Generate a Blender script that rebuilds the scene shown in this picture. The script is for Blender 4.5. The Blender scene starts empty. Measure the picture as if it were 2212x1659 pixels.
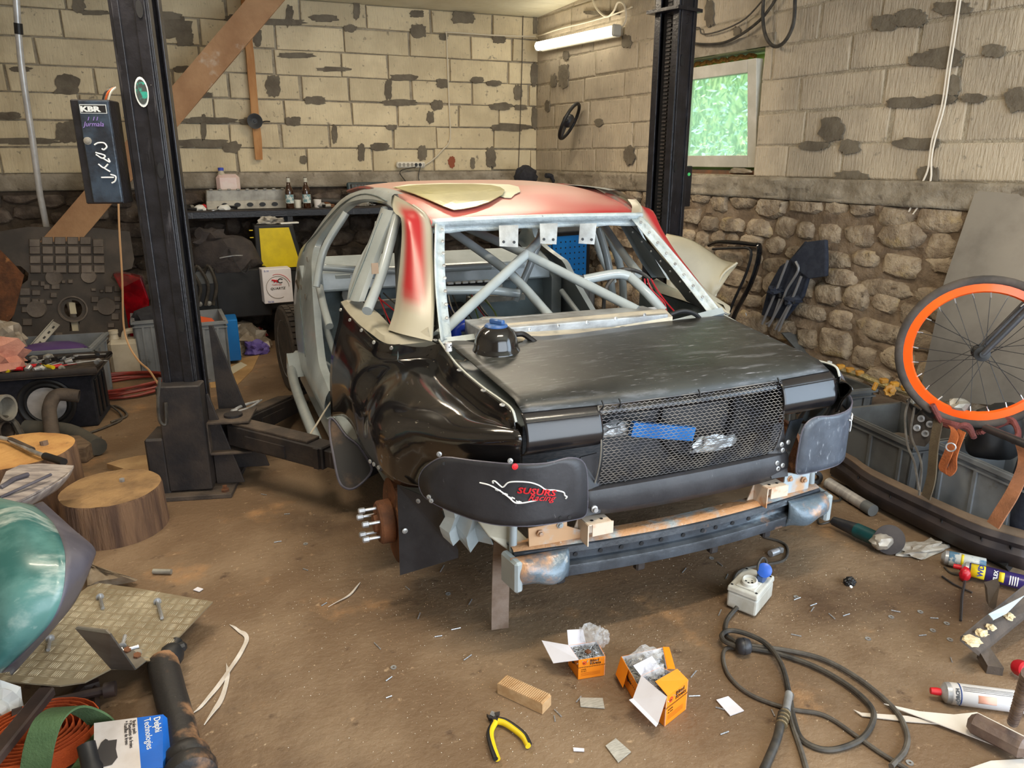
import bpy, bmesh, math, random
from mathutils import Vector, Matrix, noise
from mathutils.geometry import tessellate_polygon
V=Vector; PI=math.pi; rnd=random.Random(7)
sc=bpy.context.scene; COL=sc.collection
# ---------------- camera ----------------
FPX=1600.0; PITCH=math.radians(16.9); YAW=math.radians(22.5); HC=1.6
cam=bpy.data.cameras.new('camera'); co=bpy.data.objects.new('camera',cam); COL.objects.link(co)
cam.sensor_width=36; cam.lens=FPX/2212*36; cam.clip_start=.02
co.location=(0,0,HC); co.rotation_euler=(PI/2-PITCH,0,-YAW); sc.camera=co
# ---------------- light ----------------
w=bpy.data.worlds.new('sky'); sc.world=w; w.use_nodes=True
bg=w.node_tree.nodes['Background']; bg.inputs[0].default_value=(.80,.90,1,1); bg.inputs[1].default_value=1.9
sc.view_settings.view_transform='Standard'; sc.view_settings.look='None'; sc.view_settings.gamma=1
sc.view_settings.exposure=0.42; sc.view_settings.use_curve_mapping=False
def area(name,loc,rot,sx,sy,power,colr):
    l=bpy.data.lights.new(name,'AREA'); l.shape='RECTANGLE'; l.size=sx; l.size_y=sy; l.energy=power; l.color=colr
    o=bpy.data.objects.new(name,l); COL.objects.link(o); o.location=loc; o.rotation_euler=rot; return o
# daylight through the open garage door behind the camera, and the warm tubes under the roof
area('door_daylight',(2.1,-1.5,1.5),(math.radians(90),0,0),3.6,2.7,84,(.82,.91,1))
area('side_door_daylight',(4.1,0.0,1.35),(math.radians(90),0,math.radians(78)),2.4,2.4,58,(.60,.79,1))
area('tube_light_rear',(1.3,1.0,3.12),(0,0,0),1.25,.10,40,(1,.86,.66))
area('tube_light_left',(-.3,3.4,3.02),(0,0,0),1.25,.10,36,(1,.86,.66))
area('tube_light_mid',(1.9,5.1,2.95),(0,0,0),1.25,.10,34,(1,.86,.66))
sun=bpy.data.lights.new('sun','SUN'); sun.energy=5; sun.angle=.02; so=bpy.data.objects.new('sun',sun); COL.objects.link(so); so.rotation_euler=V((.6,-.1,-.76)).to_track_quat('-Z','Y').to_euler()
# ---------------- pixel -> world on a named plane ----------------
def ray(px,py):
    x=(px-1106)/FPX; y=-(py-829.5)/FPX
    f=math.cos(PITCH)+y*math.sin(PITCH); u=-math.sin(PITCH)+y*math.cos(PITCH)
    return V((x*math.cos(YAW)+f*math.sin(YAW), -x*math.sin(YAW)+f*math.cos(YAW), u))
O0=V((0,0,HC))
def G(px,py,z=0.0): d=ray(px,py); return O0+d*((z-HC)/d.z)
def BY(px,py,Y): d=ray(px,py); return O0+d*(Y/d.y)
def BX(px,py,X): d=ray(px,py); return O0+d*(X/d.x)
def DZ(px,py,Z): return O0+ray(px,py)*Z
T6=math.tan(math.radians(6))
def RW(px,py,off=0.0):
    d=ray(px,py); k=(3.39+T6*7.5-off)/(d.x+T6*d.y); return O0+d*k
WN=V((-math.cos(math.radians(6)),-math.sin(math.radians(6)),0)); WU=V((-math.sin(math.radians(6)),math.cos(math.radians(6)),0))  # right wall normal (into room), along (away from the camera)
def plane(px,py,p,n): d=ray(px,py); n=V(n); return O0+d*(n.dot(V(p)-O0)/n.dot(d))
# ---------------- colours and materials ----------------
def c(r,g,b): return tuple(((x/255)/12.92 if x/255<=.04045 else ((x/255+.055)/1.055)**2.4) for x in (r,g,b))+(1,)
MC={}
def mat(name,c1,c2=None,rough=.6,metal=0,scale=8,detail=6,thr=(.35,.65),spots=None,bump=0,bscale=60,stretch=(1,1,1),coat=0,vary=0,emit=0,alpha=1,trans=0,vcol=False,spec=.5,bstretch=None):
    """noise-mixed base colour, optional spots=(colour,scale,lo,hi), bump, per-object brightness variation"""
    if name in MC: return MC[name]
    m=bpy.data.materials.new(name); m.use_nodes=True; nt=m.node_tree; N=nt.nodes; L=nt.links; b=N['Principled BSDF']; MC[name]=m
    b.inputs['Roughness'].default_value=rough; b.inputs['Metallic'].default_value=metal; b.inputs['Coat Weight'].default_value=coat
    b.inputs['Coat Roughness'].default_value=.08; b.inputs['Specular IOR Level'].default_value=spec
    b.inputs['Base Color'].default_value=c1; cur=None
    tc=N.new('ShaderNodeTexCoord'); vec=tc.outputs['Object']
    if vary:
        oi=N.new('ShaderNodeObjectInfo'); va=N.new('ShaderNodeVectorMath'); va.operation='MULTIPLY_ADD'
        cb=N.new('ShaderNodeCombineXYZ')
        for k in range(3): L.new(oi.outputs['Random'],cb.inputs[k])
        L.new(cb.outputs[0],va.inputs[0]); va.inputs[1].default_value=(37,53,71); L.new(vec,va.inputs[2]); vec=va.outputs[0]
    def nz(s,st,d=detail):
        mp=N.new('ShaderNodeMapping'); mp.inputs['Scale'].default_value=st; L.new(vec,mp.inputs[0])
        n=N.new('ShaderNodeTexNoise'); n.inputs['Scale'].default_value=s; n.inputs['Detail'].default_value=d; n.inputs['Roughness'].default_value=.6; L.new(mp.outputs[0],n.inputs['Vector']); return n.outputs[0]
    def mr(x,lo,hi):
        r=N.new('ShaderNodeMapRange'); r.interpolation_type='SMOOTHSTEP'; L.new(x,r.inputs[0]); r.inputs[1].default_value=lo; r.inputs[2].default_value=hi; return r.outputs[0]
    def mix(f,a,bb,mode='MIX'):
        x=N.new('ShaderNodeMix'); x.data_type='RGBA'; x.blend_type=mode
        if isinstance(f,float): x.inputs[0].default_value=f
        else: L.new(f,x.inputs[0])
        for k,s in ((6,a),(7,bb)):
            if isinstance(s,tuple): x.inputs[k].default_value=s
            else: L.new(s,x.inputs[k])
        return x.outputs[2]
    cur=c1
    if vcol:
        at=N.new('ShaderNodeVertexColor'); at.layer_name='Col'; cur=at.outputs[0]
    if c2: cur=mix(mr(nz(scale,stretch),*thr),cur,c2)
    if spots:
        for sp in (spots if isinstance(spots,list) else [spots]):
            cur=mix(mr(nz(sp[1],sp[4] if len(sp)>4 else (1,1,1)),sp[2],sp[3]),cur,sp[0])
    if vary:
        hv=N.new('ShaderNodeHueSaturation'); r=N.new('ShaderNodeMapRange'); L.new(oi.outputs['Random'],r.inputs[0]); r.inputs[3].default_value=1-vary; r.inputs[4].default_value=1+vary
        L.new(r.outputs[0],hv.inputs['Value'])
        if isinstance(cur,tuple): hv.inputs['Color'].default_value=cur
        else: L.new(cur,hv.inputs['Color'])
        cur=hv.outputs[0]
    if not isinstance(cur,tuple): L.new(cur,b.inputs['Base Color'])
    if bump:
        bp=N.new('ShaderNodeBump'); bp.inputs['Strength'].default_value=bump; bp.inputs['Distance'].default_value=.02
        L.new(nz(bscale,bstretch or stretch,4),bp.inputs['Height']); L.new(bp.outputs[0],b.inputs['Normal'])
    if emit: b.inputs['Emission Color'].default_value=c1; b.inputs['Emission Strength'].default_value=emit
    if alpha<1: b.inputs['Alpha'].default_value=alpha
    if trans: b.inputs['Transmission Weight'].default_value=trans
    return m
M_block=mat('aerated_block',c(226,210,176),c(206,190,158),rough=.95,scale=3,spots=(c(150,138,118),22,.60,.72),bump=.5,bscale=16,bstretch=(4,4,.7),vary=.07)
M_block2=mat('aerated_block_grey',c(200,186,164),c(178,165,146),rough=.95,scale=3,spots=(c(148,138,122),22,.60,.74),bump=.7,bscale=18,bstretch=(4,4,.7),vary=.06)
M_mortar=mat('joint_mortar',c(186,174,152),c(158,147,128),rough=1,scale=12,bump=.8,bscale=40)
M_patch=mat('grey_mortar_patch',c(124,115,100),c(104,95,82),rough=1,scale=7,bump=.5,bscale=25,vary=.06)
M_band=mat('rough_concrete',c(168,158,142),c(132,122,106),rough=1,scale=5,spots=(c(110,100,86),9,.56,.7),bump=.6,bscale=25)
M_rubble=mat('earthy_mortar',c(142,124,104),c(106,90,74),rough=1,scale=7,bump=.9,bscale=20)
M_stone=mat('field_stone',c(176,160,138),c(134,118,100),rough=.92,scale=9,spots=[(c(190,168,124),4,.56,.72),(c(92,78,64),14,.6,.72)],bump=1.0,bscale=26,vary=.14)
M_stoned=mat('dark_stone',c(112,100,90),c(74,64,57),rough=.9,scale=9,spots=(c(150,140,128),12,.62,.75),bump=1.0,bscale=26,vary=.22)  # darker stone colours, used on the back wall
M_floor=mat('dirty_concrete',c(114,91,68),c(136,114,90),rough=.62,scale=1.6,detail=10,thr=(.4,.62),spots=[(c(78,58,42),.9,.52,.7),(c(168,128,88),2.3,.58,.74),(c(84,64,48),11,.60,.74),(c(172,146,116),26,.62,.74),(c(188,168,140),70,.66,.72),(c(206,190,166),190,.68,.74)],bump=.3,bscale=45)
M_ceil=mat('cream_ceiling_board',c(226,220,196),c(214,206,180),rough=.7,scale=3)
M_blk=mat('black_post_paint',c(36,35,40),c(24,23,27),rough=.32,scale=14,spots=[(c(96,94,98),5,.60,.76,(6,6,.5)),(c(150,146,142),60,.73,.78)],bump=.12,bscale=60)
M_blkdust=mat('dusty_black_steel',c(32,30,33),c(60,52,48),rough=.6,scale=5,spots=(c(160,140,118),26,.70,.78),bump=.1)
M_dkdust=mat('brown_dusty_steel',c(88,76,66),c(58,50,45),rough=.8,scale=7,bump=.2)
M_gelcoat=mat('glossy_black_fibreglass',c(17,16,18),c(30,27,26),rough=.14,scale=3,spots=[(c(84,74,62),7,.58,.78),(c(150,140,126),26,.66,.78,(1,1,3)),(c(176,170,158),90,.70,.78)],bump=.05,bscale=5,coat=.6)
M_gelside=mat('scuffed_black_fibreglass',c(20,19,22),c(38,35,36),rough=.24,scale=4,spots=[(c(120,112,104),6,.60,.75,(1,1,.25)),(c(170,166,160),45,.72,.8)],bump=.06,bscale=8,coat=.3)
M_deck=mat('matt_black_sheet',c(36,37,37),c(56,58,56),rough=.4,scale=2.2,spots=[(c(104,106,110),5,.52,.8,(1,5,1)),(c(150,150,156),16,.60,.78,(1,7,1)),(c(170,170,170),60,.68,.78,(1,2,1))],bump=.04,bscale=30)
M_plast=mat('matt_black_plastic',c(38,38,42),c(54,54,58),rough=.45,scale=6,spots=(c(110,108,110),24,.66,.8,(3,1,1)),bump=.05)
M_car=mat('pale_grey_blue_paint',c(172,182,186),c(154,164,168),rough=.28,scale=5,spots=(c(120,130,132),18,.68,.8),coat=.3)
M_cage=mat('grey_cage_paint',c(174,183,186),c(160,169,172),rough=.22,scale=4,coat=.5)
M_carin=mat('inner_body_paint',c(124,138,142),c(98,108,110),rough=.4,scale=4,spots=(c(70,66,62),7,.6,.75))
M_primer=mat('beige_primer',c(176,172,156),c(160,155,138),rough=.45,scale=4,spots=(c(140,132,116),20,.68,.8))
M_body_v=mat('sanded_body_colour',c(200,40,50),rough=.33,vcol=True,spots=(c(196,150,146),14,.66,.85,(1,3,1)),spec=.5)
M_alu=mat('bare_aluminium',c(190,192,192),c(150,150,150),rough=.35,metal=.5,scale=9,bump=.05)
M_aludull=mat('dull_aluminium',c(170,166,156),c(130,126,118),rough=.45,metal=.3,scale=6,spots=(c(90,80,70),14,.62,.75),bump=.05)
M_steel=mat('zinc_steel',c(196,198,202),c(146,146,146),rough=.3,metal=.5,scale=12)
M_press=mat('blue_grey_pressing',c(112,128,140),c(84,98,110),rough=.32,metal=.2,scale=6,spots=[(c(190,146,110),5,.56,.68),(c(206,200,190),9,.64,.74)],bump=.15)
M_rust=mat('rusty_iron',c(122,76,46),c(84,54,36),rough=.85,scale=9,spots=(c(170,116,70),16,.58,.72),bump=.4,bscale=60)
M_dirt=mat('dirt_caked_steel',c(150,164,170),c(186,140,100),rough=.55,scale=5,thr=(.42,.56),spots=(c(214,206,196),20,.62,.72),bump=.3,bscale=50)
M_beam=mat('grey_blue_beam',c(72,78,86),c(48,52,58),rough=.35,scale=6,spots=[(c(128,142,152),5,.56,.74,(1,1,4)),(c(184,140,104),4,.60,.70)],bump=.1)
M_rubber=mat('tyre_rubber',c(52,48,46),c(72,64,58),rough=.9,scale=9,bump=.3)
M_wood=mat('old_brown_timber',c(168,122,80),c(134,92,58),rough=.8,scale=3,stretch=(5,5,1),bump=.25,bscale=30)
M_woodf=mat('fresh_pine',c(206,172,130),c(188,150,106),rough=.7,scale=3,stretch=(3,12,12),bump=.15)
M_woodtop=mat('sawn_log_end',c(206,158,96),c(176,126,74),rough=.85,scale=5,spots=(c(120,90,60),9,.6,.75),bump=.4,bscale=30)
M_woodtopg=mat('weathered_log_end',c(160,128,88),c(122,96,68),rough=.9,scale=6,spots=(c(86,66,48),5,.58,.7),bump=.4,bscale=30)
M_bark=mat('log_side_grain',c(128,98,74),c(84,62,50),rough=.9,scale=3,stretch=(6,6,.6),bump=.7,bscale=10)
M_crate=mat('grey_crate_plastic',c(132,137,142),c(112,116,120),rough=.5,scale=4,spots=(c(90,86,80),9,.62,.75))
M_cratedark=mat('dark_grey_crate_plastic',c(96,98,98),c(74,74,74),rough=.6,scale=4)
M_orange=mat('orange_card',c(246,146,24),c(238,134,16),rough=.5,scale=4)
M_white=mat('white_card',c(232,230,238),c(220,216,222),rough=.7,scale=4)
M_ink=mat('dark_brown_ink',c(60,30,14),rough=.6)
M_red=mat('signal_red',c(200,24,36),rough=.45)
M_wht=mat('white_paint',c(236,236,232),rough=.5)
M_orim=mat('orange_rim_paint',c(255,98,10),c(246,86,6),rough=.35,scale=4,coat=.3)
M_blue=mat('blue_cabinet_paint',c(20,120,200),c(16,106,184),rough=.4,scale=3)
M_bluehose=mat('blue_silicone',c(40,70,190),rough=.35)
M_yel=mat('yellow_panel',c(232,208,20),c(210,186,20),rough=.45,scale=6)
M_teal=mat('dusty_teal_paint',c(48,100,98),c(92,140,136),rough=.32,scale=3,thr=(.45,.62),spots=[(c(196,208,202),3,.56,.72,(1,2.5,1)),(c(170,192,186),16,.62,.8,(1,3,1))],coat=.15)
M_dkgrey=mat('scuffed_dark_grey',c(74,72,84),c(96,94,104),rough=.45,scale=6,spots=(c(140,138,146),20,.64,.76))
M_glass=mat('clear_plastic_film',c(225,225,225),rough=.08,alpha=.30,spec=.8)
M_bag=mat('dirty_plastic_bag',c(180,168,152),c(140,126,108),rough=.3,scale=9,alpha=.85)
M_cable=mat('black_cable',c(44,42,40),c(74,68,60),rough=.55,scale=20)
M_gcable=mat('dusty_grey_cable',c(92,86,78),c(70,64,58),rough=.7,scale=20)
M_wcable=mat('cream_cable',c(216,206,186),rough=.5)
M_black=mat('plain_black',c(22,22,24),c(32,32,34),rough=.5,scale=8)
M_scuffsky=mat('scuffed_black_sky_sheen',c(62,68,78),c(88,96,108),rough=.35,scale=5,spots=(c(150,156,164),22,.58,.76,(3,1,1)),bump=.05)  # scuffed black, with the bluish sky reflection put into its colour
M_cloth=mat('black_cloth',c(38,38,44),c(50,50,56),rough=.95,scale=30,bump=.2,bscale=200)
M_navy=mat('navy_cloth',c(34,40,56),c(48,54,68),rough=.9,scale=20,bump=.2,bscale=150)
M_pvc=mat('milky_plastic',c(206,196,176),c(180,168,146),rough=.45,scale=4)
M_web=mat('dirty_webbing',c(150,132,118),c(118,96,80),rough=.95,scale=7,spots=(c(84,80,80),5,.6,.72),bump=.3,bscale=150,bstretch=(.2,.2,4))
# ---------------- mesh builder ----------------
def catmull(pts,n=6,closed=False):
    P=[V(p) for p in pts]; out=[]; N=len(P)
    if N<3: return P
    rng=range(N) if closed else range(N-1)
    for i in rng:
        if closed: a,b,cc,d=P[i-1],P[i],P[(i+1)%N],P[(i+2)%N]
        else: a=P[i-1] if i>0 else P[0]*2-P[1]; b=P[i]; cc=P[i+1]; d=P[i+2] if i+2<N else P[-1]*2-P[-2]
        for k in range(n):
            t=k/n; out.append(.5*((2*b)+(cc-a)*t+(2*a-5*b+4*cc-d)*t*t+(3*b-a-3*cc+d)*t**3))
    if not closed: out.append(P[-1])
    return out
def basis(d):
    d=V(d).normalized(); u=V((0,0,1)) if abs(d.z)<.9 else V((1,0,0)); x=u.cross(d).normalized(); return x,d.cross(x),d
class MB:
    def __init__(s,M=None): s.v=[]; s.f=[]; s.c=[]; s.M=M
    def add(s,vs,fs,cs=None):
        o=len(s.v)
        for p in vs: s.v.append((s.M@V(p)) if s.M else V(p))
        s.f+= [tuple(i+o for i in f) for f in fs]
        s.c+= list(cs) if cs else [(1,1,1,1)]*len(vs)
        return s
    def box(s,ctr,size,R=None,ch=0):
        x,y,z=[a/2 for a in size]; q=[]
        if ch:
            ch=min(ch,x*.8,y*.8,z*.8)
            for sz in(-1,1):
                for (a,b) in ((-x+ch,-y),(x-ch,-y),(x,-y+ch),(x,y-ch),(x-ch,y),(-x+ch,y),(-x,y-ch),(-x,-y+ch)): q.append((a,b,sz*(z-ch)))
            for sz in(-1,1):
                for (a,b) in ((-x+ch,-y+ch),(x-ch,-y+ch),(x-ch,y-ch),(-x+ch,y-ch)): q.append((a,b,sz*z))
            fs=[(i,(i+1)%8,8+(i+1)%8,8+i) for i in range(8)]+[(19,18,17,16)[::-1] if 0 else (16,19,18,17),(20,21,22,23)]
            for base,c0,fl in ((0,16,0),(8,20,1)):
                for k in range(4):
                    a0=base+2*k; a1=base+2*k+1; k2=(k+1)%4
                    f=(a0,a1,c0+k2,c0+k); fs.append(f if fl else f[::-1]); t=(a1,base+(2*k+2)%8,c0+k2); fs.append(t if fl else t[::-1])
        else:
            q=[(a,b,d) for d in(-z,z) for b in(-y,y) for a in(-x,x)]; fs=[(0,2,3,1),(4,5,7,6),(0,1,5,4),(2,6,7,3),(0,4,6,2),(1,3,7,5)]
        ctr=V(ctr)
        return s.add([ctr+((R@V(p)) if R else V(p)) for p in q],fs)
    def hexa(s,b,t): return s.add(list(b)+list(t),[(3,2,1,0),(4,5,6,7),(0,1,5,4),(1,2,6,5),(2,3,7,6),(3,0,4,7)])
    def prism(s,pts,vec):
        n=len(pts); P=[V(p) for p in pts]; vec=V(vec); tri=tessellate_polygon([P])
        fs=[tuple(t) for t in tri]+[tuple(i+n for i in reversed(t)) for t in tri]+[(i,(i+1)%n,(i+1)%n+n,i+n) for i in range(n)]
        return s.add(P+[p+vec for p in P],fs)
    def tube(s,pts,r,seg=8,sm=0,cap=True,flat=1,closed=False):
        P=catmull(pts,sm,closed) if sm and len(pts)>2 else [V(p) for p in pts]
        n=len(P); x,y,_=basis(P[1]-P[0]); vs=[]
        for i,p in enumerate(P):
            if closed: t=(P[(i+1)%n]-P[i-1]).normalized()
            else: t=(P[min(i+1,n-1)]-P[max(i-1,0)]).normalized()
            x=(x-t*x.dot(t)).normalized(); y=t.cross(x)
            rr=r[0]+(r[1]-r[0])*i/(n-1) if isinstance(r,(tuple,list)) else r
            for k in range(seg):
                a=2*PI*k/seg; vs.append(p+x*math.cos(a)*rr+y*math.sin(a)*rr*flat)
        fs=[(i*seg+k,i*seg+(k+1)%seg,(i+1)*seg+(k+1)%seg,(i+1)*seg+k) for i in range(n-1) for k in range(seg)]
        if closed: fs+=[((n-1)*seg+k,(n-1)*seg+(k+1)%seg,(k+1)%seg,k) for k in range(seg)]
        elif cap: fs+=[tuple(reversed(range(seg))),tuple(range((n-1)*seg,n*seg))]
        return s.add(vs,fs)
    def lathe(s,prof,org=(0,0,0),ax=(0,0,1),seg=20,scx=1,scy=1,closed=False):
        x,y,z=basis(ax); org=V(org); vs=[]; n=len(prof)
        for r,h in prof:
            for k in range(seg):
                a=2*PI*k/seg; vs.append(org+z*h+x*math.cos(a)*r*scx+y*math.sin(a)*r*scy)
        fs=[(i*seg+k,i*seg+(k+1)%seg,(i+1)*seg+(k+1)%seg,(i+1)*seg+k) for i in range(n-1) for k in range(seg)]
        if closed: fs+=[((n-1)*seg+k,(n-1)*seg+(k+1)%seg,(k+1)%seg,k) for k in range(seg)]
        else:
            if prof[0][0]>1e-5: fs.append(tuple(reversed(range(seg))))
            if prof[-1][0]>1e-5: fs.append(tuple(range((n-1)*seg,n*seg)))
        return s.add(vs,fs)
    def grid(s,P,nu=1,nv=1,col=None,th=0):
        if nv>1: P=[catmull(r,nv) for r in P]
        if nu>1:
            T=[catmull([P[i][j] for i in range(len(P))],nu) for j in range(len(P[0]))]; P=[[T[j][i] for j in range(len(T))] for i in range(len(T[0]))]
        a,b=len(P),len(P[0]); vs=[V(p) for r in P for p in r]; fs=[(i*b+j,i*b+j+1,(i+1)*b+j+1,(i+1)*b+j) for i in range(a-1) for j in range(b-1)]
        cs=[col(i/(a-1),j/(b-1)) for i in range(a) for j in range(b)] if col else None
        s.add(vs,fs,cs)
        return s
    def ribbon(s,pts,w,side,th=.002,sm=6):
        P=catmull(pts,sm) if sm else [V(p) for p in pts]; side=V(side).normalized()*w/2; vs=[]; n=len(P)
        for i,p in enumerate(P):
            t=(P[min(i+1,n-1)]-P[max(i-1,0)]); nn=t.cross(side).normalized()*th/2; vs+=[p-side-nn,p+side-nn,p+side+nn,p-side+nn]
        fs=[(4*i+k,4*i+(k+1)%4,4*i+4+(k+1)%4,4*i+4+k) for i in range(n-1) for k in range(4)]+[(3,2,1,0),(4*n-4,4*n-3,4*n-2,4*n-1)]
        return s.add(vs,fs)
    def build(s,name,m,parent=None,smooth=False,label=None,solid=0,org=None,ang=40,bev=0,stuff=False,link=True):
        me=bpy.data.meshes.new(name); o=bpy.data.objects.new(name,me)
        wl=V((0,0,0)); q=parent
        while q is not None: wl+=q.location; q=q.parent
        if org=='base':
            xs=[p.x for p in s.v]; ys=[p.y for p in s.v]; zs=[p.z for p in s.v]; og=V(((min(xs)+max(xs))/2,(min(ys)+max(ys))/2,min(zs)))
        else: og=V(org) if org is not None else wl
        o.location=og-wl
        me.from_pydata([p-og for p in s.v],[],s.f); me.materials.append(m)
        bm=bmesh.new(); bm.from_mesh(me); bmesh.ops.recalc_face_normals(bm,faces=bm.faces); bm.to_mesh(me); bm.free()
        if any(x!=(1,1,1,1) for x in s.c):
            ca=me.color_attributes.new('Col','FLOAT_COLOR','POINT')
            for i,x in enumerate(s.c): ca.data[i].color=x
        if smooth:
            me.polygons.foreach_set('use_smooth',[True]*len(me.polygons)); me.set_sharp_from_angle(angle=math.radians(ang))
        if solid: md=o.modifiers.new('solid','SOLIDIFY'); md.thickness=solid; md.offset=0
        if bev: md=o.modifiers.new('bevel','BEVEL'); md.width=bev; md.segments=2; md.limit_method='ANGLE'
        if parent is not None: o.parent=parent
        COL.objects.link(o)
        if label: o['label']=label
        if stuff: o['kind']='stuff'
        return o
    def solo(s,name,m,label,cat,group=None,**k):
        o=s.build(name,m,org='base',**k); tag(o,label,cat,group); return o
def tag(o,label,cat,group=None):
    o['label']=label; o['category']=cat
    if group: o['group']=group
    return o
def thing(name,label,cat,loc,group=None):
    o=bpy.data.objects.new(name,None); COL.objects.link(o); o.location=V(loc); o.empty_display_size=.1
    return tag(o,label,cat,group)
def struct(o): o['kind']='structure'; return o
def rz(deg): return Matrix.Rotation(math.radians(deg),3,'Z')
def frame(x,y): # rotation matrix from x and y dirs
    x=V(x).normalized(); z=x.cross(V(y)).normalized(); y=z.cross(x); return Matrix((x,y,z)).transposed()
def TM(org,R): return Matrix.Translation(V(org))@R.to_4x4()
def text(s,size,org,xd,yd,m,parent,name='lettering',shear=0,label=None,bold=0.0,extrude=.0004,sx=1,align='LEFT'):
    cu=bpy.data.curves.new('t','FONT'); cu.body=s; cu.size=size; cu.shear=shear; cu.extrude=extrude; cu.offset=bold; cu.resolution_u=2; cu.align_x=align
    t=bpy.data.objects.new('t',cu); COL.objects.link(t); dg=bpy.context.evaluated_depsgraph_get(); me=bpy.data.meshes.new_from_object(t.evaluated_get(dg))
    bpy.data.objects.remove(t); R=frame(xd,yd); b=MB(TM(org,R)); b.add([V((v.co.x*sx,v.co.y,v.co.z)) for v in me.vertices],[tuple(p.vertices) for p in me.polygons]); bpy.data.meshes.remove(me)
    return b.build(name,m,parent,label=label)
def lump(ctr,size,seed=0,amp=.25,fr=2.0,sub=3,flat=True,mb=None):
    bm=bmesh.new(); bmesh.ops.create_icosphere(bm,subdivisions=sub,radius=1); vs=[]
    for v in bm.verts:
        p=v.co.copy(); n=noise.noise(p*fr+V((seed*7.3,seed*3.1,seed)))+.5*noise.noise(p*fr*2.7+V((seed,seed*5,0)))
        p*=1+amp*n
        if flat and p.z<-.5: p.z=-.5-(p.z+.5)*.1
        vs.append(V(ctr)+V((p.x*size[0],p.y*size[1],(p.z+(.5 if flat else 0))*size[2])))
    fs=[tuple(l.index for l in f.verts) for f in bm.faces]; bm.free()
    return (mb or MB()).add(vs,fs)
# ================= setting =================
def copytree(o,parent=None):
    k=o.copy(); COL.objects.link(k); k.parent=parent
    for ch in o.children: copytree(ch,k)
    return k
floor=struct(MB().grid([[V((-3,y,0)) ,V((4.6,y,0))] for y in (-1.6,7.8)]).build('floor',M_floor))
# ceiling of boards
ZC=lambda y: 2.965+.05*(7.5-y)
ce=MB(); ce.hexa([V((-3,-1.6,ZC(-1.6)+.03)),V((4.6,-1.6,ZC(-1.6)+.03)),V((4.6,7.8,ZC(7.8)+.03)),V((-3,7.8,ZC(7.8)+.03))],[V((-3,-1.6,ZC(-1.6)+.13)),V((4.6,-1.6,ZC(-1.6)+.13)),V((4.6,7.8,ZC(7.8)+.13)),V((-3,7.8,ZC(7.8)+.13))])
ceil=struct(ce.build('ceiling',M_ceil))
y=7.75
while y>1.0:
    b=MB(); y2=y-.196; b.hexa([V((-3,y2,ZC(y2))),V((4.55,y2,ZC(y2))),V((4.55,y,ZC(y))),V((-3,y,ZC(y)))],[V((-3,y2,ZC(y2)+.03)),V((4.55,y2,ZC(y2)+.03)),V((4.55,y,ZC(y)+.03)),V((-3,y,ZC(y)+.03))]); b.build('ceiling_board',M_ceil,ceil); y-=.2
def blocks(wall,org,u,n,length,z0,rows,hole=None,m=M_block,seed=1,limit=None):
    r=random.Random(seed); h=.212
    for k in range(rows):
        s=-(r.choice((.1,.3,.42,.22))+.02*k); z=z0+k*h
        while s<length:
            L=r.choice((.6,.6,.6,.58,.42)); a,b=max(s,.004),min(s+L,length); s+=L+r.uniform(.012,.03)
            segs=[(a,b)]
            if hole and z+h>hole[2]+.03 and z<hole[3]-.03:
                segs=[]
                if a<hole[0]-.03: segs.append((a,min(b,hole[0])))
                if b>hole[1]+.03: segs.append((max(a,hole[1]),b))
            for a,b in segs:
                if b-a<.05: continue
                zt=min(z+h-.014,(limit or 9)); 
                if zt-z<.04: continue
                d=r.uniform(.004,.010); j=lambda q=.006:r.uniform(-q,q); P=[]
                for (aa,zz) in ((a,z),(b,z),(b,zt),(a,zt)): P.append(org+u*(aa+j())+V((0,0,zz+j())))
                F=[P[0]+u*.008+V((0,0,.008)),P[1]-u*.008+V((0,0,.008)),P[2]-u*.008-V((0,0,.008)),P[3]+u*.008-V((0,0,.008))]
                q=MB(); q.add([p-n*.02 for p in P]+[p+n*(d-.004) for p in P]+[p+n*d for p in F],[(0,1,5,4),(1,2,6,5),(2,3,7,6),(3,0,4,7),(4,5,9,8),(5,6,10,9),(6,7,11,10),(7,4,8,11),(8,9,10,11)])
                q.build('block',m,wall)
def stones(wall,org,u,n,length,zt,zb,m,seed,maxn=290,sz=(.15,.30)):
    r=random.Random(seed); z=zb; cnt=0
    while z<zt-.04:
        hh=r.uniform(.13,.19); s=r.uniform(-.1,0)
        while s<length and cnt<maxn:
            L=r.uniform(*sz)*(.7+.5*r.random()); hz=hh*r.uniform(.75,1.1); cx=s+L/2; cz=z+hh/2+r.uniform(-.035,.035); s+=L*.93+.008
            K=10; dep=r.uniform(.030,.055); rings=[]; tilt=r.uniform(-.5,.5); ex=r.uniform(.55,.85); offs=[r.uniform(.82,1.1) for _ in range(K)]
            for (sc_,dd) in ((1,-.02),(.95,.50),(.76,.92),(.36,1.04)):
                R_=[]
                for k in range(K):
                    a=2*PI*k/K+tilt; ca,sa=math.cos(a),math.sin(a)
                    x=L/2*.99*math.copysign(abs(ca)**ex,ca)*offs[k]*sc_; zz=hz/2*.99*math.copysign(abs(sa)**ex,sa)*offs[(k+3)%K]*sc_
                    R_.append(org+u*(cx+x)+V((0,0,min(cz+zz,zt+.03)))+n*(dep*(dd+r.uniform(-.10,.10)*(dd>0))))
                rings.append(R_)
            q=MB(); q.add([p for R_ in rings for p in R_]+[org+u*cx+V((0,0,cz))+n*dep*1.04],[(i*K+k,i*K+(k+1)%K,(i+1)*K+(k+1)%K,(i+1)*K+k) for i in range(3) for k in range(K)]+[(30+k,30+(k+1)%K,40) for k in range(K)])
            q.build('stone',m,wall,smooth=True,ang=38); cnt+=1
        z+=hh*.94
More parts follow.
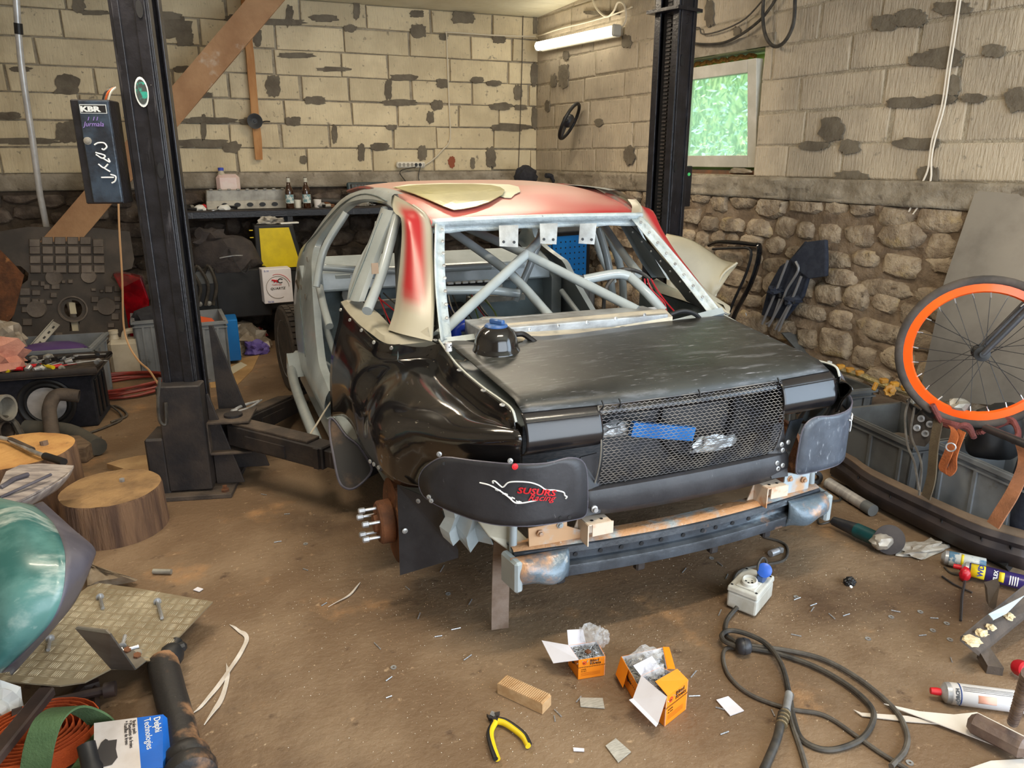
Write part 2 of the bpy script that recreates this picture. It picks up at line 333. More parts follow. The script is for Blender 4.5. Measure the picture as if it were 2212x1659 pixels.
def lumpy(org,u,n,length,z0,z1,nu,nz,amp,seed):
    return [[org+u*(length*i/nu)+V((0,0,z0+(z1-z0)*j/nz))+n*(amp*noise.noise(V((i*.45,j*.6,seed)))) for i in range(nu+1)] for j in range(nz+1)]
# back wall
OB=V((-3,7.5,0)); UB=V((1,0,0)); NB=V((0,-1,0))
wb=struct(MB().box((.3,7.58,1.7),(6.8,.12,3.4)).build('wall_back',M_mortar))
MB().grid(lumpy(OB+NB*.006,UB,NB,6.39,0,1.34,110,26,.022,3)).build('rubble_mortar',mat('dark_mortar',c(92,80,68),c(60,51,44),rough=1,scale=7,bump=.9,bscale=20),wb,smooth=True)  # darker mortar colours behind the back wall stones
bnd=MB(); bnd.grid(lumpy(OB+NB*.03,UB,NB,6.39,1.345,1.482,80,5,.012,9),th=0); bnd.build('concrete_band',M_band,wb,smooth=True,solid=.03)
blocks(wb,OB,UB,NB,6.385,1.49,8,seed=4)
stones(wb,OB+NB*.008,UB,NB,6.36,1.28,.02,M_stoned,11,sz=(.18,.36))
# right wall, turned six degrees
P0=V((3.39,7.5,0)); LR=6.9; UR=-WU
WIN=(2.10,3.085,1.49,2.335)  # along, from the corner; z
wr=MB()
def rwbox(mb,s0,s1,z0,z1,d0,d1):
    b=[P0+UR*s+WN*d+V((0,0,z0)) for s,d in ((s0,d0),(s1,d0),(s1,d1),(s0,d1))]; mb.hexa(b,[p+V((0,0,z1-z0)) for p in b])
for a in ((-.2,WIN[0],0,3.5),(WIN[1],LR,0,3.5),(WIN[0],WIN[1],0,WIN[2]),(WIN[0],WIN[1],WIN[3],3.5)): rwbox(wr,*a,-.26,0)
wr=struct(wr.build('wall_right',M_mortar))
MB().grid(lumpy(P0+WN*.026,UR,WN,LR,0,1.36,190,44,.035,5)).build('rubble_mortar',M_rubble,wr,smooth=True)
b=MB().grid(lumpy(P0+WN*.04,UR,WN,LR,1.335,1.478,120,7,.02,19)); b.build('concrete_band',M_band,wr,smooth=True,solid=.03)
blocks(wr,P0,UR,WN,LR,1.485,9,hole=WIN,m=M_block2,seed=6)
stones(wr,P0+WN*.012,UR,WN,6.3,1.30,.02,M_stone,23,maxn=298,sz=(.17,.36))
struct(MB().box((-2.75,3.1,1.75),(.12,9.5,3.5)).build('wall_left',M_block2))
ft=MB(); ft.box((.9,-1.65,3.15),(7.6,.15,.5)); ft.box((-1.35,-1.65,1.5),(2.9,.15,3)); ft.box((4.35,-1.65,1.5),(.5,.15,3)); struct(ft.build('wall_front',M_block2))
# dark mortar smears (photo pixel centre, half width, half height)
def patch(wall,fn,px,py,a,b,seed,m=M_patch):
    r=random.Random(seed); K=34; c0=fn(px,py); ux=(fn(px+10,py)-fn(px-10,py))/20; uz=(fn(px,py+10)-fn(px,py-10))/20; pts=[]
    for k in range(K):
        t=2*PI*k/K; q=.98*(1+.30*noise.noise(V((math.cos(t)*2.2,math.sin(t)*2.2,seed)))+r.uniform(-.10,.10)); pts.append(c0+ux*(a*q*math.copysign(abs(math.cos(t))**.7,math.cos(t)))+uz*(b*q*math.copysign(abs(math.sin(t))**.7,math.sin(t))))
    n=NB if fn is BWp else WN; n=n*(1+.02*(seed%9))
    q=MB().prism([p+n*.006 for p in pts],n*.011); q.build('mortar_patch',m,wall)
BWp=lambda x,y: BY(x,y,7.5)
for i,(x,y,a,b) in enumerate([(373,60,44,26),(350,35,40,9),(400,85,20,16),(145,183,28,22),(145,285,26,24),(45,150,22,6),(170,10,14,18),(205,28,32,5),(20,250,26,8),(60,305,70,7),(395,150,20,7),(440,205,20,6),(510,40,26,8),(600,48,60,7),(625,35,8,22),(556,80,9,20),(415,180,12,8),(440,310,60,9),(500,318,20,12),(540,262,22,8),(450,260,60,7),(590,185,16,24),(680,217,24,9),(633,262,18,10),(722,290,6,20),(655,345,8,9),(440,275,6,30),(770,20,7,22),(756,62,14,8),(900,30,16,8),(903,68,17,15),(1000,38,26,14),(1077,86,14,8),(957,80,10,7),(838,195,8,22),(870,168,30,7),(862,222,38,7),(955,180,14,10),(943,227,13,11),(929,253,8,13),(1030,173,14,7),(1066,180,17,6),(1118,200,9,17),(1080,230,24,8),(1124,232,14,6),(1100,275,44,8),(1153,160,8,25),(1153,255,6,24),(1155,55,5,20),(780,330,8,20),(820,317,20,9),(911,330,10,16),(1059,340,11,22),(1020,352,5,12),(845,275,12,6),(700,40,30,8),(640,120,40,6),(720,150,36,5)]): patch(wb,BWp,x,y,a,b,100+i)
patch(wb,BWp,975,350,7,12,990,mat('red_brown_stain',c(150,84,60),rough=.9))
for i,(x,y,a,b) in enumerate([(1915,50,28,18),(1970,40,34,20),(2060,18,42,14),(2040,125,42,22),(1990,130,24,14),(2065,185,14,22),(2150,110,26,14),(1965,222,50,12),(2035,215,34,10),(2105,212,26,10),(2200,215,24,26),(1800,280,26,26),(1760,315,30,10),(1838,318,22,16),(1985,310,50,13),(1840,385,38,16),(2000,375,16,16,),(2020,380,10,20),(1220,165,11,26),(1198,175,6,14),(1225,120,6,10),(1185,230,5,12),(1296,265,8,8),(1362,335,12,20),(1355,90,10,14),(1535,30,10,28),(1595,68,8,10),(1300,28,40,5),(1480,110,8,12)]): patch(wr,lambda px,py:RW(px,py,0.004),x,y,a,b,300+i,M_patch)
# window_1
win=thing('window_1','white tilting window with frosted bright panes in the right wall','window',P0+UR*((WIN[0]+WIN[1])/2)+V((0,0,WIN[2]))); del win['label'],win['category']; struct(win)
f=MB()
for a in ((WIN[0]+.0,WIN[0]+.07,WIN[2]+.03,WIN[3]-.02),(WIN[1]-.06,WIN[1]-.0,WIN[2]+.03,WIN[3]-.02),(WIN[0],WIN[1],WIN[2]+.03,WIN[2]+.09),(WIN[0],WIN[1],WIN[3]-.09,WIN[3]-.02)): rwbox(f,*a,-.20,-.13)
f.build('window_frame',mat('lime_frame',c(176,206,120),c(150,186,96),rough=.5,scale=4),win,bev=.004)
def sash(mb,s0,s1,z0,z1,w_,d0,d1,lean=.09):
    # tilted inwards at the top
    def q(s,z,d): return P0+UR*s+V((0,0,z))+WN*(d+lean*(z-z0)/(z1-z0))
    for (a,b_,cc,d_) in ((s0,s0+w_,z0,z1),(s1-w_,s1,z0,z1),(s0+w_,s1-w_,z0,z0+w_),(s0+w_,s1-w_,z1-w_,z1)):
        mb.hexa([q(a,cc,d0),q(b_,cc,d0),q(b_,cc,d1),q(a,cc,d1)],[q(a,d_,d0),q(b_,d_,d0),q(b_,d_,d1),q(a,d_,d1)])
    return q
s_=MB(); q=sash(s_,WIN[0]+.03,WIN[1]-.035,WIN[2]+.05,WIN[3]-.07,.085,-.12,-.05); s_.build('sash',mat('white_upvc',c(214,210,200),c(196,192,180),rough=.4,scale=6),win,bev=.004)
p=MB(); zz=(WIN[2]+.13,WIN[3]-.15); p.hexa([q(WIN[0]+.11,zz[0],-.09),q(WIN[1]-.115,zz[0],-.09),q(WIN[1]-.115,zz[0],-.085),q(WIN[0]+.11,zz[0],-.085)],[q(WIN[0]+.11,zz[1],-.09),q(WIN[1]-.115,zz[1],-.09),q(WIN[1]-.115,zz[1],-.085),q(WIN[0]+.11,zz[1],-.085)])
gm=bpy.data.materials.new('window_glass'); gm.use_nodes=True; n_=gm.node_tree.nodes; n_.clear(); om=n_.new('ShaderNodeOutputMaterial'); tr=n_.new('ShaderNodeBsdfTransparent'); gl=n_.new('ShaderNodeBsdfGlossy'); gl.inputs[1].default_value=.05; mx=n_.new('ShaderNodeMixShader'); mx.inputs[0].default_value=.06; lk=gm.node_tree.links; lk.new(tr.outputs[0],mx.inputs[1]); lk.new(gl.outputs[0],mx.inputs[2]); lk.new(mx.outputs[0],om.inputs[0])
df_=n_.new('ShaderNodeBsdfTranslucent'); df_.inputs[0].default_value=(.86,.97,1,1); mx2=n_.new('ShaderNodeMixShader'); mx2.inputs[0].default_value=.30; lk.new(mx.outputs[0],mx2.inputs[1]); lk.new(df_.outputs[0],mx2.inputs[2]); lk.new(mx2.outputs[0],om.inputs[0]); p.build('pane',gm,win)
fo=MB(); pts=[]
for k in range(30): pts.append(P0+UR*(WIN[0]+.0+.80*k/29)+WN*(-.10)+V((0,0,WIN[3]-.028+.008*math.sin(k*1.9))))
fo.tube(pts,.016,6); fo.build('foam_seal',mat('old_foam',c(170,120,54),c(120,80,34),rough=.9,scale=40,bump=.8,bscale=80),win,smooth=True)
sl=MB(); rwbox(sl,WIN[0],WIN[1],WIN[2]-.012,WIN[2]+.028,-.24,-.04); sl.build('window_sill',mat('rusty_sill',c(126,84,58),c(96,76,60),rough=.8,scale=8),win)
li=MB(); rwbox(li,WIN[0]-.1,WIN[1]+.09,WIN[3],WIN[3]+.08,-.02,.018); li.build('lintel',M_band,win)
lump(P0+UR*(WIN[1]-.16)+WN*(-.02)+V((0,0,WIN[2]+.01)),(.02,.12,.025),5,.3).build('rag',M_bag,win,smooth=True,label='crumpled grey rag on the window sill')
# garden outside
lawn=MB(); b0=P0+WN*-.3; lawn.grid([[b0+UR*-4,b0+UR*8],[b0+UR*-4-WN*9,b0+UR*8-WN*9]]); struct(lawn.build('ground_outside',mat('grass_ground',c(120,150,70),rough=1)))
bush=thing('garden_hedge','tall sunlit green hedge beyond the tilting window','hedge',P0+UR*2-WN*3.0)
lv=MB(); r=random.Random(5)
for i in range(9000):
    s=r.uniform(-2.5,5.0); p=P0+UR*s-WN*(2.6+r.uniform(-.25,.5))+V((0,0,r.uniform(0,4.6))); d=V((r.uniform(-1,1),r.uniform(-1,1),r.uniform(-1,1))).normalized(); e=d.orthogonal().normalized(); L_=r.uniform(.035,.07)
    lv.add([p-d*L_,p+e*L_*.4,p+d*L_,p-e*L_*.4],[(0,1,2,3)])
o=lv.build('foliage',mat('overexposed_leaves',c(170,220,196),c(226,214,150),rough=.6,scale=1.6,thr=(.5,.7)),bush,stuff=True)  # overexposed daylight beyond the pane is put into the pale leaf colour
for s in (-1.5,.2,1.9,3.6): MB().tube([P0+UR*s-WN*2.9,P0+UR*(s+.2)-WN*2.9+V((0,0,2)),P0+UR*(s-.1)-WN*2.9+V((0,0,4.2))],(.06,.02),7,sm=4).build('stem',M_bark,bush)
MB().box(P0+UR*1.2-WN*3.3+V((0,0,2.2)),(.3,9,4.4),Matrix.Rotation(math.radians(6),3,'Z')).build('inner_growth',mat('hedge_inner',c(120,170,110),c(176,206,140),rough=1,scale=9),bush)
# ================= race car shell =================
XC=1.45
car=thing('race_car','stripped car shell with red sanded roof and black fibreglass tail','car',(XC,3.4,0))
mir=lambda p:V((2*XC-p[0],p[1],p[2]))
SN=V((.51,0,-.27)); SP=V((.58,0,.93))
def SD(px,py,off=0):   # left body side
    p=plane(px,py,SP+V((off,0,0)),SN)
    if px>868: return BY(px,py,3.33-(px-868)*.0039)
    if p.z<.93 or p.y<0: p=plane(px,py,V((.46+off,0,.2)),V((.73,0,-.12)))
    return p
def smoothpx(pts,n=5,closed=True): return [(p.x,p.y) for p in catmull([V((a,b,0)) for a,b in pts],n,closed)]
def both(name,mk,m,**k):
    """a part and its twin on the far side"""
    a=mk(); o=a.build(name,m,car,**k); b=MB(); b.v=[mir(p) for p in a.v]; b.f=[tuple(reversed(f)) for f in a.f]; b.c=a.c; o2=b.build(name,m,car,**k); return o,o2
def strip(outer,inner,fn,dx,n=5):
    """band between two pixel curves on the body side, folded inwards by dx"""
    A=catmull([V((x,y,0)) for x,y in outer],n); B=catmull([V((x,y,0)) for x,y in inner],n); N=60
    def rs(P):
        L=[0]
        for i in range(1,len(P)): L.append(L[-1]+(P[i]-P[i-1]).length)
        o=[]
        for k in range(N):
            t=L[-1]*k/(N-1); i=1
            while i<len(P)-1 and L[i]<t: i+=1
            o.append(P[i-1].lerp(P[i],(t-L[i-1])/max(1e-6,L[i]-L[i-1])))
        return o
    A=[fn(p.x,p.y) for p in rs(A)]; B=[fn(p.x,p.y) for p in rs(B)]; D=V((dx,0,0)); o3=D.normalized()*.012
    rows=[[a+D,a+o3*.3,a.lerp(b,.12)-o3*.6,a.lerp(b,.5)-o3,a.lerp(b,.8)-o3*.4,b+o3*.8,b+D*.7,b+D] for a,b in zip(A,B)]
    mb=MB(); mb.grid(rows); return mb
# roof rail and A-pillar / door frame
both('door_frame',lambda:strip([(705,905),(682,862),(652,800),(640,745),(636,700),(634,640),(645,549),(671,515),(705,466),(741,427),(775,411),(800,405),(832,411),(850,419)],[(707,845),(699,825),(686,790),(680,745),(676,700),(670,600),(674,538),(705,488),(747,447),(775,437),(800,436),(832,443),(850,457)],SD,.05),M_car,smooth=True,ang=35)
both('door_pillar',lambda:strip([(753,645),(765,605),(785,552),(803,505),(818,465),(824,446)],[(770,652),(783,615),(802,563),(822,512),(838,474),(845,455)],SD,.035),M_car,smooth=True,ang=35)
# quarter window belt, beige primer
def belt():
    o=[(736,652),(752,676),(775,700),(803,722),(832,741),(870,744),(933,737)]; i=[(768,650),(785,662),(800,675),(815,692),(834,713),(852,712),(925,700)]
    Yo=[3.53,3.36,3.16,2.96,2.82,2.73,2.64]; Yi=[3.44,3.36,3.26,3.10,2.93,2.88,2.74]
    A=catmull([BY(*p,y) for p,y in zip(o,Yo)],5); B=catmull([BY(*p,y) for p,y in zip(i,Yi)],5)
    return MB().grid([[a+V((.03,0,-.02)),a,a.lerp(b,.5)+V((-.012,-.012,.01)),b,b+V((.045,.0,-.015))] for a,b in zip(A,B)])
both('window_belt',belt,M_primer,smooth=True,ang=50)
# C-pillar with the red stripe: ruled between quarter window edge and rear window edge
def cpil():
    L=[(838,413),(850,456),(866,470),(869,500),(866,551),(860,610),(852,670),(838,712)]; Rr=[(890,442),(915,459),(931,487),(934,540),(937,590),(938,640),(936,690),(933,737)]
    Yl=[3.63,3.37,3.25,3.23,3.18,3.10,3.02,2.90]; Yr=[3.27,3.18,3.14,3.04,2.94,2.84,2.74,2.635]
    rows=[]
    for (a,ya),(b,yb) in zip(zip(L,Yl),zip(Rr,Yr)):
        p=BY(*a,ya); q=BY(*b,yb); k_=.25 if ya>3.3 else 1; rows.append([p+V((.05,.02,0)),p]+[p.lerp(q,t)+V((-.035,-.02,.012))*math.sin(PI*t)*k_ for t in (.15,.35,.55,.75,.9)]+[q,q+V((.02,.05,0))])
    def col(u,v):
        r=max(0,min(1,(v-.22)/.2))*max(0,min(1,(.78-v)/.16))*max(0,min(1,(.84-u)/.10))*max(0,min(1,(u-.04)/.12))*.95; r=r*r*(3-2*r)
        a=c(174,170,154); b=c(172,38,44); return tuple(a[i]*(1-r)+b[i]*r for i in range(3))+(1,)
    return MB().grid(rows,3,3,col=col)
both('rear_pillar',cpil,M_body_v,smooth=True,ang=60)
# roof
zcs=[(3.14,1.342),(3.16,1.350),(3.2,1.365),(3.3,1.395),(3.5,1.435),(3.8,1.468),(4.15,1.482),(4.5,1.47),(4.75,1.445)]
def roofz(X,Y):
    for (a,b),(a2,b2) in zip(zcs,zcs[1:]):
        if Y<=a2: z=b+(b2-b)*max(0,(Y-a)/(a2-a)); break
    else: z=zcs[-1][1]
    d=abs(X-XC)/.56; return z-.008*d*d-.022*d**5
rows=[]
for Y,_ in zcs:
    hw=.53+.045*min(1,(Y-3.1)/.6) if Y<4.2 else .575-.06*(Y-4.2)
    rows.append([V((XC+hw*t,Y+ (0.012*(1-t*t)*-1 if Y<3.3 else 0),roofz(XC+hw*t,Y))) for t in (-1,-.96,-.85,-.6,-.3,0,.3,.6,.85,.96,1)])
def rcol(u,v):
    n=noise.noise(V((u*5,v*6,2)))*.35+noise.noise(V((u*12,v*3,7)))*.2
    r=max(0,min(1,1.05-u*1.9+n+ .25*abs(v-.5))); a=c(200,140,130); b=c(192,38,50); r=r*r*(3-2*r)
    if u>.6: a=c(190,152,140)
    return tuple(a[i]*(1-r)+b[i]*r for i in range(3))+(1,)
MB().grid(rows,4,3,col=rcol).build('roof_panel',M_body_v,car,smooth=True,solid=.004)
# drip channels
def drip():
    P=[V((.868,4.7,1.41)),V((.862,4.2,1.448)),V((.868,3.8,1.436)),V((.882,3.5,1.41)),V((.90,3.3,1.372)),V((.918,3.17,1.33))]
    return MB().tube(P,.017,6,sm=5,flat=.7)
both('drip_channel',drip,mat('dark_channel',c(86,76,74),c(140,60,56),rough=.5,scale=9),smooth=True)
both('pillar_seam',lambda:MB().tube([SD(x,y)+V((-.012,-.004,.004)) for x,y in [(664,770),(658,700),(652,640),(659,545),(687,505),(720,465),(752,435),(785,421),(815,424),(840,436)]],.0035,5,sm=3),M_carin,smooth=True)
both('pillar_seam',lambda:MB().tube([SD(x,y)+V((-.012,-.004,.004)) for x,y in [(760,645),(774,608),(796,552),(815,500),(830,462)]],.0035,5,sm=3),M_carin,smooth=True)
for x,y in ((668,560),(655,620),(664,640)): MB().box(SD(x,y)+V((-.012,-.004,0)),(.004,.02,.03),rz(10)).build('torn_tape',M_aludull,car)
# rear window flange frame, pale, lumpy underside
def winframe():
    mb=MB(); a=BY(933,487,3.14); b=BY(1383,476,3.14); c0=BY(941,737,2.63); d0=BY(1588,676,2.62)
    return a,b,c0,d0
wa,wb_,wc,wd=winframe()
fr=MB(); top=[V((.925+1.05*t,3.135-.01*math.sin(PI*t),1.335+.006*math.sin(PI*t))) for t in [k/12 for k in range(13)]]
fr.grid([[p+V((0,.0,.018)) for p in top],[p+V((0,-.012,.006)) for p in top],[p+V((0,.004,-.012)) for p in top],[p+V((0,.022,-.022)) for p in top],[p+V((0,.028,-.045-.004*math.sin(k*2.3))) for k,p in enumerate(top)]],2,2)
M_seal=mat('pale_sealed_flange',c(206,216,220),c(184,196,200),rough=.35,scale=9,spots=(c(40,40,42),34,.68,.76),bump=.4,bscale=30)
fr.build('rear_window_header',M_seal,car,smooth=True,solid=.004)
def sidefl():
    T=V((.937,3.125,1.33)); B=V((.80,2.64,.935)); pts=[T.lerp(B,k/14)+V((-.012,0,-.004))*math.sin(PI*k/14) for k in range(15)]
    return MB().grid([[p+V((-.004,-.012,.004)) for p in pts],[p+V((.006,-.006,.004)) for p in pts],[p+V((.018,.012,.0)) for p in pts],[p+V((.05,.02,.004)) for p in pts]],2,1)
both('rear_window_flange',sidefl,M_seal,smooth=True,solid=.003)
for s in (0,1):
    for k in range(8):
        p=V((.937,3.125,1.33)).lerp(V((.80,2.64,.935)),.08+.11*k)+V((.030,.004,.012)); p=mir(p) if s else p
        MB().lathe([(.0075,0),(.0075,.004),(.003,.005)],p,V((0,-.8,.6)),8).build('rivet',M_alu,car)
sill=MB(); sill.tube([V((.80,2.66,.925)),V((1.0,2.67,.93)),V((1.02,2.72,.92))],.018,4); sill.build('window_sill_rail',M_seal,car)
# three aluminium tabs under the header
for (x0,x1,yt,yb,sk) in ((1078,1120,487,534,0),(1166,1205,483,528,2),(1253,1289,483,528,-4)):
    a=BY(x0,yt,3.09); b=BY(x1,yt-1,3.09); cc=BY(x1-abs(sk)-1,yb,3.06); d=BY(x0-(4 if sk<0 else 0)+1,yb-2,3.06)
    t=MB().prism([a,b,cc,d],V((0,.003,0))).build('aluminium_tab',M_aludull if 0 else M_alu,car)
    for q in (.22,.78):
        p=d.lerp(cc,q).lerp(a.lerp(b,q),.22); MB().lathe([(.0065,0),(.0065,.002)],p+V((0,-.001,0)),(0,-1,0),10).build('bolt_hole',M_black,t)
# ---- fibreglass quarter panels ----
T=[BY(x,y,Y) for x,y,Y in [(736,655,3.55),(780,705,3.12),(832,743,2.80),(933,739,2.64),(985,790,2.42),(1035,835,2.22),(1078,866,2.06),(1103,887,1.96)]]
T[3].x=.79
B_=[BY(x,y,Y) for x,y,Y in [(716,900,3.30),(742,900,3.10),(763,922,2.92),(779,960,2.76),(800,992,2.60),(838,1030,2.42),(885,1052,2.34),(985,1045,2.12),(1124,1002,1.912)]]
T.append(BY(1112,915,1.93))
Q=[]
for i in range(9):
    s=i/8; t_,b_=T[i],B_[i]; ang=max(0,(s-.62)/.38); out=V((-1,0,0)).lerp(V((-.15,-1,0)),ang*ang); up=V((0,0,1))
    amp=[.020,.032,.050,.075,.10,.10,.085,.065,.05][i]
    row=[t_]; lo=1 if i<6 else .4
    for t,bo,bu in ((.06,-.05,-.0),(.16,-.10,-.10),(.30,.45,.50),(.48,1.0,.62),(.66,1.0,.35),(.84,.5,.12)):
        if i<2 or i==8: bo=max(bo,.0); bu=max(bu,0)
        lf=lo if t>.6 else 1; row.append(t_.lerp(b_,t)+out*amp*bo*lf+up*amp*bu*lf)
    row.append(b_); Q.append(row)
both('quarter_panel',lambda:MB().grid(Q,5,3),M_gelcoat,smooth=True,ang=70,solid=.004)
# pale lap edge between panel and lid, with washers
def lap():
    P=catmull([p+V((.004,0,.004)) for p in T[3:]],5); return MB().tube(P,.0045,5)
both('lap_edge',lap,mat('pale_flange_edge',c(186,190,186),rough=.5),smooth=True)
def washer(p,n,r=.008,m=M_alu,parent=car,name='washer'):
    return MB().lathe([(r,0),(r,.0025),(r*.45,.004),(r*.4,.001)],p,n,12).build(name,m,parent)
for i,t in ((3,.0),(4,.3),(5,.4),(6,.6)):
    p=T[i].lerp(T[i+1],t)
    for s in (0,1):
        q=p+V((-.012,0,.006)); washer(mir(q) if s else q,(0,-.2,1),.009)
# belt rivets
for k,(x,y,Y) in enumerate([(740,668,3.45),(760,690,3.27),(785,712,3.07),(812,738,2.87),(850,750,2.70)]):
    q=BY(x,y,Y)+V((-.01,-.01,.0)); washer(q,(-.7,-.5,.4),.008,name='rivet'); washer(mir(q),(.7,-.5,.4),.008,name='rivet')
# ---- deck lid ----
def deckz(X,Y): return .885+(.943-.885)*(Y-1.97)/(2.64-1.97)+.012*(1-((X-XC)/.66)**2)-.035*max(0,(2.03-Y)/.1)**2
front=[(.80,2.60),(.87,2.60),(.90,2.56),(.94,2.50),(1.02,2.47),(1.09,2.50),(1.12,2.56),(1.16,2.535),(1.3,2.52),(1.5,2.54),(1.75,2.57),(1.95,2.59),(2.09,2.60)]
def deckgrid():
    rows=[]
    fr_=lambda X: next((a[1]+(b[1]-a[1])*(X-a[0])/(b[0]-a[0]) for a,b in zip(front,front[1:]) if X<=b[0]),2.6)
    for k in range(12):
        t=k/11; row=[]
        for j in range(40):
            s=j/39; xr=.842+(2.055-.842)*s; xf=.815+(2.085-.815)*s; yr=1.955-.025*math.sin(PI*s)-.004; yf=fr_(xf); X=xr+(xf-xr)*t; Y=yr+(yf-yr)*t; row.append(V((X,Y,deckz(X,Y))))
        rows.append(row)
    return MB().grid(rows,1,1)
deck=deckgrid().build('deck_lid',M_deck,car,smooth=True,solid=.004)
# gutter below the lid edge (dark)
def gut():
    P=[V((.90,2.0,.80)),V((.88,2.3,.84)),V((.88,2.55,.87))]; return MB().ribbon(P,.08,(1,0,0),.004)
both('lid_gutter',gut,M_car)
# ---- tail panel ----
def tail(x0,x1,zb0,zb1):
    rows=[]; prof=[(0,0,-.004),(.10,-.022,-.0),(.25,-.034,0),(.42,-.042,0),(.6,-.046,0),(.8,-.036,0),(.93,-.012,0),(1,.012,0)]
    for j in range(13):
        s=j/12; X=x0+(x1-x0)*s; yb=1.955-.025*math.sin(PI*(X-.83)/1.24); zt=deckz(X,yb)-.004; zb=zb0+(zb1-zb0)*s
        rows.append([V((X,yb+dy,zt+(zb-zt)*t)) for t,dy,_ in prof])
    return MB().grid(rows,2,3)
for mk in (lambda:tail(.838,1.093,.718,.722),):
    o,o2=both('tail_panel',mk,M_gelside,smooth=True,ang=60,solid=.004)
tp=MB(); rows=[]
for j in range(25):
    X=1.08+.74*j/24; yb=1.955-.025*math.sin(PI*(X-.83)/1.24); zt=deckz(X,yb)-.004; rows.append([V((X,yb,zt)),V((X,yb-.012,zt-.012)),V((X,yb-.016,zt-.022)),V((X,yb-.014,zt-.03))])
tp.grid(rows).build('tail_panel_top',M_gelside,car,smooth=True,solid=.004)
for x in (.84,1.088): pass
both('panel_seam',lambda:MB().tube([V((.84+.25*k/8,1.955-.025*math.sin(PI*(.01+.25*k/8)/1.24)-.0365,.842)) for k in range(9)],.0016,4),M_black)
# expanded metal grille
GX0,GX1,GZ0,GZ1=1.090,1.812,.578,.862
gm_=MB(); NX=38; NZ=29; dx=(GX1-GX0)/NX; dz=(GZ1-GZ0)/NZ
gy=lambda X,z:1.955-.025*math.sin(PI*(X-.83)/1.24)-.014-.035*math.sin(PI*(z-GZ0)/(GZ1-GZ0))*1.0+.012*(1-(z-GZ0)/(GZ1-GZ0))
for i in range(NZ+1):
    P=[]
    for j in range(2*NX+1):
        X=GX0+dx*j/2; z=GZ0+dz*(i+(.5 if (i+j)%2 else 0)*1.0); X+=.012*(1-(z-GZ0)/(GZ1-GZ0)); z=min(z,GZ1); P.append(V((X,gy(X,z),z)))
    w_=.0013
    vs=[]; 
    for p in P: vs+=[p+V((0,-.0012,w_)),p+V((0,-.0012,-w_)),p+V((0,.0012,-w_))]
    gm_.add(vs,[(3*k+a,3*k+(a+1)%3,3*k+3+(a+1)%3,3*k+3+a) for k in range(2*NX) for a in range(3)])
gr=gm_.build('grille_mesh',mat('black_expanded_metal',c(96,96,102),c(150,142,132),rough=.3,metal=.4,scale=12),car,stuff=True)
MB().tube([V((GX0-.001,gy(GX0,z),z)) for z in [GZ0+(GZ1-GZ0)*k/10 for k in range(11)]],.003,5).build('grille_edge_rod',M_aludull,car,smooth=True)
MB().tube([V((GX1+.001,gy(GX1,z),z)) for z in [GZ0+(GZ1-GZ0)*k/10 for k in range(11)]],.003,5).build('grille_edge_rod',M_blkdust,car,smooth=True)
for X,z in ((1.10,.865),(1.16,.865),(1.455,.862),(1.79,.862),(1.44,.572),(1.74,.574),(1.2,.574)):
    MB().tube([V((X,gy(X,z)-.004,z+.014)),V((X+.002,gy(X,z)-.012,z)),V((X,gy(X,z)-.006,z-.014))],.003,5,sm=4).build('wire_tie',M_black,car,smooth=True)
# lower lip strip
rows=[]
for j in range(21):
    s=j/20; X=1.035+.835*s; Yb=1.915-.012*math.sin(PI*s); zt=.578+.004*s; zb=.484+.012*(abs(s-.5)*2)**4; rows.append([V((X,Yb+.02,zt+.003)),V((X,Yb,zt)),V((X,Yb-.008,(zt+zb)/2)),V((X,Yb+.004,zb))])
MB().grid(rows,1,2).build('lower_lip',M_plast,car,smooth=True,solid=.004)
both('lip_end_plate',lambda:MB().prism([V((1.03,1.90,.50)),V((1.10,1.905,.50)),V((1.112,1.93,.575)),V((1.094,1.93,.70)),V((1.04,1.94,.69))],V((0,.006,0))),M_plast)
bl=MB(); bl.lathe([(.012,0),(.012,.006),(.008,.008),(.008,.016),(.004,.016)],V((1.075,1.905,.52)),(0,-1,0),10); bl.build('lip_bolt',M_steel,car,smooth=True)
# corner flaps
FL=[(905,1042),(912,1018),(930,1001),(960,988),(1020,995),(1110,1003),(1180,1001),(1225,990),(1252,993),(1266,1012),(1269,1060),(1268,1100),(1260,1116),(1235,1123),(1190,1131),(1140,1136),(1080,1134),(1030,1124),(985,1108),(945,1091),(915,1070)]
def flap():
    # curved sheet: depth is a function of X so that it wraps round the corner
    def yx(X): t=max(0,(.86-X)/.32); return 1.868+.30*t**1.7
    def hit(px,py):
        lo,hi=1.5,3.0
        for _ in range(40):
            m=(lo+hi)/2; p=BY(px,py,m)
            if m<yx(p.x): lo=m
            else: hi=m
        return BY(px,py,lo)
    pts=smoothpx(FL,3); P=[hit(*p) for p in pts]; cx,cy=1090,1062; n=len(pts); mb=MB(); K=6; vs=[]
    for k in range(K+1):
        for (a,b) in pts: vs.append(hit(cx+(a-cx)*(1-k/K*.985),cy+(b-cy)*(1-k/K*.985)))
    mb.add(vs,[(k*n+i,k*n+(i+1)%n,(k+1)*n+(i+1)%n,(k+1)*n+i) for k in range(K) for i in range(n)]+[tuple(range(K*n,K*n+n))])
    return mb,hit,P
fm,fhit,FP=flap()
o,o2=both('corner_flap',lambda:fm,M_plast,smooth=True,ang=60,solid=.005); o2.data.materials[0]=M_scuffsky
both('flap_edge',lambda:MB().tube([p for p in FP],.0032,5,closed=True),M_dkgrey,smooth=True)
def fp(x,y,d=.005): p=fhit(x,y); return p-(p-O0).normalized()*0+V((-.10,-.99,0))*d
for x,y in ((1110,988),(958,974)): washer(BY(x,y,1.90 if x>1000 else 2.06)+V((-.02,-.02,0)),(-.3,-1,.1),.0085)
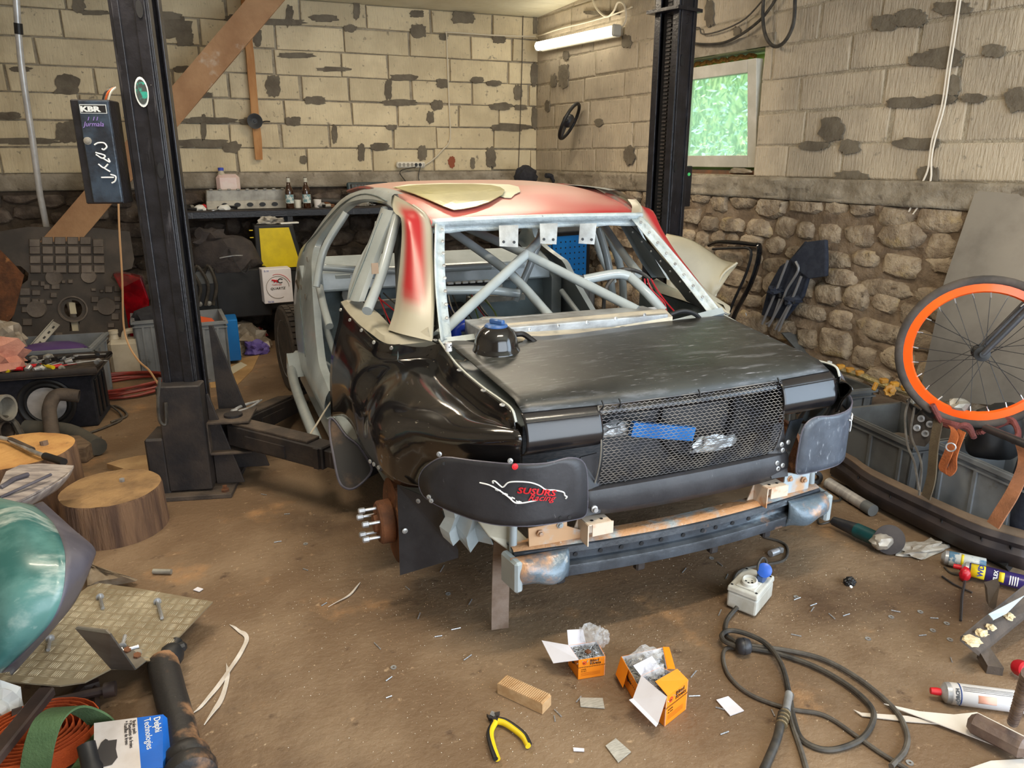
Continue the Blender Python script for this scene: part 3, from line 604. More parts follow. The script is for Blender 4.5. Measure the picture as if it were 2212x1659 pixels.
for x,y in ((926,1072),(931,1080)): washer(fp(x,y),(-.6,-.8,0),.008)
for x,y in ((959,1000),(1210,1117),(1229,1116)): MB().lathe([(.006,0),(.006,.001)],fp(x,y,.004),(-.2,-1,0),10).build('drill_hole',M_black,o)
MB().lathe([(.010,0),(.010,.003),(.004,.004)],fp(1111,1006),(-.1,-1,0),12).build('red_rivet',M_red,car,label='red painted rivet')
for k,(x,y) in enumerate(((818,992),(826,998),(836,1005),(830,1000))[:3]): washer(BY(x,y,2.50)+V((-.035,-.02,.005)),(-1,-.5,.1),.008)
washer(BY(911,1072,2.18)+V((-.02,-.03,0)),(-.8,-.7,0),.008)
# sticker on the left flap: car outline, checker tail, words
def fpath(pts,n=4): return [fp(p.x,p.y,.006) for p in catmull([V((a,b,0)) for a,b in pts],n)]
def z2(pts): return [(680+x/3.456,700+y/3.456) for x,y in pts]
both_st=MB()
for pts in ([(1330,1185),(1325,1168),(1345,1170),(1385,1205),(1405,1212),(1440,1180),(1500,1172),(1600,1178),(1670,1200),(1720,1232),(1780,1235),(1850,1250),(1862,1275),(1878,1285),(1868,1300)],[(1228,1180),(1300,1198),(1370,1235),(1440,1285),(1490,1328),(1540,1332),(1600,1322),(1650,1312)]):
    q=catmull([V((a,b,0)) for a,b in z2(pts)],4); n_=len(q)
    both_st.tube([fp(p.x,p.y,.0045) for p in q],.0026,4,flat=1)
both_st.build('sticker_outline',M_wht,o,label='white car outline sticker')
ck=MB()
for i in range(9):
    for j in range(2):
        if (i+j)%2==0:
            x=1310+i*26+j*6; y=1196+i*14.5+j*13; q=z2([(x,y),(x+24,y+10),(x+26,y+22),(x+2,y+12)]); ck.add([fp(a,b,.0045) for a,b in q],[(0,1,2,3)])
ck.build('checkered_tail',M_wht,o)
def decal(s_,x0,y0,w_px,h_px,slope,m,parent,fn,shear=0,bold=0):
    cu=bpy.data.curves.new('t','FONT'); cu.body=s_; cu.size=1; cu.shear=shear; cu.offset=bold; cu.resolution_u=2; t=bpy.data.objects.new('t',cu); COL.objects.link(t)
    me=bpy.data.meshes.new_from_object(t.evaluated_get(bpy.context.evaluated_depsgraph_get())); bpy.data.objects.remove(t); W_=max(v.co.x for v in me.vertices); H_=max(v.co.y for v in me.vertices)
    b=MB(); b.add([fn(x0+v.co.x/W_*w_px,y0-v.co.y/H_*h_px+slope*v.co.x/W_*w_px) for v in me.vertices],[tuple(q.vertices) for q in me.polygons]); return b.build('lettering',m,parent)
decal('SUSURS',1115,1063,86,13,.08,M_red,o,lambda x,y:fp(x,y,.007),shear=.25,bold=.03)
decal('Racing',1138,1079,62,13,.02,M_red,o,lambda x,y:fp(x,y,.0075),shear=.5,bold=.01)
# right flap sticker, seen edge on: same mark further round
def mp(x,y): p=mir(fp(x,y,.008)); return p
rs=MB()
for pts in ([(1330,1185),(1325,1168),(1345,1170),(1385,1205),(1405,1212),(1440,1180),(1500,1172),(1600,1178),(1670,1200),(1720,1232),(1780,1235),(1850,1250)],[(1228,1180),(1300,1198),(1370,1235),(1440,1285),(1490,1328),(1600,1322)]):
    q=catmull([V((a,b,0)) for a,b in z2(pts)],4); rs.tube([mp(2140-p.x,p.y-12) for p in q][::-1],.0028,4)
rs.build('sticker_outline',M_wht,o2,label='white car outline sticker')
decal('SUSURS',2140-1115-86+84,1063,-86,13,0,M_red,o2,mp,shear=-.2,bold=.03)
# far-side bracket plate and washers beside the grille
both('corner_bracket',lambda:MB().prism([V((1.02,1.93,.70)),V((1.06,1.925,.56)),V((1.0,1.94,.55)),V((.93,1.96,.69))],V((0,.005,0))),M_beam)
for x,y in ((1688,960),(1702,955),(1690,972),(1678,1000),(1690,1005),(1680,1012)): washer(BY(x,y,1.905),(0,-1,.1),.009)
cs=MB(); cs.grid([[BY(1798,789,2.02),BY(1812,800,2.06),BY(1824,820,2.12),BY(1834,850,2.2)],[BY(1806,815,1.985),BY(1815,822,2.02),BY(1826,838,2.08),BY(1836,862,2.16)],[BY(1812,845,1.975),BY(1818,850,2.0),BY(1827,860,2.05),BY(1836,878,2.13)],[BY(1815,872,1.985),BY(1820,878,2.01),BY(1827,886,2.05),BY(1834,896,2.11)]],4,4); cs.build('corner_skin',M_scuffsky,car,smooth=True,solid=.004)
# dome filler with blue cap and hose
dm=MB(); dc=BY(1072,768,2.455); dm.lathe([(.088,0),(.092,.012),(.090,.022),(.083,.03),(.081,.045),(.075,.072),(.062,.094),(.045,.108),(.02,.114),(0,.115)],dc,(0,0,1),28)
dome=dm.build('filler_dome',M_gelcoat,car,smooth=True,ang=60)
cp=MB(); cp.lathe([(.042,.104),(.043,.112),(.038,.118),(0,.119)],dc,(0,0,1),20); cp.box(dc+V((.004,0,.126)),(.020,.062,.018),rz(30),.004); cp.build('blue_cap',mat('blue_plastic_cap',c(60,96,150),rough=.35),car,smooth=True)
MB().tube([BY(1104,716,2.56),BY(1112,722,2.53),BY(1130,722,2.52),BY(1146,732,2.50),BY(1156,740,2.49)],.011,8,sm=4).build('breather_hose',M_black,car,smooth=True)
MB().lathe([(.013,0),(.013,.03),(.008,.03),(.008,.026)],BY(969,758,2.50),(0,0,1),12).build('white_collar',mat('white_nylon',c(220,220,222),c(60,60,64),rough=.5,scale=60,thr=(.55,.65)),car,smooth=True)
# ---- roll cage ----
tubes=[((960,488,3.55),(1100,590,3.2),(1192,688,2.95),0),((1000,488,3.6),(1137,549,3.15),None,0),((946,726,2.70),(1137,549,3.15),None,1),((1137,549,3.15),(1165,518,3.4),(1188,482,3.6),1),((1137,549,3.15),(1376,670,2.74),None,1),
((941,628,3.22),(1052,627,3.22),(1120,634,3.22),0),((1262,604,2.95),(1330,592,2.9),(1360,597,2.88),2),((1300,480,3.62),(1344,545,3.3),(1380,592,3.0),0),((1292,490,3.66),(1312,560,3.66),(1324,640,3.64),0),((1283,497,4.2),(1297,550,4.2),(1326,610,4.2),0),((1106,590,3.9),(1186,680,3.2),None,0),((690,577,4.45),(853,585,4.45),(1060,575,4.45),0),
((858,468,3.4),(825,590,3.2),(793,672,3.0),1),((819,480,3.75),(806,560,3.72),(800,600,3.7),0),((748,460,4.3),(700,540,4.3),(683,620,4.25),0),((690,620,4.4),(700,665,4.2),(712,705,4.05),1),((1360,597,2.88),(1395,630,2.8),(1432,672,2.74),2),((1180,470,3.75),(1150,560,3.75),(1112,650,3.75),0)]
for a,b,d,k in tubes:
    P=[BY(*a),BY(*b)]+([BY(*d)] if d else [])
    MB().tube(P,.022 if k!=0 else .021,12,sm=5).build('cage_tube',M_cage,car,smooth=True)
# main hoop and far door-bars, symmetric
hoop=[V((.66,3.72,.30)),V((.66,3.72,.9)),V((.80,3.7,1.22)),V((.95,3.7,1.33)),V((1.45,3.7,1.375)),V((1.95,3.7,1.33)),V((2.10,3.7,1.22)),V((2.24,3.72,.9)),V((2.24,3.72,.30))]
MB().tube(hoop,.022,12,sm=5).build('main_hoop',M_cage,car,smooth=True)
for s in (0,1):
    for P in ([V((.64,3.75,.75)),V((.62,4.2,.42)),V((.62,4.6,.35))],[V((.64,3.75,.38)),V((.62,4.6,.72))]):
        MB().tube([mir(p) if s else p for p in P],.020,10,sm=4).build('door_bar',M_cage,car,smooth=True)
# gauze patch taped on a stay
MB().box(BY(810,580,3.08),(.030,.004,.045),rz(10)).build('cardboard_tag',mat('brown_card_tag',c(156,134,112),rough=.9),car)
# ---- floor pan, sills, bulkheads ----
fl=MB(); fl.box((XC,3.6,.24),(1.52,2.3,.03)); fl.box((XC,4.75,.26),(1.5,.4,.05)); fl.build('floor_pan',M_carin,car)
tn=MB(); tn.hexa([V((1.30,2.9,.25)),V((1.60,2.9,.25)),V((1.60,4.8,.25)),V((1.30,4.8,.25))],[V((1.36,2.9,.42)),V((1.54,2.9,.42)),V((1.54,4.8,.46)),V((1.36,4.8,.46))]); tn.build('transmission_tunnel',M_carin,car,bev=.02)
both('sill',lambda:MB().prism([V((.50,3.2,.20)),V((.66,3.2,.20)),V((.67,3.2,.36)),V((.62,3.2,.40)),V((.53,3.2,.36))],V((0,1.68,0))),M_car,bev=.012)
both('sill_tube',lambda:MB().tube([V((.50,4.86,.38)),V((.44,4.72,.34)),V((.425,4.3,.27)),V((.425,3.35,.235))],.030,10,sm=3),M_cage,smooth=True)
both('sill_bracket',lambda:MB().prism([V((.42,4.75,.42)),V((.42,4.60,.30)),V((.42,4.85,.30))],V((.10,0,0))),M_car)
both('front_post_box',lambda:MB().prism([V((.56,4.72,.38)),V((.56,5.10,.38)),V((.56,5.10,.90)),V((.56,4.9,.95)),V((.56,4.72,.80))],V((.08,0,0))),M_car,bev=.01)
blk=MB(); blk.box((XC,4.88,.50),(1.62,.03,.55)); blk.build('bulkhead',M_carin,car)
cw=MB(); cw.prism([V((.66,4.70,.80)),V((.66,5.00,.80)),V((.66,5.05,.96)),V((.66,4.92,1.0)),V((.66,4.72,.93))],V((1.58,0,0))); cw.build('cowl',M_car,car,bev=.015)
for k in range(7): MB().box((.80+.2*k,4.718,.87),(.10,.012,.07),ch=.004).build('cowl_rib',M_car,car)
br=MB(); br.box((1.15,4.6,.72),(.5,.05,.05)); br.box((1.8,4.62,.70),(.4,.05,.04)); br.build('dash_support',M_aludull,car)
for (x,y,z,sx,sy,sz) in ((1.62,4.6,.80,.34,.05,.045),(.98,4.55,.60,.12,.12,.10),(1.18,4.5,.55,.16,.10,.12),(1.45,4.55,.62,.2,.1,.16)):
    MB().box((x,y,z),(sx,sy,sz),rz(3),.01).build('control_box',M_black,car)
for k in range(3):
    MB().lathe([(.03,0),(.03,.02),(.055,.025),(.055,.05),(.02,.055)],V((.85+.5*k,4.82,.75)),(0,-1,.2),14).build('gauge_pod',M_aludull,car,smooth=True)
for k in range(6): MB().box((1.46+.05*k,4.57,.83),(.035,.03,.012)).build('fuse',M_wht,car)
wr_=random.Random(3)
wc_=[(mat('red_wire',c(170,30,40),rough=.4),4),(mat('white_wire',c(214,206,190),rough=.5),5),(M_cable,7),(mat('green_wire',c(120,150,70),rough=.5),2),(M_bluehose,2)]
for m_,n_ in wc_:
    for k in range(n_):
        x=wr_.uniform(.75,1.7); P=[V((x,4.55,.80))]+[V((x+wr_.uniform(-.12,.12)*j,4.5-.25*j+wr_.uniform(-.1,.1),.72-.09*j+wr_.uniform(-.08,.08))) for j in range(1,5)]
        MB().tube(P,.0045,5,sm=5).build('wire',m_,car,smooth=True)
# engine bay bits between hoop and tail: tank box, rails, blue elbow, coil hoses
en=MB(); en.prism([BY(1035,706,2.62),BY(1437,668,2.62),BY(1453,684,2.58),BY(1452,707,2.56),BY(1260,731,2.545),BY(1048,744,2.53)],V((0,.012,0))); en.build('radiator_top_panel',mat('cream_aluminium',c(206,196,176),c(176,168,156),rough=.4,metal=.35,scale=7,stretch=(1,4,1)),car)
ra=MB(); a,b=BY(1040,712,2.58),BY(1445,678,2.58); ra.hexa([a+V((0,0,-.06)),b+V((0,0,-.06)),b+V((0,.20,-.06)),a+V((0,.20,-.06))],[a,b,b+V((0,.20,.0)),a+V((0,.20,0))]); ra.build('radiator_tank',M_alu,car,bev=.006)
st=MB(); a,b=BY(1040,695,2.75),BY(1425,668,2.75); st.tube([a,b],.012,4); st.build('steel_cross_bar',M_steel,car)
for k in range(5):
    p=BY(1143+k*62,712-k*8,2.555); washer(p+V((0,-.004,0)),(0,-1,.3),.008)
for x,y in ((1160,742),(1345,722)):
    MB().lathe([(.045,0),(.045,.01),(.015,.02),(.015,.03)],BY(x,y,2.57),(0,-.2,1),16).build('fan_cap',M_aludull,car,smooth=True)
MB().tube([BY(985,728,2.85),BY(984,712,2.85),BY(995,704,2.85),BY(1025,704,2.85)],.026,12,sm=5).build('blue_hose_elbow',M_bluehose,car,smooth=True)
for x in (1003,1014,1038): MB().lathe([(.029,0),(.029,.012)],BY(x,705,2.85),(1,-.1,0),14,).build('hose_clamp',M_steel,car,smooth=True)
MB().tube([BY(1022,722,2.8),BY(1034,694,2.8),BY(1044,690,2.8),BY(1110,690,2.8)],.012,4).build('steel_strap',M_aludull,car)
for P in ([(1330,590,2.95),(1345,582,2.9),(1370,584,2.9),(1400,600,2.9),(1425,640,2.85)],[(1335,590,2.9),(1310,620,2.9),(1304,660,2.9),(1306,690,2.85)]):
    MB().tube([BY(*p) for p in P],.009,7,sm=5).build('wiring_loom',M_cable,car,smooth=True)
for dx in (0,6,14): MB().tube([BY(1392+dx,602,2.85),BY(1398+dx*1.5,625,2.83),BY(1430+dx*.6,652,2.8),BY(1428+dx*2,672,2.78)],.0035,5,sm=5).build('red_wire',mat('red_wire',c(170,30,40)),car,smooth=True)
MB().tube([BY(1447,680,2.6),BY(1475,672,2.6),BY(1500,678,2.6),BY(1515,692,2.6)],.010,8,sm=5).build('black_hose',M_black,car,smooth=True)
rng_=MB(); rng_.tube([BY(1440,705,2.66),BY(1560,674,2.62)],.022,4); rng_.build('rear_shelf_rail',M_car,car)
# inner far C-pillar sheet, dark, riveted
def sheet():
    P=[V((.955,3.2,1.30)),V((.80,2.66,.93)),V((.745,2.78,.92)),V((.72,3.0,.93)),V((.80,3.32,1.20)),V((.85,3.42,1.32))]
    return MB().prism(P,V((.006,0,0)))
both('inner_pillar_sheet',sheet,mat('dark_aluminium_sheet',c(96,98,98),c(72,74,74),rough=.32,metal=.7,scale=4,bump=.05))
for k in range(8):
    q=mir(V((.955,3.2,1.30)).lerp(V((.80,2.66,.93)),.1+.11*k)+V((.012,.02,-.005))); washer(q,(-.9,-.4,0),.005,name='rivet')
    q=mir(V((.84,3.38,1.28)).lerp(V((.73,2.9,.93)),.05+.12*k)+V((.012,-.01,0))); washer(q,(-.9,-.4,0),.005,name='rivet')
both('inner_side_panel',lambda:MB().prism([V((.60,2.75,.30)),V((.60,3.6,.30)),V((.60,3.6,.90)),V((.66,2.75,.90))],V((.02,0,0))),M_carin)
both('strut_tower',lambda:MB().lathe([(.16,0),(.15,.28),(.10,.36),(.04,.37)],V((.84,2.75,.45)),(0,0,1),18),mat('silver_tower',c(150,156,156),c(190,192,190),rough=.35,metal=.5,scale=7),smooth=True)
# fan shroud, blue bar and foil behind the grille
MB().box((XC,2.13,.68),(1.1,.05,.40),ch=.01).build('radiator_core',mat('radiator_core',c(54,56,60),c(78,76,76),rough=.5,metal=.4,scale=40,stretch=(1,1,6)),car)
MB().lathe([(.16,0),(.165,.015),(.150,.02),(.145,0)],V((1.60,2.10,.70)),(0,-1,0),32,closed=True).build('fan_ring',M_black,car,smooth=True)
MB().box((1.40,2.02,.70),(.26,.02,.05),Matrix.Rotation(math.radians(12),3,'Y')).build('blue_bar',M_blue,car)
lump(V((1.62,2.02,.60)),(.09,.02,.035),3,.5,sub=3).build('crumpled_foil',M_alu,car,smooth=False)
lump(V((1.22,2.05,.70)),(.07,.02,.03),5,.5).build('crumpled_foil',M_alu,car)
MB().prism([V((1.0,1.97,.46)),V((1.86,1.97,.46)),V((1.9,2.35,.44)),V((.96,2.35,.44))],V((0,0,.004))).build('undertray_plate',M_plast,car)
# ---- bumper beam ----
def bx(s): return .815+1.27*s
def beamrow(s):
    X=bx(s); Y=1.955-.055*math.sin(PI*s); zt=.392+.0*s; z=lambda t:zt+t
    return [V((X,Y+.07,z(.0))),V((X,Y+.02,z(.004))),V((X,Y-.005,z(-.004))),V((X,Y-.008,z(-.022))),V((X,Y+.014,z(-.028))),V((X,Y+.014,z(-.062))),V((X,Y-.012,z(-.07))),V((X,Y-.014,z(-.078))),V((X,Y-.010,z(-.108))),V((X,Y+.07,z(-.11)))]
bm_=MB().grid([beamrow(k/24) for k in range(25)]); beam=bm_.build('bumper_beam',M_beam,car,smooth=True,ang=25,solid=.003)
for s in (.17,.24,.30,.36,.42,.49,.555,.60,.66,.72):
    p=beamrow(s)[4].lerp(beamrow(s)[5],.5); MB().lathe([(.008,0),(.008,.001)],p+V((0,-.0035,0)),(0,-1,0),10).build('beam_hole',M_black,beam)
for s in (.13,.36,.60,.80):
    p=beamrow(s)[8]; MB().box(p+V((0,.03,-.018)),(.035,.03,.045),ch=.006).build('beam_clip',M_blkdust,beam)
def endcap(sgn):
    mb=MB(); x0=.815 if sgn<0 else 2.085; rows=[]
    prof=[(0,.0,-.085),(0,-.030,-.078),(.02,-.040,-.05),(.06,-.042,-.028),(.10,-.030,-.012),(.14,-.012,-.008)]
    for k,(t) in enumerate((0,.08,.2,.35,.5,.65,.8,.92,1)):
        X=x0-sgn*(-.02+.20*t); bul=math.sin(PI*min(1,t*1.0))**.5 if 0<t<1 else .15; w_=.5+.5*math.sin(t*9+1)
        rows.append([V((X,1.955-.02-.012*t+(-.055*bul-.008*w_)*math.sin(PI*j/6)**.6,.385-.105*j/6+ (.01*math.sin(t*7) if 0<j<6 else 0))) for j in range(7)])
    return mb.grid(rows,3,3)
endcap(-1).build('beam_end_bracket',M_press,car,smooth=True,solid=.004); endcap(1).build('beam_end_bracket',M_press,car,smooth=True,solid=.004)
# rusty ledge and brackets on the beam
MB().grid([[beamrow(k/20)[0]+V((0,.0,.004)),beamrow(k/20)[1]+V((0,-.002,.006)),beamrow(k/20)[2]+V((0,.004,.005))] for k in range(21)],1,2).build('dirt_ledge',M_dirt,car,smooth=True)
def ubr(x0,z0,w_,h):
    mb=MB(); Y=1.925
    mb.prism([V((x0-.03,Y+.035,z0)),V((x0+w_,Y+.035,z0)),V((x0+w_,Y+.035,z0+h)),V((x0,Y+.035,z0+h))],V((0,.004,0)))
    mb.box((x0+w_/2,Y,z0+h),(w_,.07,.004)); mb.box((x0+w_/2+.01,Y-.035,z0+h-.02),(w_*.9,.004,.042)); mb.box((x0,Y,z0+h/2),(.004,.07,h)); return mb
for x0 in (1.05,1.775): 
    u_=ubr(x0,.395,.085,.075).build('rusty_bracket',mat('rust_white_bracket',c(214,196,176),c(186,130,84),rough=.6,scale=8,thr=(.45,.6)),car)
    for q in (.025,.06): MB().lathe([(.0055,0),(.0055,.001)],V((x0+q,1.915,.4725)),(0,0,1),8).build('bracket_hole',M_black,u_)
def pl_(): return MB().prism([V((.87,1.955,.40)),V((.868,1.957,.465)),V((.93,1.95,.468)),V((.975,1.945,.485)),V((1.0,1.945,.49)),V((1.0,1.945,.452)),V((1.05,1.942,.43)),V((1.05,1.942,.40))],V((0,.005,0)))
both('mounting_plate',pl_,mat('dirty_mount',c(176,188,194),c(200,160,122),rough=.5,scale=6,thr=(.42,.55)))
for X,z in ((.905,.445),(.975,.462)):
    for s in (0,1):
        p=V((X,1.948,z)); MB().lathe([(.013,0),(.013,.004),(.008,.005),(.008,.012)],mir(p) if s else p,(0,-1,0),6).build('hex_bolt',M_dirt,car)
# pale blue crumpled chassis ends under the flap
def rail():
    mb=MB(); rows=[]
    for k,(X,Y,z0,z1) in enumerate([(.64,2.16,.50,.38),(.66,2.12,.53,.35),(.69,2.14,.53,.37),(.71,2.09,.53,.33),(.75,2.12,.52,.36),(.78,2.06,.52,.36)]): rows.append([V((X,Y,z0)),V((X+.01,Y-.012,(z0*2+z1)/3)),V((X-.006,Y+.004,(z0+2*z1)/3)),V((X+.005,Y,z1+.012*(k%2)))])
    return mb.grid(rows,1,2)
both('chassis_leg_skin',rail,M_car,solid=.004)
def rail2():
    return MB().prism([V((.70,2.06,.52)),V((.80,2.03,.50)),V((.90,2.0,.38)),V((.89,1.99,.33)),V((.83,2.0,.36)),V((.76,2.03,.42))],V((0,.03,0)))
both('chassis_leg_web',rail2,M_primer,bev=.004)
both('support_tube',lambda:MB().tube([V((.83,1.99,.50)),V((.825,1.985,.36))],.013,10),M_car,smooth=True)
both('leg_end_plate',lambda:MB().box((.805,1.945,.33),(.03,.10,.11),rz(8),.008),M_car)
# far tower of black mud flap + arch liner
MB().prism([BY(858,1048,2.34),BY(945,1085,2.22),BY(990,1190,2.18),BY(990,1205,2.18),BY(864,1243,2.30)],V((.002,.006,0))).build('mud_flap',M_plast,car)
washer(BY(873,1144,2.31)+V((0,-.01,0)),(0,-1,0),.010)
def liner():
    pts=smoothpx([(714,903),(728,912),(748,940),(775,962),(800,1000),(803,1018),(785,1040),(762,1055),(742,1050),(731,1030),(722,985),(714,940)],3); P=[BY(x,y,3.0-(y-900)*.0016) for x,y in pts]; return P
LP=liner(); both('arch_liner',lambda:MB().prism(LP,V((.004,.006,0))),mat('muddy_plastic',c(34,33,34),c(112,86,64),rough=.6,scale=3,thr=(.48,.66)))
both('liner_edge',lambda:MB().tube([p+V((-.003,-.004,0)) for p in LP],.005,5,closed=True),M_dkgrey,smooth=True)
# rear hub and brake disc, both sides
def hubs(s):
    q=lambda p: mir(p) if s else V(p)
    ax=V((1 if s else -1,-.0,0)); hc=q(V((.555,2.47,.315)))
    d=MB().lathe([(.07,-.006),(.158,-.006),(.160,0),(.158,.012),(.07,.012)],hc,ax,36,closed=True).build('brake_disc',M_rust,car,smooth=True,ang=30)
    h=MB().lathe([(.075,.012),(.082,.02),(.080,.062),(.072,.07),(.035,.07),(.033,.085),(.0,.085)],hc,ax,28).build('hub_drum',M_rust,car,smooth=True,ang=30)
    for k in range(5):
        a=2*PI*k/5+.5; x,y,_=basis(ax); p=hc+ax*.07+(x*math.cos(a)+y*math.sin(a))*.055
        st=MB(); st.lathe([(.006,0),(.006,.045)],p,ax,8); b=st.build('wheel_stud',M_steel,h,smooth=True); n_=MB().lathe([(.006,.040),(.011,.042),(.011,.062),(.007,.066)],p,ax,6).build('wheel_nut',M_steel,h)
    MB().box(hc+V((.06 if s else .04,-.11,.0))-ax*.0,(.07,.06,.12),ch=.012).build('brake_caliper',M_rust,car)
    MB().tube([hc-ax*.02,hc-ax*.3+V((0,.1,.02)),hc-ax*.5+V((0,.35,.06))],.03,8,sm=3).build('trailing_arm',M_rust,car,smooth=True)
    MB().box(hc-ax*.04+V((0,-.06,-.10)),(.06,.14,.012)).build('arm_tab',M_rust,car)
hubs(0); hubs(1)
# front wheels
def wheel(x,y,ax):
    r=.305; o=V((x,y,r)); 
    t=MB().lathe([(.205,-.085),(.25,-.095),(.288,-.092),(.300,-.08),(.302,0),(.300,.08),(.288,.092),(.25,.095),(.205,.085)],o,ax,48).build('tyre',M_rubber,car,smooth=True,ang=35)
    X_,Y_,Z_=basis(ax); tb=MB()
    for k in range(44):
        for j in (-1.5,-.5,.5,1.5):
            a=2*PI*(k+(.5 if j in(-.5,1.5) else 0))/44; n_=X_*math.cos(a)+Y_*math.sin(a); tg=Z_.cross(n_); tb.box(o+n_*.304+Z_*j*.042,(.036,.030,.014),Matrix((Z_,tg,n_)).transposed())
    tb.build('tread_blocks',M_rubber,t,stuff=True)
    rm=MB().lathe([(.205,-.08),(.198,.0),(.203,.085),(.208,.088),(.195,.07),(.16,.055),(.12,.06),(.07,.068),(.0,.07)],o,ax,36).build('rim',mat('silver_rim',c(170,172,174),c(110,104,98),rough=.4,metal=.6,scale=5),car,smooth=True,ang=40)
    for k in range(8):
        a=2*PI*k/8; n_=X_*math.cos(a)+Y_*math.sin(a); MB().lathe([(.022,0),(.022,.006)],o+n_*.145+Z_*.056,Z_,10).build('rim_hole',M_black,rm)
wheel(.55,5.36,V((-1,-.12,0)).normalized()); wheel(2.35,5.36,V((1,.12,0)).normalized())
# front wings remains: inner wings and front crossmember in front of the bulkhead
both('inner_wing',lambda:MB().prism([V((.70,4.95,.45)),V((.70,5.85,.45)),V((.72,5.85,.72)),V((.72,5.5,.86)),V((.72,4.95,.88))],V((.06,0,0))),M_car,bev=.01)
MB().box((XC,5.86,.55),(1.35,.06,.30),ch=.01).build('front_panel',M_car,car)
en=MB(); en.box((1.45,5.4,.62),(.45,.6,.25),ch=.03); en.build('engine_block',M_aludull,car)
lump(V((.585,4.95,.80)),(.045,.10,.11),8,.5,sub=3,flat=False).build('crushed_wing_edge',mat('crushed_metal',c(120,112,98),c(90,84,74),rough=.7,scale=14,metal=.3),car)
# hanging webbing strap: top-level thing
MB().ribbon([V((.85,2.13,.36)),V((.838,2.115,.30)),V((.83,2.105,.20)),V((.825,2.1,.10)),V((.823,2.098,.012))],.062,V((1,-.15,0)),.004,sm=5).solo('webbing_strap',M_web,'dirty brown webbing strap hanging down under the car tail','strap')
# fibreglass templates on the roof
def onroof(px,py,off):
    d=ray(px,py); t=3.0
    while t<7:
        p=O0+d*t
        if p.z<roofz(p.x,p.y)+off: return V((p.x,p.y,roofz(p.x,p.y)+off))
        t+=.004
    return O0+d*4.6
def sheet_on_roof(px,off,name,m,label):
    P=[onroof(x,y,off) for x,y in px]; cx=sum(a for a,b in px)/len(px); cy=sum(b for a,b in px)/len(px)
    mb=MB(); n=len(px); K=5; vs=[]
    for k in range(K+1): vs+=[onroof(cx+(a-cx)*(1-k/K*.97),cy+(b-cy)*(1-k/K*.97),off) for a,b in px]
    mb.add(vs,[(k*n+i,k*n+(i+1)%n,(k+1)*n+(i+1)%n,(k+1)*n+i) for k in range(K) for i in range(n)]+[tuple(range(K*n,K*n+n))])
    mb.solo(name,m,label,'sheet',solid=.003)
sheet_on_roof([(848,405),(880,399),(960,396),(1040,397),(1100,399),(1120,404),(1124,414),(1112,420),(1104,428),(1090,427),(1078,422),(1040,420),(960,415)],.010,'plastic_sheet',mat('cream_fibre_sheet',c(214,214,190),c(196,196,170),rough=.6,scale=5),'cream cut sheet under the olive template on the car roof')
sheet_on_roof([(852,405),(900,400),(960,398),(1020,398),(1060,400),(1080,404),(1090,411),(1086,420),(1074,427),(1058,436),(1030,446),(1003,451),(980,454),(958,446),(936,436),(895,419)],.020,'template_sheet',mat('olive_fibre_sheet',c(178,172,122),c(160,154,108),rough=.25,scale=4,coat=.3),'olive curved template sheet lying on the red car roof')
# ================= two-post lift =================
def post(loc,ang,label,left):
    t=thing('lift_post',label,'car lift',loc,'posts of the two-post lift'); R=rz(ang)
    def B(): return MB(TM(loc,R))
    # local x: across the front face, y: away from camera. open channel side at +x (left post) or -x
    s=1 if left else -1; H_=3.0; hw=.078 if left else .085; dp=.10
    b=B(); b.box((0,-dp+.005,H_/2+.02),(2*hw,.012,H_)); b.box((0,dp-.005,H_/2+.02),(2*hw,.012,H_)); b.box((-s*(hw-.005),0,H_/2+.02),(.012,2*dp,H_))
    for yy in (-dp+.025,dp-.025): b.box((s*hw,yy,H_/2+.02),(.012,.05,H_))
    b.build('column',M_blk,t,bev=.004)
    b=B(); b.box((-s*(hw+.002)+s*.03,-dp-.004,H_/2),(.03,.01,H_-.06)); b.box((s*(hw-.03),-dp-.006,H_/2+.1),(.045,.012,H_-.3)); b.build('face_strip',M_blk,t,bev=.003)
    b=B(); b.box((s*(hw-.05),0,H_/2),(.04,.10,H_-.1)); b.build('inner_rail',M_black,t)
    b=B()
    for k in range(110): b.box((s*(hw-.026),.0,.35+k*.024),(.012,.035,.010))
    b.build('rack_teeth',M_blkdust,t,stuff=True)
    b=B(); b.box((0,0,.012),(.42,.46,.024),ch=.003); b.build('base_plate',M_dkdust,t)
    for sx in (-1,1):
        for sy in (-1,1):
            p=R@V((sx*.175,sy*.195,.024))+V(loc); MB().lathe([(.02,0),(.02,.012),(.012,.014),(.012,.03)],p,(0,0,1),6).build('anchor_bolt',M_rust,t)
    for z in (1.55,2.2,.85):
        b=B(); b.lathe([(.016,0),(.016,.004)],(s*(hw-.03),-dp-.012,z),(0,-1,0),12,scx=.9,scy=2.2); b.build('slot',M_black,t)
    return t,B,s,hw,dp
LP_=V((-.15,3.88,0))
t,B,s,hw,dp=post(LP_,-14,'black steel lift post left of the car with a control box on it',True)
b=B(); b.prism([(.115,.10,.024),(.34,.10,.024),(.135,.10,.80),(.115,.10,.80)],(0,.014,0)); b.prism([(.115,-.10,.024),(.25,-.10,.024),(.125,-.10,.5),(.115,-.10,.5)],(0,.014,0)); b.build('gusset_plate',M_blkdust,t,bev=.003)
b=B(); b.box((.01,-.13,.30),(.20,.10,.54),ch=.006); b.build('carriage',M_blkdust,t)
b=B(); b.box((-.13,-.08,.16),(.09,.20,.30),ch=.01); b.build('cable_guard',M_blkdust,t)
b=B(); b.box((.21,-.03,.36),(.20,.22,.012)); b.box((.21,-.03,.20),(.20,.22,.012)); b.box((.11,-.03,.28),(.012,.22,.16)); bk=b.build('arm_bracket',M_dkdust,t,bev=.003)
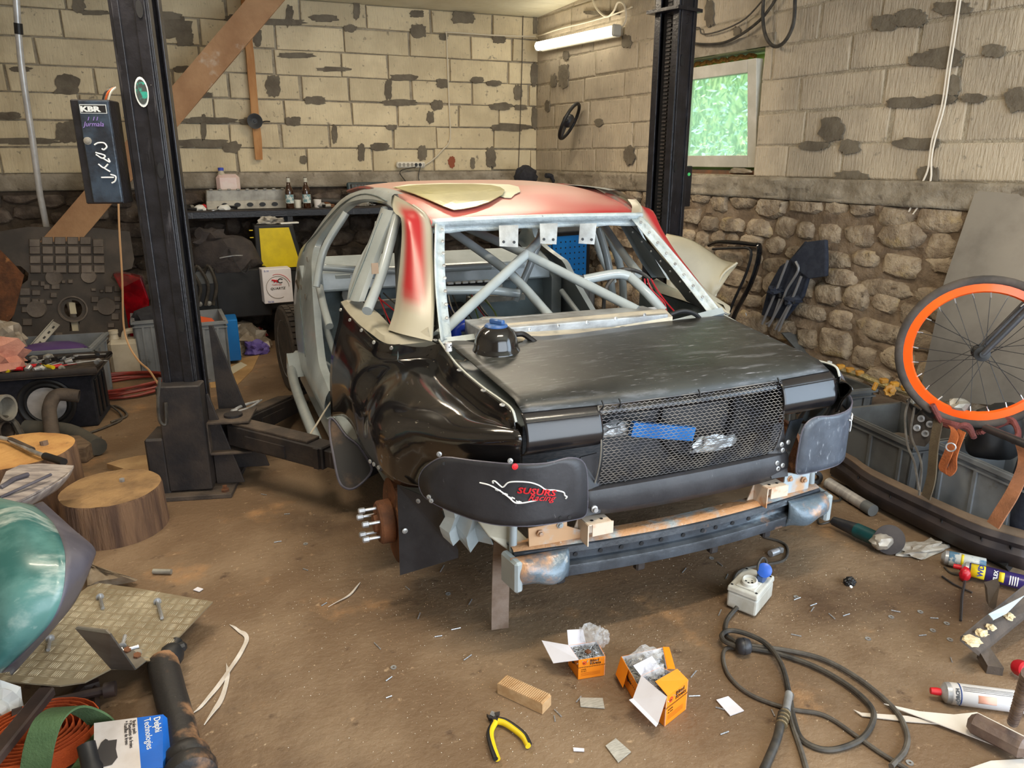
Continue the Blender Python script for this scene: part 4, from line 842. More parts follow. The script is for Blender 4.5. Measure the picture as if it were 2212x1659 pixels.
for z in (.366,): 
    b=B(); b.lathe([(.045,0),(.045,.012),(.02,.014)],(.22,-.05,z),(0,0,1),16); b.build('arm_pin',M_blkdust,bk)
def arm(p0,p1,p2,name='lift_arm'):
    p0,p1,p2=V(p0),V(p1),V(p2); d=(p1-p0).normalized(); R=frame(d,V((0,0,1)).cross(d)); L=(p1-p0).length
    m=MB(TM(p0,R)); m.box((L/2,0,0),(L,.10,.11),ch=.006); a=m.build(name,M_blkdust,t)
    m=MB(TM(p0,R)); m.box((L*.45,0,.062),(L*.8,.085,.014),ch=.003); m.build('top_plate',M_dkdust,a)
    m=MB(TM(p0,R)); m.box((L*.42,-.052,-.01),(L*.42,.012,.06)); m.build('side_rib',M_blkdust,a); m=MB(TM(p0,R)); m.box((L-.03,-.054,0),(.03,.014,.10)); m.build('end_stop',M_blkdust,a)
    L2=(p2-p1).length; m=MB(TM(p1,R)); m.box((L2/2,0,0),(L2,.075,.085),ch=.005); m.build('arm_extension',M_blk,a)
A0=LP_+rz(-14)@V((.22,-.05,.28))
arm(A0,BY(712,985,3.28),BY(790,1000,3.05)); arm(A0+V((.02,.05,0)),BY(630,872,4.75),BY(690,842,5.1))
# hoses on the carriage side
MB().tube([LP_+V((-.10,-.17,.62)),LP_+V((-.12,-.20,.52)),LP_+V((-.125,-.205,.42)),LP_+V((-.10,-.20,.40)),LP_+V((-.09,-.19,.50))],.008,6,sm=5).build('looped_wire',M_cable,t,smooth=True)
# control box with stickers and writing
cR=rz(-14); cb0=BY(222,330,3.84); cb=MB(TM(cb0,cR)); cb.box((0,0,0),(.155,.13,.43),ch=.005); bx_=cb.build('control_box',M_blk,t)
q=MB(TM(cb0,cR)); q.box((.018,-.070,-.0),(.120,.02,.42),ch=.004); q.build('box_door',mat('glossy_black_door',c(40,44,52),c(58,70,84),rough=.22,scale=9,bump=.15,bscale=40),bx_)
fo_=lambda x,z:cb0+cR@V((x*.78,-.0815,z*.79)); xd=cR@V((1,0,0)); zd=V((0,0,1))
MB(TM(cb0,cR)).box((.017,-.0808,.176),(.106,.001,.036)).build('name_plate',mat('pale_plate',c(196,200,200)),bx_)
MB(TM(cb0,cR)).box((.017,-.0812,.176),(.100,.001,.030)).build('name_plate_field',M_black,bx_)
text('KBR',.029,fo_(-.043,.210)+V((0,-.0012,0)),xd,zd,mat('silver_print',c(206,210,210)),bx_,bold=.0015,sx=1.45)
lil=mat('lilac_pen',c(150,124,196))
text('1 11',.021,fo_(-.022,.165),xd,zd,lil,bx_,shear=.3,sx=1.3); text('Jurmala',.027,fo_(-.040,.135),xd,zd,lil,bx_,shear=.3)
gr_=MB(); 
for pts in ([(-.0,.04),(.02,.05),(.05,.05),(.062,.03),(.045,.015),(.035,.02)],[(-.0,-.01),(.03,-.03),(.045,-.015),(.0,.0)],[(.035,-.03),(.065,-.05),(.06,-.03)],[(.005,-.06),(.03,-.08),(.055,-.06)],[(.03,-.08),(.06,-.10)],[(.01,-.13),(.075,-.13)],[(.06,-.115),(.085,-.125),(.078,-.15),(.06,-.16)]):
    gr_.tube([fo_(x,z) for x,z in pts],.0040,6,sm=4,flat=.8)
gr_.build('painted_scrawl',M_wht,bx_,label='white painted letters running down the box')
MB().lathe([(.016,0),(.016,.006),(.009,.007),(.009,.012),(.003,.013)],fo_(-.030,.06),cR@V((0,-1,0)),14).build('lock',M_aludull,bx_,smooth=True)
for k in range(3): MB().tube([cb0+V((.03+.01*k,-.02,.21)),cb0+V((.05+.01*k,-.03,.25)),cb0+V((.09,-.02,.27))],.004,5,sm=4).build('wire',[M_cable,mat('orange_wire',c(200,90,40)),M_wcable][k],bx_,smooth=True)
# oval sticker
so_=LP_+cR@V((.012,-.112,0)); stz=BY(284,197,3.74).z
m=MB(TM(so_+V((0,0,stz)),cR)); m.lathe([(.028,0),(.028,.001)],(0,0,0),(0,-1,0),20,scy=2.2); sk=m.build('oval_sticker',mat('sticker_white',c(214,218,214)),t)
m=MB(TM(so_+V((0,-.0015,stz)),cR)); m.lathe([(.023,0),(.023,.001)],(0,0,0),(0,-1,0),20,scy=2.2); m.build('sticker_field',mat('sticker_dark',c(60,66,64),c(40,150,130),scale=30,thr=(.5,.6)),sk)
RP=V((2.975,4.43,0))
t,B,s,hw,dp=post(RP,16,'black steel lift post right of the car near the window',False)
b=B(); b.box((.125,-.03,1.42),(.09,.10,.27),ch=.005); b.build('switch_box',M_blk,t)
q=RP+rz(16)@V((.13,-.082,1.50)); MB().lathe([(.012,0),(.012,.002)],q,(0,-1,0),8).build('green_paint_dab',mat('green_dab',c(80,200,110)),t)
b=B(); b.box((-.02,0,2.50),(.24,.26,.02)); b.box((-.02,0,2.62),(.16,.16,.03)); b.build('top_plate',M_blk,t)
b=B(); b.lathe([(.055,0),(.055,.5)],(-.02,-.05,2.42),(0,0,1),16); b.lathe([(.062,.05),(.062,.07)],(-.02,-.05,2.42),(0,0,1),16); b.build('hydraulic_ram',M_blk,t,smooth=True)
b=B(); b.box((-.12,.0,.30),(.2,.26,.5),ch=.008); b.build('carriage',M_blkdust,t)
# motor bracket above it
b=B(); b.box((-.30,0,2.72),(.28,.16,.16),ch=.02); b.build('motor_bracket',M_black,t)
# ================= back wall fittings =================
def beamp(px0,px1,Y,w_,th,m,name,label,cat,Y1=None,**k):
    a=BY(*px0,Y); b_=BY(*px1,Y1 or Y); d=(b_-a).normalized(); up=V((0,-1,0)); R=frame(d,up.cross(d)); L=(b_-a).length
    mb=MB(TM(a,R)); N=9; r=random.Random(int(px0[0])); vs=[]
    rows=[]
    for i in range(N):
        x=L*i/(N-1); j=lambda:r.uniform(-.004,.004); rows.append([V((x,-w_/2+j(),-th/2)),V((x,w_/2+j(),-th/2)),V((x,w_/2+j(),th/2)),V((x,-w_/2+j(),th/2)),V((x,-w_/2,-th/2))])
    mb.grid(rows); mb.add([r_ for r_ in rows[0][:4]],[(0,1,2,3)]); mb.add([r_ for r_ in rows[-1][:4]],[(0,1,2,3)])
    o=mb.solo(name,m,label,cat,**k); return o
M_beamw=mat('brown_brace_timber',c(178,140,104),c(150,112,80),rough=.85,scale=2.2,spots=(c(196,186,170),1.6,.62,.7),bump=.3,bscale=20)
beamp((105,552),(600,-30),6.9,.205,.07,M_beamw,'timber_brace','wide brown timber brace slanting behind the left lift post','timber')
beamp((527,-20),(560,345),7.44,.065,.04,mat('orange_batten',c(196,146,96),c(176,122,74),rough=.8,scale=3,stretch=(5,5,1)),'wooden_batten','narrow upright wooden batten nailed to the back wall','timber')
p=BY(550,262,7.40); hn=thing('round_horn','black round horn fixed to the end of the wall batten','horn',p)
MB().lathe([(.02,-.01),(.045,.0),(.062,.012),(.066,.03),(.060,.03),(.03,.014),(.012,.014),(.010,.026)],p+V((0,-.01,0)),(0,-1,0),24).build('horn_body',M_black,hn,smooth=True,ang=50)
MB().tube([p+V((.05,-.02,-.01)),p+V((.09,-.03,0)),p+V((.13,-.01,0))],.006,6,sm=3).build('horn_bracket',M_blkdust,hn,smooth=True)
MB().tube([BY(33,-30,6.95),BY(45,130,7.02),BY(70,300,7.10),BY(101,492,7.2),V((BY(101,492,7.2).x+.09,7.35,.01))],.024,12,sm=3).solo('aluminium_pole',mat('white_pole',c(226,226,226),c(196,196,196),rough=.3,metal=.3,scale=6),'long pale metal pole leaning by the left edge of the back wall','pole',smooth=True)
MB().tube([BY(39,50,6.985),BY(41,74,6.995)],.029,12).solo('black_tape_band',M_black,'black tape wound round the pale leaning pole','tape')
# fluorescent lamp on the right wall
a=RW(1166,100,.10); b_=RW(1330,66,.10); lt=thing('fluorescent_lamp','lit fluorescent tube lamp on the right wall near the corner','lamp',(a+b_)/2)
d=(b_-a).normalized(); R=frame(d,WN); L=(b_-a).length; M_tube=mat('lamp_diffuser',(1,.93,.74,1),rough=.4,emit=6)
m=MB(TM(a,R)); m.tube([(0,.02,0),(L,.02,0)],.040,12); m.build('diffuser',M_tube,lt,smooth=True)
m=MB(TM(a,R)); m.box((L/2,-.035,.01),(L,.05,.075),ch=.01); m.build('lamp_housing',mat('lamp_white',c(226,222,206),rough=.5),lt)
m=MB(TM(a,R)); m.box((L+.012,.0,.0),(.03,.095,.095),ch=.012); m.box((-.01,.0,.0),(.02,.09,.09),ch=.01); m.build('end_cap',mat('lamp_grey',c(170,168,160),rough=.5),lt)
# other tubes that light the room, out of the frame, hung under the roof
for (x,y) in ((1.3,1.0),(-.3,3.4),(1.9,5.1)):
    z=ZC(y)-.02
    f_=thing('ceiling_lamp','white fluorescent batten lamp under the ceiling above the '+{1.0:'open door end',3.4:'left lift post',5.1:'car bonnet end'}[y],'lamp',(x,y,z-.05),'ceiling lamps')
    MB().box((x,y,z-.0),(1.3,.10,.05),ch=.006).build('lamp_housing',mat('lamp_white',c(226,222,206)),f_)
# cables
MB().tube([BY(p0,q0,7.47) for p0,q0 in [(1157,79),(1060,76),(970,70),(965,78),(967,150),(970,230),(972,300),(955,325),(935,345),(917,357)]],.007,6,sm=4).solo('wall_cable',M_wcable,'cream cable stapled down the back wall to the power strip','cable',smooth=True)
MB().tube([RW(x,y,.03) for x,y in [(1160,79),(1210,62),(1260,50),(1310,36),(1350,22),(1365,15)]],.007,6,sm=4).solo('wall_cable',M_wcable,'cream cable stapled along the right wall above the tube lamp','cable',smooth=True)
MB().tube([RW(x,y,.04) for x,y in [(1276,-10),(1290,20),(1310,36),(1325,25),(1335,5),(1348,10),(1352,40),(1342,60),(1332,63)]],.009,6,sm=5).solo('lamp_cable',M_wcable,'looped cream cable feeding the tube lamp','cable',smooth=True)
MB().tube([BY(1131,-5,7.48),BY(1126,200,7.48),BY(1120,362,7.48)],.004,5,sm=3).solo('thin_string',M_gcable,'thin string hanging down the back wall beside the corner','string',smooth=True)
ps=BY(887,356,7.44); pw=thing('power_strip','white multi socket power strip on the back wall','power strip',ps)
MB().box(ps,(.29,.05,.058),ch=.012).build('strip_body',mat('ivory_plastic',c(226,220,206),rough=.4),pw)
for k in range(6): 
    q=ps+V((-.115+.041*k,-.026,0)); MB().lathe([(.017,0),(.017,.002),(.012,.001)],q,(0,-1,0),14).build('socket' ,mat('socket_shadow',c(150,144,132)) if k<4 else M_black,pw)
MB().box(ps+V((.125,-.028,0)),(.018,.006,.028)).build('switch',mat('grey_switch',c(180,176,168)),pw)
for k,(x,y) in enumerate(((870,380),(910,395))): MB().tube([ps+V((.045+.045*k,-.03,-.02)),BY(x-6,y-10,7.40),BY(x+6,y+12,7.40)],.005,5,sm=4).solo('appliance_cable',M_cable,'black cable hanging from the power strip, %s one'%('left' if k==0 else 'right'),'cable',smooth=True)
# steering wheel on the right wall
p=RW(1230,262,.20); sw=thing('steering_wheel','black steering wheel hung edge on upon the right wall','steering wheel',p)
ax=(V((-.55,-.62,.0))*-1+V((0,0,-.15))); ax=V((.924*.80-.383*.30,-.383*.80-.924*.30,-.44)).normalized(); x_,y_,z_=basis(ax)
ring=[p+x_*math.cos(2*PI*k/32)*.17+y_*math.sin(2*PI*k/32)*.17 for k in range(32)]
MB().tube(ring,.016,10,closed=True).build('rim',M_black,sw,smooth=True)
for a0 in (0,PI,PI*1.5): MB().tube([p+(x_*math.cos(a0)+y_*math.sin(a0))*.04-z_*.02,p+(x_*math.cos(a0)+y_*math.sin(a0))*.165],(.028,.016),8,flat=.5).build('spoke',M_plast,sw,smooth=True)
MB().lathe([(.0,.03),(.05,.025),(.065,0),(.06,-.03),(.03,-.06)],p,ax,18).build('hub',M_plast,sw,smooth=True)
MB().tube([p,RW(1240,262,-.01)],.012,6).build('peg',M_rust,sw)
# right wall: pale double cord, dark hose loops
P1=[(2076,-10),(2066,60),(2052,150),(2040,230),(2020,300),(2012,345),(2010,390),(1990,435),(1968,468),(1958,474),(1962,460),(1985,410),(2003,370),(2008,340),(2014,300),(2034,230),(2046,150),(2060,60),(2070,-10)]
MB().tube([RW(x,y,.035) for x,y in P1],.0055,6,sm=4).solo('white_wire_loop',mat('white_cord',c(230,220,204),rough=.6),'white doubled cord looped down the right wall','cord',smooth=True)
MB().tube([RW(x,y,.05) for x,y in [(1484,88),(1510,95),(1560,93),(1600,75),(1640,45),(1665,15),(1680,-10)]],.010,6,sm=5).solo('air_hose',M_cable,'black hose sagging from the right post along the wall','hose',smooth=True)
MB().tube([RW(x,y,.07) for x,y in [(1650,-12),(1648,40),(1655,80),(1672,100),(1695,90),(1714,50),(1718,-12)]],.012,7,sm=5).solo('cable_loop',M_cable,'thick black cable loop hanging over the window corner','cable',smooth=True)
MB().tube([RW(x,y,.04) for x,y in [(1484,62),(1510,60),(1518,74),(1560,65),(1610,40),(1655,-8)]],.006,5,sm=4).solo('thin_wall_cable',M_gcable,'thin brown cable above the window','cable',smooth=True)
# ================= back bench =================
bz=1.17; bY=6.95
bn=thing('workbench','long black steel bench along the back wall','workbench',(1.4,7.2,0))
MB().box((1.35,7.2,bz-.0),(3.6,.52,.012)).build('bench_top',M_blkdust,bn)
MB().box((1.35,bY-.005,bz-.028),(3.6,.02,.055),ch=.003).build('front_rail',M_blk,bn)
for x in (-.40,.75,1.9,3.1): 
    for y in (6.97,7.4): MB().box((x,y,bz/2),(.045,.045,bz)).build('leg',M_blk,bn)
MB().box((1.35,7.2,.33),(3.6,.50,.012)).build('lower_shelf',M_blkdust,bn); MB().box((1.35,6.955,.315),(3.6,.02,.04)).build('shelf_rail',M_blk,bn)
for x in (1.62,1.75,1.88,2.0): MB().box((x,6.98,.76),(.05,.05,.82)).build('stored_upright',M_black,bn)
def onb(px,py=None,Y=7.1): p=BY(px,400,Y); return V((p.x,Y,bz+.008))
# engine head
hp=onb(533,Y=7.15); hd=thing('engine_casting','grey aluminium engine head with five oval ports on the bench','engine part',hp)
h=MB(); L=.70; h.prism([(hp.x-L/2,hp.y,hp.z),(hp.x+L/2,hp.y,hp.z),(hp.x+L/2,hp.y,hp.z+.055),(hp.x+L/2-.02,hp.y,hp.z+.16),(hp.x-L/2+.01,hp.y,hp.z+.16),(hp.x-L/2,hp.y,hp.z+.05)],(0,.18,0)); h.build('casting',M_aludull,hd,bev=.008)
h=MB(); h.prism([(hp.x-L/2,hp.y-.04,hp.z),(hp.x+L/2-.02,hp.y-.04,hp.z),(hp.x+L/2-.02,hp.y-.02,hp.z+.07),(hp.x-L/2,hp.y-.02,hp.z+.07)],(0,.03,0)); h.build('port_flange',M_aludull,hd,bev=.006)
for k in range(5): MB().lathe([(.018,0),(.018,.004)],(hp.x-.20+.105*k,hp.y-.036,hp.z+.036),(0,-1,0),16,scx=1.5).build('oval_port',M_black,hd)
for k in range(9): MB().box((hp.x-.3+.075*k,hp.y+.0,hp.z+.165),(.03,.03,.014),ch=.004).build('cam_cap',M_aludull,hd)
def bottle(px,label):
    p=onb(px,Y=7.02); t=thing('beer_bottle',label,'bottle',p,'brown bottles on the bench')
    MB().lathe([(.0,0),(.034,0),(.036,.01),(.036,.14),(.032,.17),(.017,.205),(.014,.25),(.016,.252),(.016,.265),(.013,.268)],p,(0,0,1),20).build('glass',mat('brown_glass',c(56,30,14),rough=.08,coat=.5,spec=.8),t,smooth=True)
    MB().lathe([(.0366,.045),(.0368,.05),(.0368,.115),(.0366,.12)],p,(0,0,1),20).build('label',mat('pale_label',c(206,214,212),c(110,150,160),scale=30,thr=(.5,.56)),t,smooth=True)
    MB().lathe([(.0175,.225),(.0165,.262),(.0,.271)],p,(0,0,1),16).build('neck_foil',mat('neck_label',c(190,188,176)),t,smooth=True)
bottle(623,'brown glass bottle at the end of the engine head'); bottle(660,'brown glass bottle further right on the bench, beside the plastic cup')
p=BY(493,395,7.38); p.z=1.19; p.y=7.40; jg=thing('coolant_jug','cloudy plastic jug of pink fluid behind the engine head','jug',p)
MB().box(p+V((0,0,.15)),(.20,.11,.26),ch=.03).build('jug_body',mat('milky_jug',c(232,214,206),c(226,196,190),rough=.35),jg); MB().box(p+V((0,0,.075)),(.204,.114,.10),ch=.03).build('pink_fluid',mat('pink_fluid',c(226,120,120),rough=.2),jg)
MB().lathe([(.035,0),(.03,.02),(.022,.03),(.022,.05)],p+V((-.05,0,.27)),(0,0,1),14).build('neck',M_pvc,jg,smooth=True); MB().lathe([(.025,.04),(.025,.065),(0,.067)],p+V((-.05,0,.27)),(0,0,1),14).build('blue_cap',mat('blue_cap',c(60,80,190)),jg,smooth=True)
# small hardware lying on the bench
r=random.Random(17); mats=[M_steel,M_black,M_aludull,M_rust,M_yel,M_wht,mat('blue_rag',c(30,60,120)),M_red]
def bits(n,x0,x1,Y0,Y1,z,kinds,labels,grp,ymin=0):
    for k in range(n):
        x=x0+(x1-x0)*(k+.5)/n+r.uniform(-.02,.02); y=r.uniform(Y0,Y1); kd=kinds[k%len(kinds)]; m=mats[r.randrange(5)] if kd!='spanner' else M_steel; a=r.uniform(0,180); mb=MB(TM((x,y,z),rz(a)))
        if kd=='socket': mb.lathe([(.016,0),(.018,.01),(.018,.045),(.012,.047),(.012,.03)],(0,0,.018),(1,0,0),10); nm='loose_socket'; ct='tool part'
        elif kd=='spanner': mb.tube([(-.09,0,.006),(.09,0,.008)],.007,6,flat=.6); mb.lathe([(.018,0),(.018,.008),(.009,.008),(.009,0)],(.1,0,.002),(0,0,1),12,closed=True); mb.lathe([(.016,0),(.016,.008),(.007,.008),(.007,0)],(-.1,0,.002),(0,0,1),12,closed=True); nm='spanner'; ct='spanner'
        elif kd=='lump': lump((0,0,0),(.05,.035,.03),k+int(x*10),.4,sub=2,mb=mb); nm='small_casting'; ct='part'; m=mats[k%8]
        elif kd=='pipe': mb.tube([(-.08,0,.015),(0,.02,.02),(.08,-.02,.015)],.012,8,sm=3); nm='short_hose'; ct='hose'; m=M_black
        else: mb.box((0,0,.015),(.07,.045,.03),ch=.006); nm='small_box'; ct='box'
        mb.solo(nm,m,labels[kd],ct,grp,smooth=kd in('socket','spanner','pipe','lump'))
bits(16,-.12,.28,6.98,7.3,bz+.008,['spanner','lump','pipe','socket','spanner','lump'],{'spanner':'spanner in the tool heap at the left end of the bench','lump':'small lump of car parts at the left end of the bench','pipe':'short black hose at the left end of the bench','socket':'loose socket at the left end of the bench'},'tool heap at the left end of the bench')
bits(20,1.02,1.5,6.98,7.35,bz+.008,['lump','pipe','socket','lump','box','spanner'],{'spanner':'spanner among the parts right of the bottles','lump':'small car part right of the bottles on the bench','pipe':'short black hose right of the bottles on the bench','socket':'loose socket right of the bottles on the bench','box':'small box right of the bottles on the bench'},'clutter right of the bottles')
for k,(px,col,lb) in enumerate([(683,(230,224,220),'white plastic cup between the clutter and the bottle'),(640,(232,228,214),'white roll of tape between the two bottles')]):
    p=onb(px,Y=7.08); MB().lathe([(0,0),(.03,0),(.036,.07),(.034,.07),(.028,.004)],p,(0,0,1),16).solo('plastic_cup' if k==0 else 'tape_roll',mat('cup%d'%k,c(*col),rough=.4),lb,'cup' if k==0 else 'tape',smooth=True)
MB().tube([onb(672,Y=7.3)+V((0,0,.03)),onb(700,Y=7.28)+V((0,0,.045)),onb(740,Y=7.3)+V((0,0,.03))],.03,10,sm=4).solo('ribbed_hose',mat('ribbed_black',c(40,38,38),c(70,64,60),rough=.6,scale=60,stretch=(8,1,1)),'thick black hose lying at the back of the bench','hose',smooth=True)
# open teal tool case leaning on the wall
p=BY(795,395,7.3); p.z=1.19; tc_=thing('tool_case','open dark teal drill case leaning on the back wall','case',p)
R=frame((1,0,0),V((0,.35,1))); m=MB(TM(p+V((0,0,.10)),R)); m.box((0,0,0),(.40,.20,.045),ch=.012); M_case=mat('teal_case',c(44,66,74),c(34,50,58),rough=.5,scale=5); m.build('case_shell',M_case,tc_)
m=MB(TM(p+V((0,0,.10)),R)); m.box((.0,.01,.025),(.34,.14,.02),ch=.01); m.build('moulded_tray',M_black,tc_)
for k in range(9): m=MB(TM(p+V((0,0,.10)),R)); m.box((-.15+.03*k,.055,.036),(.014,.03,.006)); m.build('bit_slot',M_case,tc_)
m=MB(); m.tube([p+V((-.12,-.03,.06)),p+V((-.10,-.05,.12)),p+V((0,-.05,.17)),p+V((.10,-.05,.15))],.006,5,sm=5); m.build('cord',M_wcable,tc_,smooth=True)
m=MB(TM(p+V((.02,-.10,.0)),R)); m.box((.20,0,.0),(.16,.12,.04),ch=.012); m.build('inner_lid',M_cratedark,tc_)
# carton and black helmet shape in the corner
p=BY(1135,380,7.1); p.z=1.18
MB().box(p+V((-.06,0,.09)),(.14,.18,.20),rz(20)).solo('cardboard_box',mat('kraft_card',c(176,138,96),c(156,120,82),rough=.9),'small kraft box standing in the corner of the bench','box')
MB().box(p+V((.12,-.02,.07)),(.26,.2,.17),rz(-4)).solo('cardboard_box',mat('kraft_card2',c(170,156,128),c(150,136,112),rough=.9),'wider grey-beige carton right of the kraft box','box')
lump(p+V((.0,-.01,.20)),(.12,.10,.10),4,.25,sub=3).solo('baseball_cap',M_cloth,'black cap resting on the cartons in the corner','cap',smooth=True)
MB().tube([p+V((.2,-.06,.26)),p+V((.28,-.04,.24)),p+V((.36,-.02,.08)),p+V((.30,0,.03))],.025,8,sm=4).solo('black_strap',M_cloth,'black strap drooping beside the corner cartons','strap',smooth=True)
p=BY(875,400,7.2); lump(V((p.x,p.y,1.18)),(.10,.08,.10),9,.5).solo('yellow_bag',mat('pale_yellow_bag',c(220,214,130),rough=.4,alpha=.9),'crumpled pale yellow bag under the power strip','bag')
# under the bench: machine with yellow door
mp_=BY(605,530,6.75); mx=mp_.x
ym=thing('yellow_front_cabinet','black cabinet with a sloped yellow panel under the bench','cabinet',(mx,6.9,.33))
m=MB(); m.prism([(mx-.21,6.75,.66),(mx+.20,6.75,.66),(mx+.12,6.75,1.06),(mx-.20,6.75,1.06)],(0,.40,0)); m.build('cabinet_body',M_black,ym,bev=.01)
m=MB(); m.prism([(mx-.165,6.742,.695),(mx+.16,6.742,.695),(mx+.085,6.742,1.035),(mx-.16,6.742,1.035)],(0,.01,0)); m.build('yellow_panel',M_yel,ym)
for z in (.72,.80,.88,.96,1.02): MB().box((mx-.225,6.76,z),(.03,.01,.008)).build('yellow_tick',M_yel,ym)
MB().box((mx,6.95,.50),(.40,.38,.32)).build('base_box',M_black,ym)
lump(V((mx-.05,6.9,1.06)),(.10,.07,.04),3,.6).solo('crumpled_gloves',mat('grey_gloves',c(196,192,184),c(120,116,110),rough=.8,scale=14),'crumpled grey gloves on top of the yellow front cabinet','gloves')
MB().box((mx+.1,6.85,1.066),(.16,.05,.012),rz(12)).solo('white_brush',M_wht,'white brush lying on the yellow front cabinet','brush')
qa=BY(598,617,6.45); ob=thing('oil_carton','white oil carton printed with a red mark and rings','box',(qa.x,6.5,.38))
R=rz(4); m=MB(TM((qa.x,6.50,qa.z),R)); m.box((0,0,0),(.235,.15,.285),ch=.004); cbx=m.build('carton',M_white,ob)
F_=lambda x,z:V((qa.x,6.50,qa.z))+R@V((x,-.077,z))
for rr,wd,mm,a0,a1 in ((.092,.0022,mat('grey_ring',c(150,140,132)),0,300),(.108,.002,mat('red_ring',c(206,60,60)),20,110)):
    MB().tube([F_(rr*math.cos(math.radians(a)),-.01+rr*math.sin(math.radians(a))) for a in range(a0,a1,8)],wd,4).build('printed_ring',mm,cbx)
xd=R@V((1,0,0))
lg=MB(); lg.tube([F_(-.045,.052),F_(-.01,.046),F_(.0,.03)],.006,5,sm=3); lg.tube([F_(-.03,.035),F_(0,.05)],.005,5); lg.build('red_mark',M_red,cbx)
MB().tube([F_(.025+.02*math.cos(t_*.5),.043+.017*math.sin(t_*.5)) for t_ in range(1,12)],.004,5).build('black_mark',M_black,cbx)
text('TotalEnergies',.014,F_(-.045,.008),xd,(0,0,1),M_red,cbx); text('QUARTZ',.026,F_(-.062,-.028),xd,(0,0,1),mat('grey_print',c(90,84,80)),cbx,sx=1.15,bold=.0006,shear=.15)
blp=mat('blue_pen',c(60,80,170)); text('5.16',.022,F_(-.10,.122),xd,(0,0,1),blp,cbx); text('94.56',.022,F_(-.09,-.135),xd,(0,0,1),blp,cbx)
# bag, black box, meter
bp=BY(492,570,6.6); bg_=thing('black_holdall','soft black holdall with a silver zip slumped under the bench','bag',(bp.x,6.7,.74))
lump(V((bp.x,6.72,.70)),(.28,.20,.20),12,.28,1.6).build('bag_body',mat('black_nylon',c(52,48,50),c(66,60,60),rough=.8,scale=14,bump=.3),bg_,smooth=True); lump(V((bp.x-.10,6.72,.90)),(.14,.12,.10),15,.5).build('flap',mat('black_nylon',c(52,48,50)),bg_,smooth=True)
MB().tube([V((bp.x-.06,6.50,.83)),V((bp.x+.04,6.49,.845)),V((bp.x+.12,6.52,.84))],.005,5,sm=3).build('zip',M_steel,bg_,smooth=True)
MB().ribbon([V((bp.x+.02,6.53,.90)),V((bp.x+.06,6.48,.78)),V((bp.x+.12,6.49,.70)),V((bp.x+.16,6.50,.76))],.03,(0,1,.2),.004).build('strap',M_cloth,bg_)
MB().box((bp.x+.08,6.72,.52),(.46,.34,.40),ch=.01).solo('black_chest',M_black,'black plastic chest carrying the holdall','chest')
MB().box((bp.x+.36,6.95,.62),(.28,.3,.5),ch=.02).solo('black_case',M_black,'black case between the holdall and the yellow front cabinet','case')
mt=BY(425,600,6.5); wl_=thing('battery_charger','dark charger box with dials and coiled black leads','charger',(mt.x,6.6,.34))
MB().box((mt.x,6.62,.55),(.28,.25,.40),ch=.01).build('charger_case',M_black,wl_); MB().box((mt.x,6.49,.68),(.24,.01,.10)).build('grey_panel',M_cratedark,wl_)
for k in range(3): MB().lathe([(.02,0),(.02,.02),(.008,.022)],(mt.x-.07+.07*k,6.49,.47),(0,-1,0),12).build('terminal_knob',M_aludull,wl_,smooth=True)
for k in range(3): MB().tube([V((mt.x-.1+.08*k,6.47,.72)),V((mt.x-.06+.08*k,6.42,.78)),V((mt.x+.02+.06*k,6.44,.62)),V((mt.x-.02+.06*k,6.45,.46))],.013,7,sm=5).build('lead',M_cable,wl_,smooth=True)
# stuff below the lower shelf
MB().prism([G(447,790),G(560,767),G(545,800),G(510,835),G(455,838)],(0,0,.004)).solo('cardboard_sheet',mat('floor_card',c(176,140,92),c(150,118,76),rough=.9,scale=4),'flat piece of brown cardboard on the floor by the grey crate','cardboard')
MB().prism([G(488,800),G(520,783),G(534,790),G(496,813)],(0,0,.006)).solo('paper_sheet',mat('dirty_paper',c(200,190,164),rough=.9),'crumpled paper strip on the floor cardboard','paper')
for k,(x,y,s_,m_,nm,lb) in enumerate([(525,735,.20,M_bag,'plastic_bundle','crumpled clear plastic bundle under the bench shelf'),(488,752,.12,M_bag,'plastic_bundle','smaller plastic bundle beside the grey crate'),(555,742,.10,mat('purple_net',c(96,80,150),rough=.6),'purple_bag','purple net bag end under the shelf'),(552,712,.10,mat('red_check',c(190,60,54),c(226,200,190),rough=.6,scale=30,thr=(.48,.52)),'chequered_bag','red and white chequered bag under the shelf'),(640,715,.10,M_wht,'white_bag','white crumpled bag behind the front wheel')]):
    p=G(x,y+22); lump(V((p.x,p.y,0)),(s_,s_*.7,s_*.75),20+k,.5,2.4).solo(nm,m_,lb,'bag')
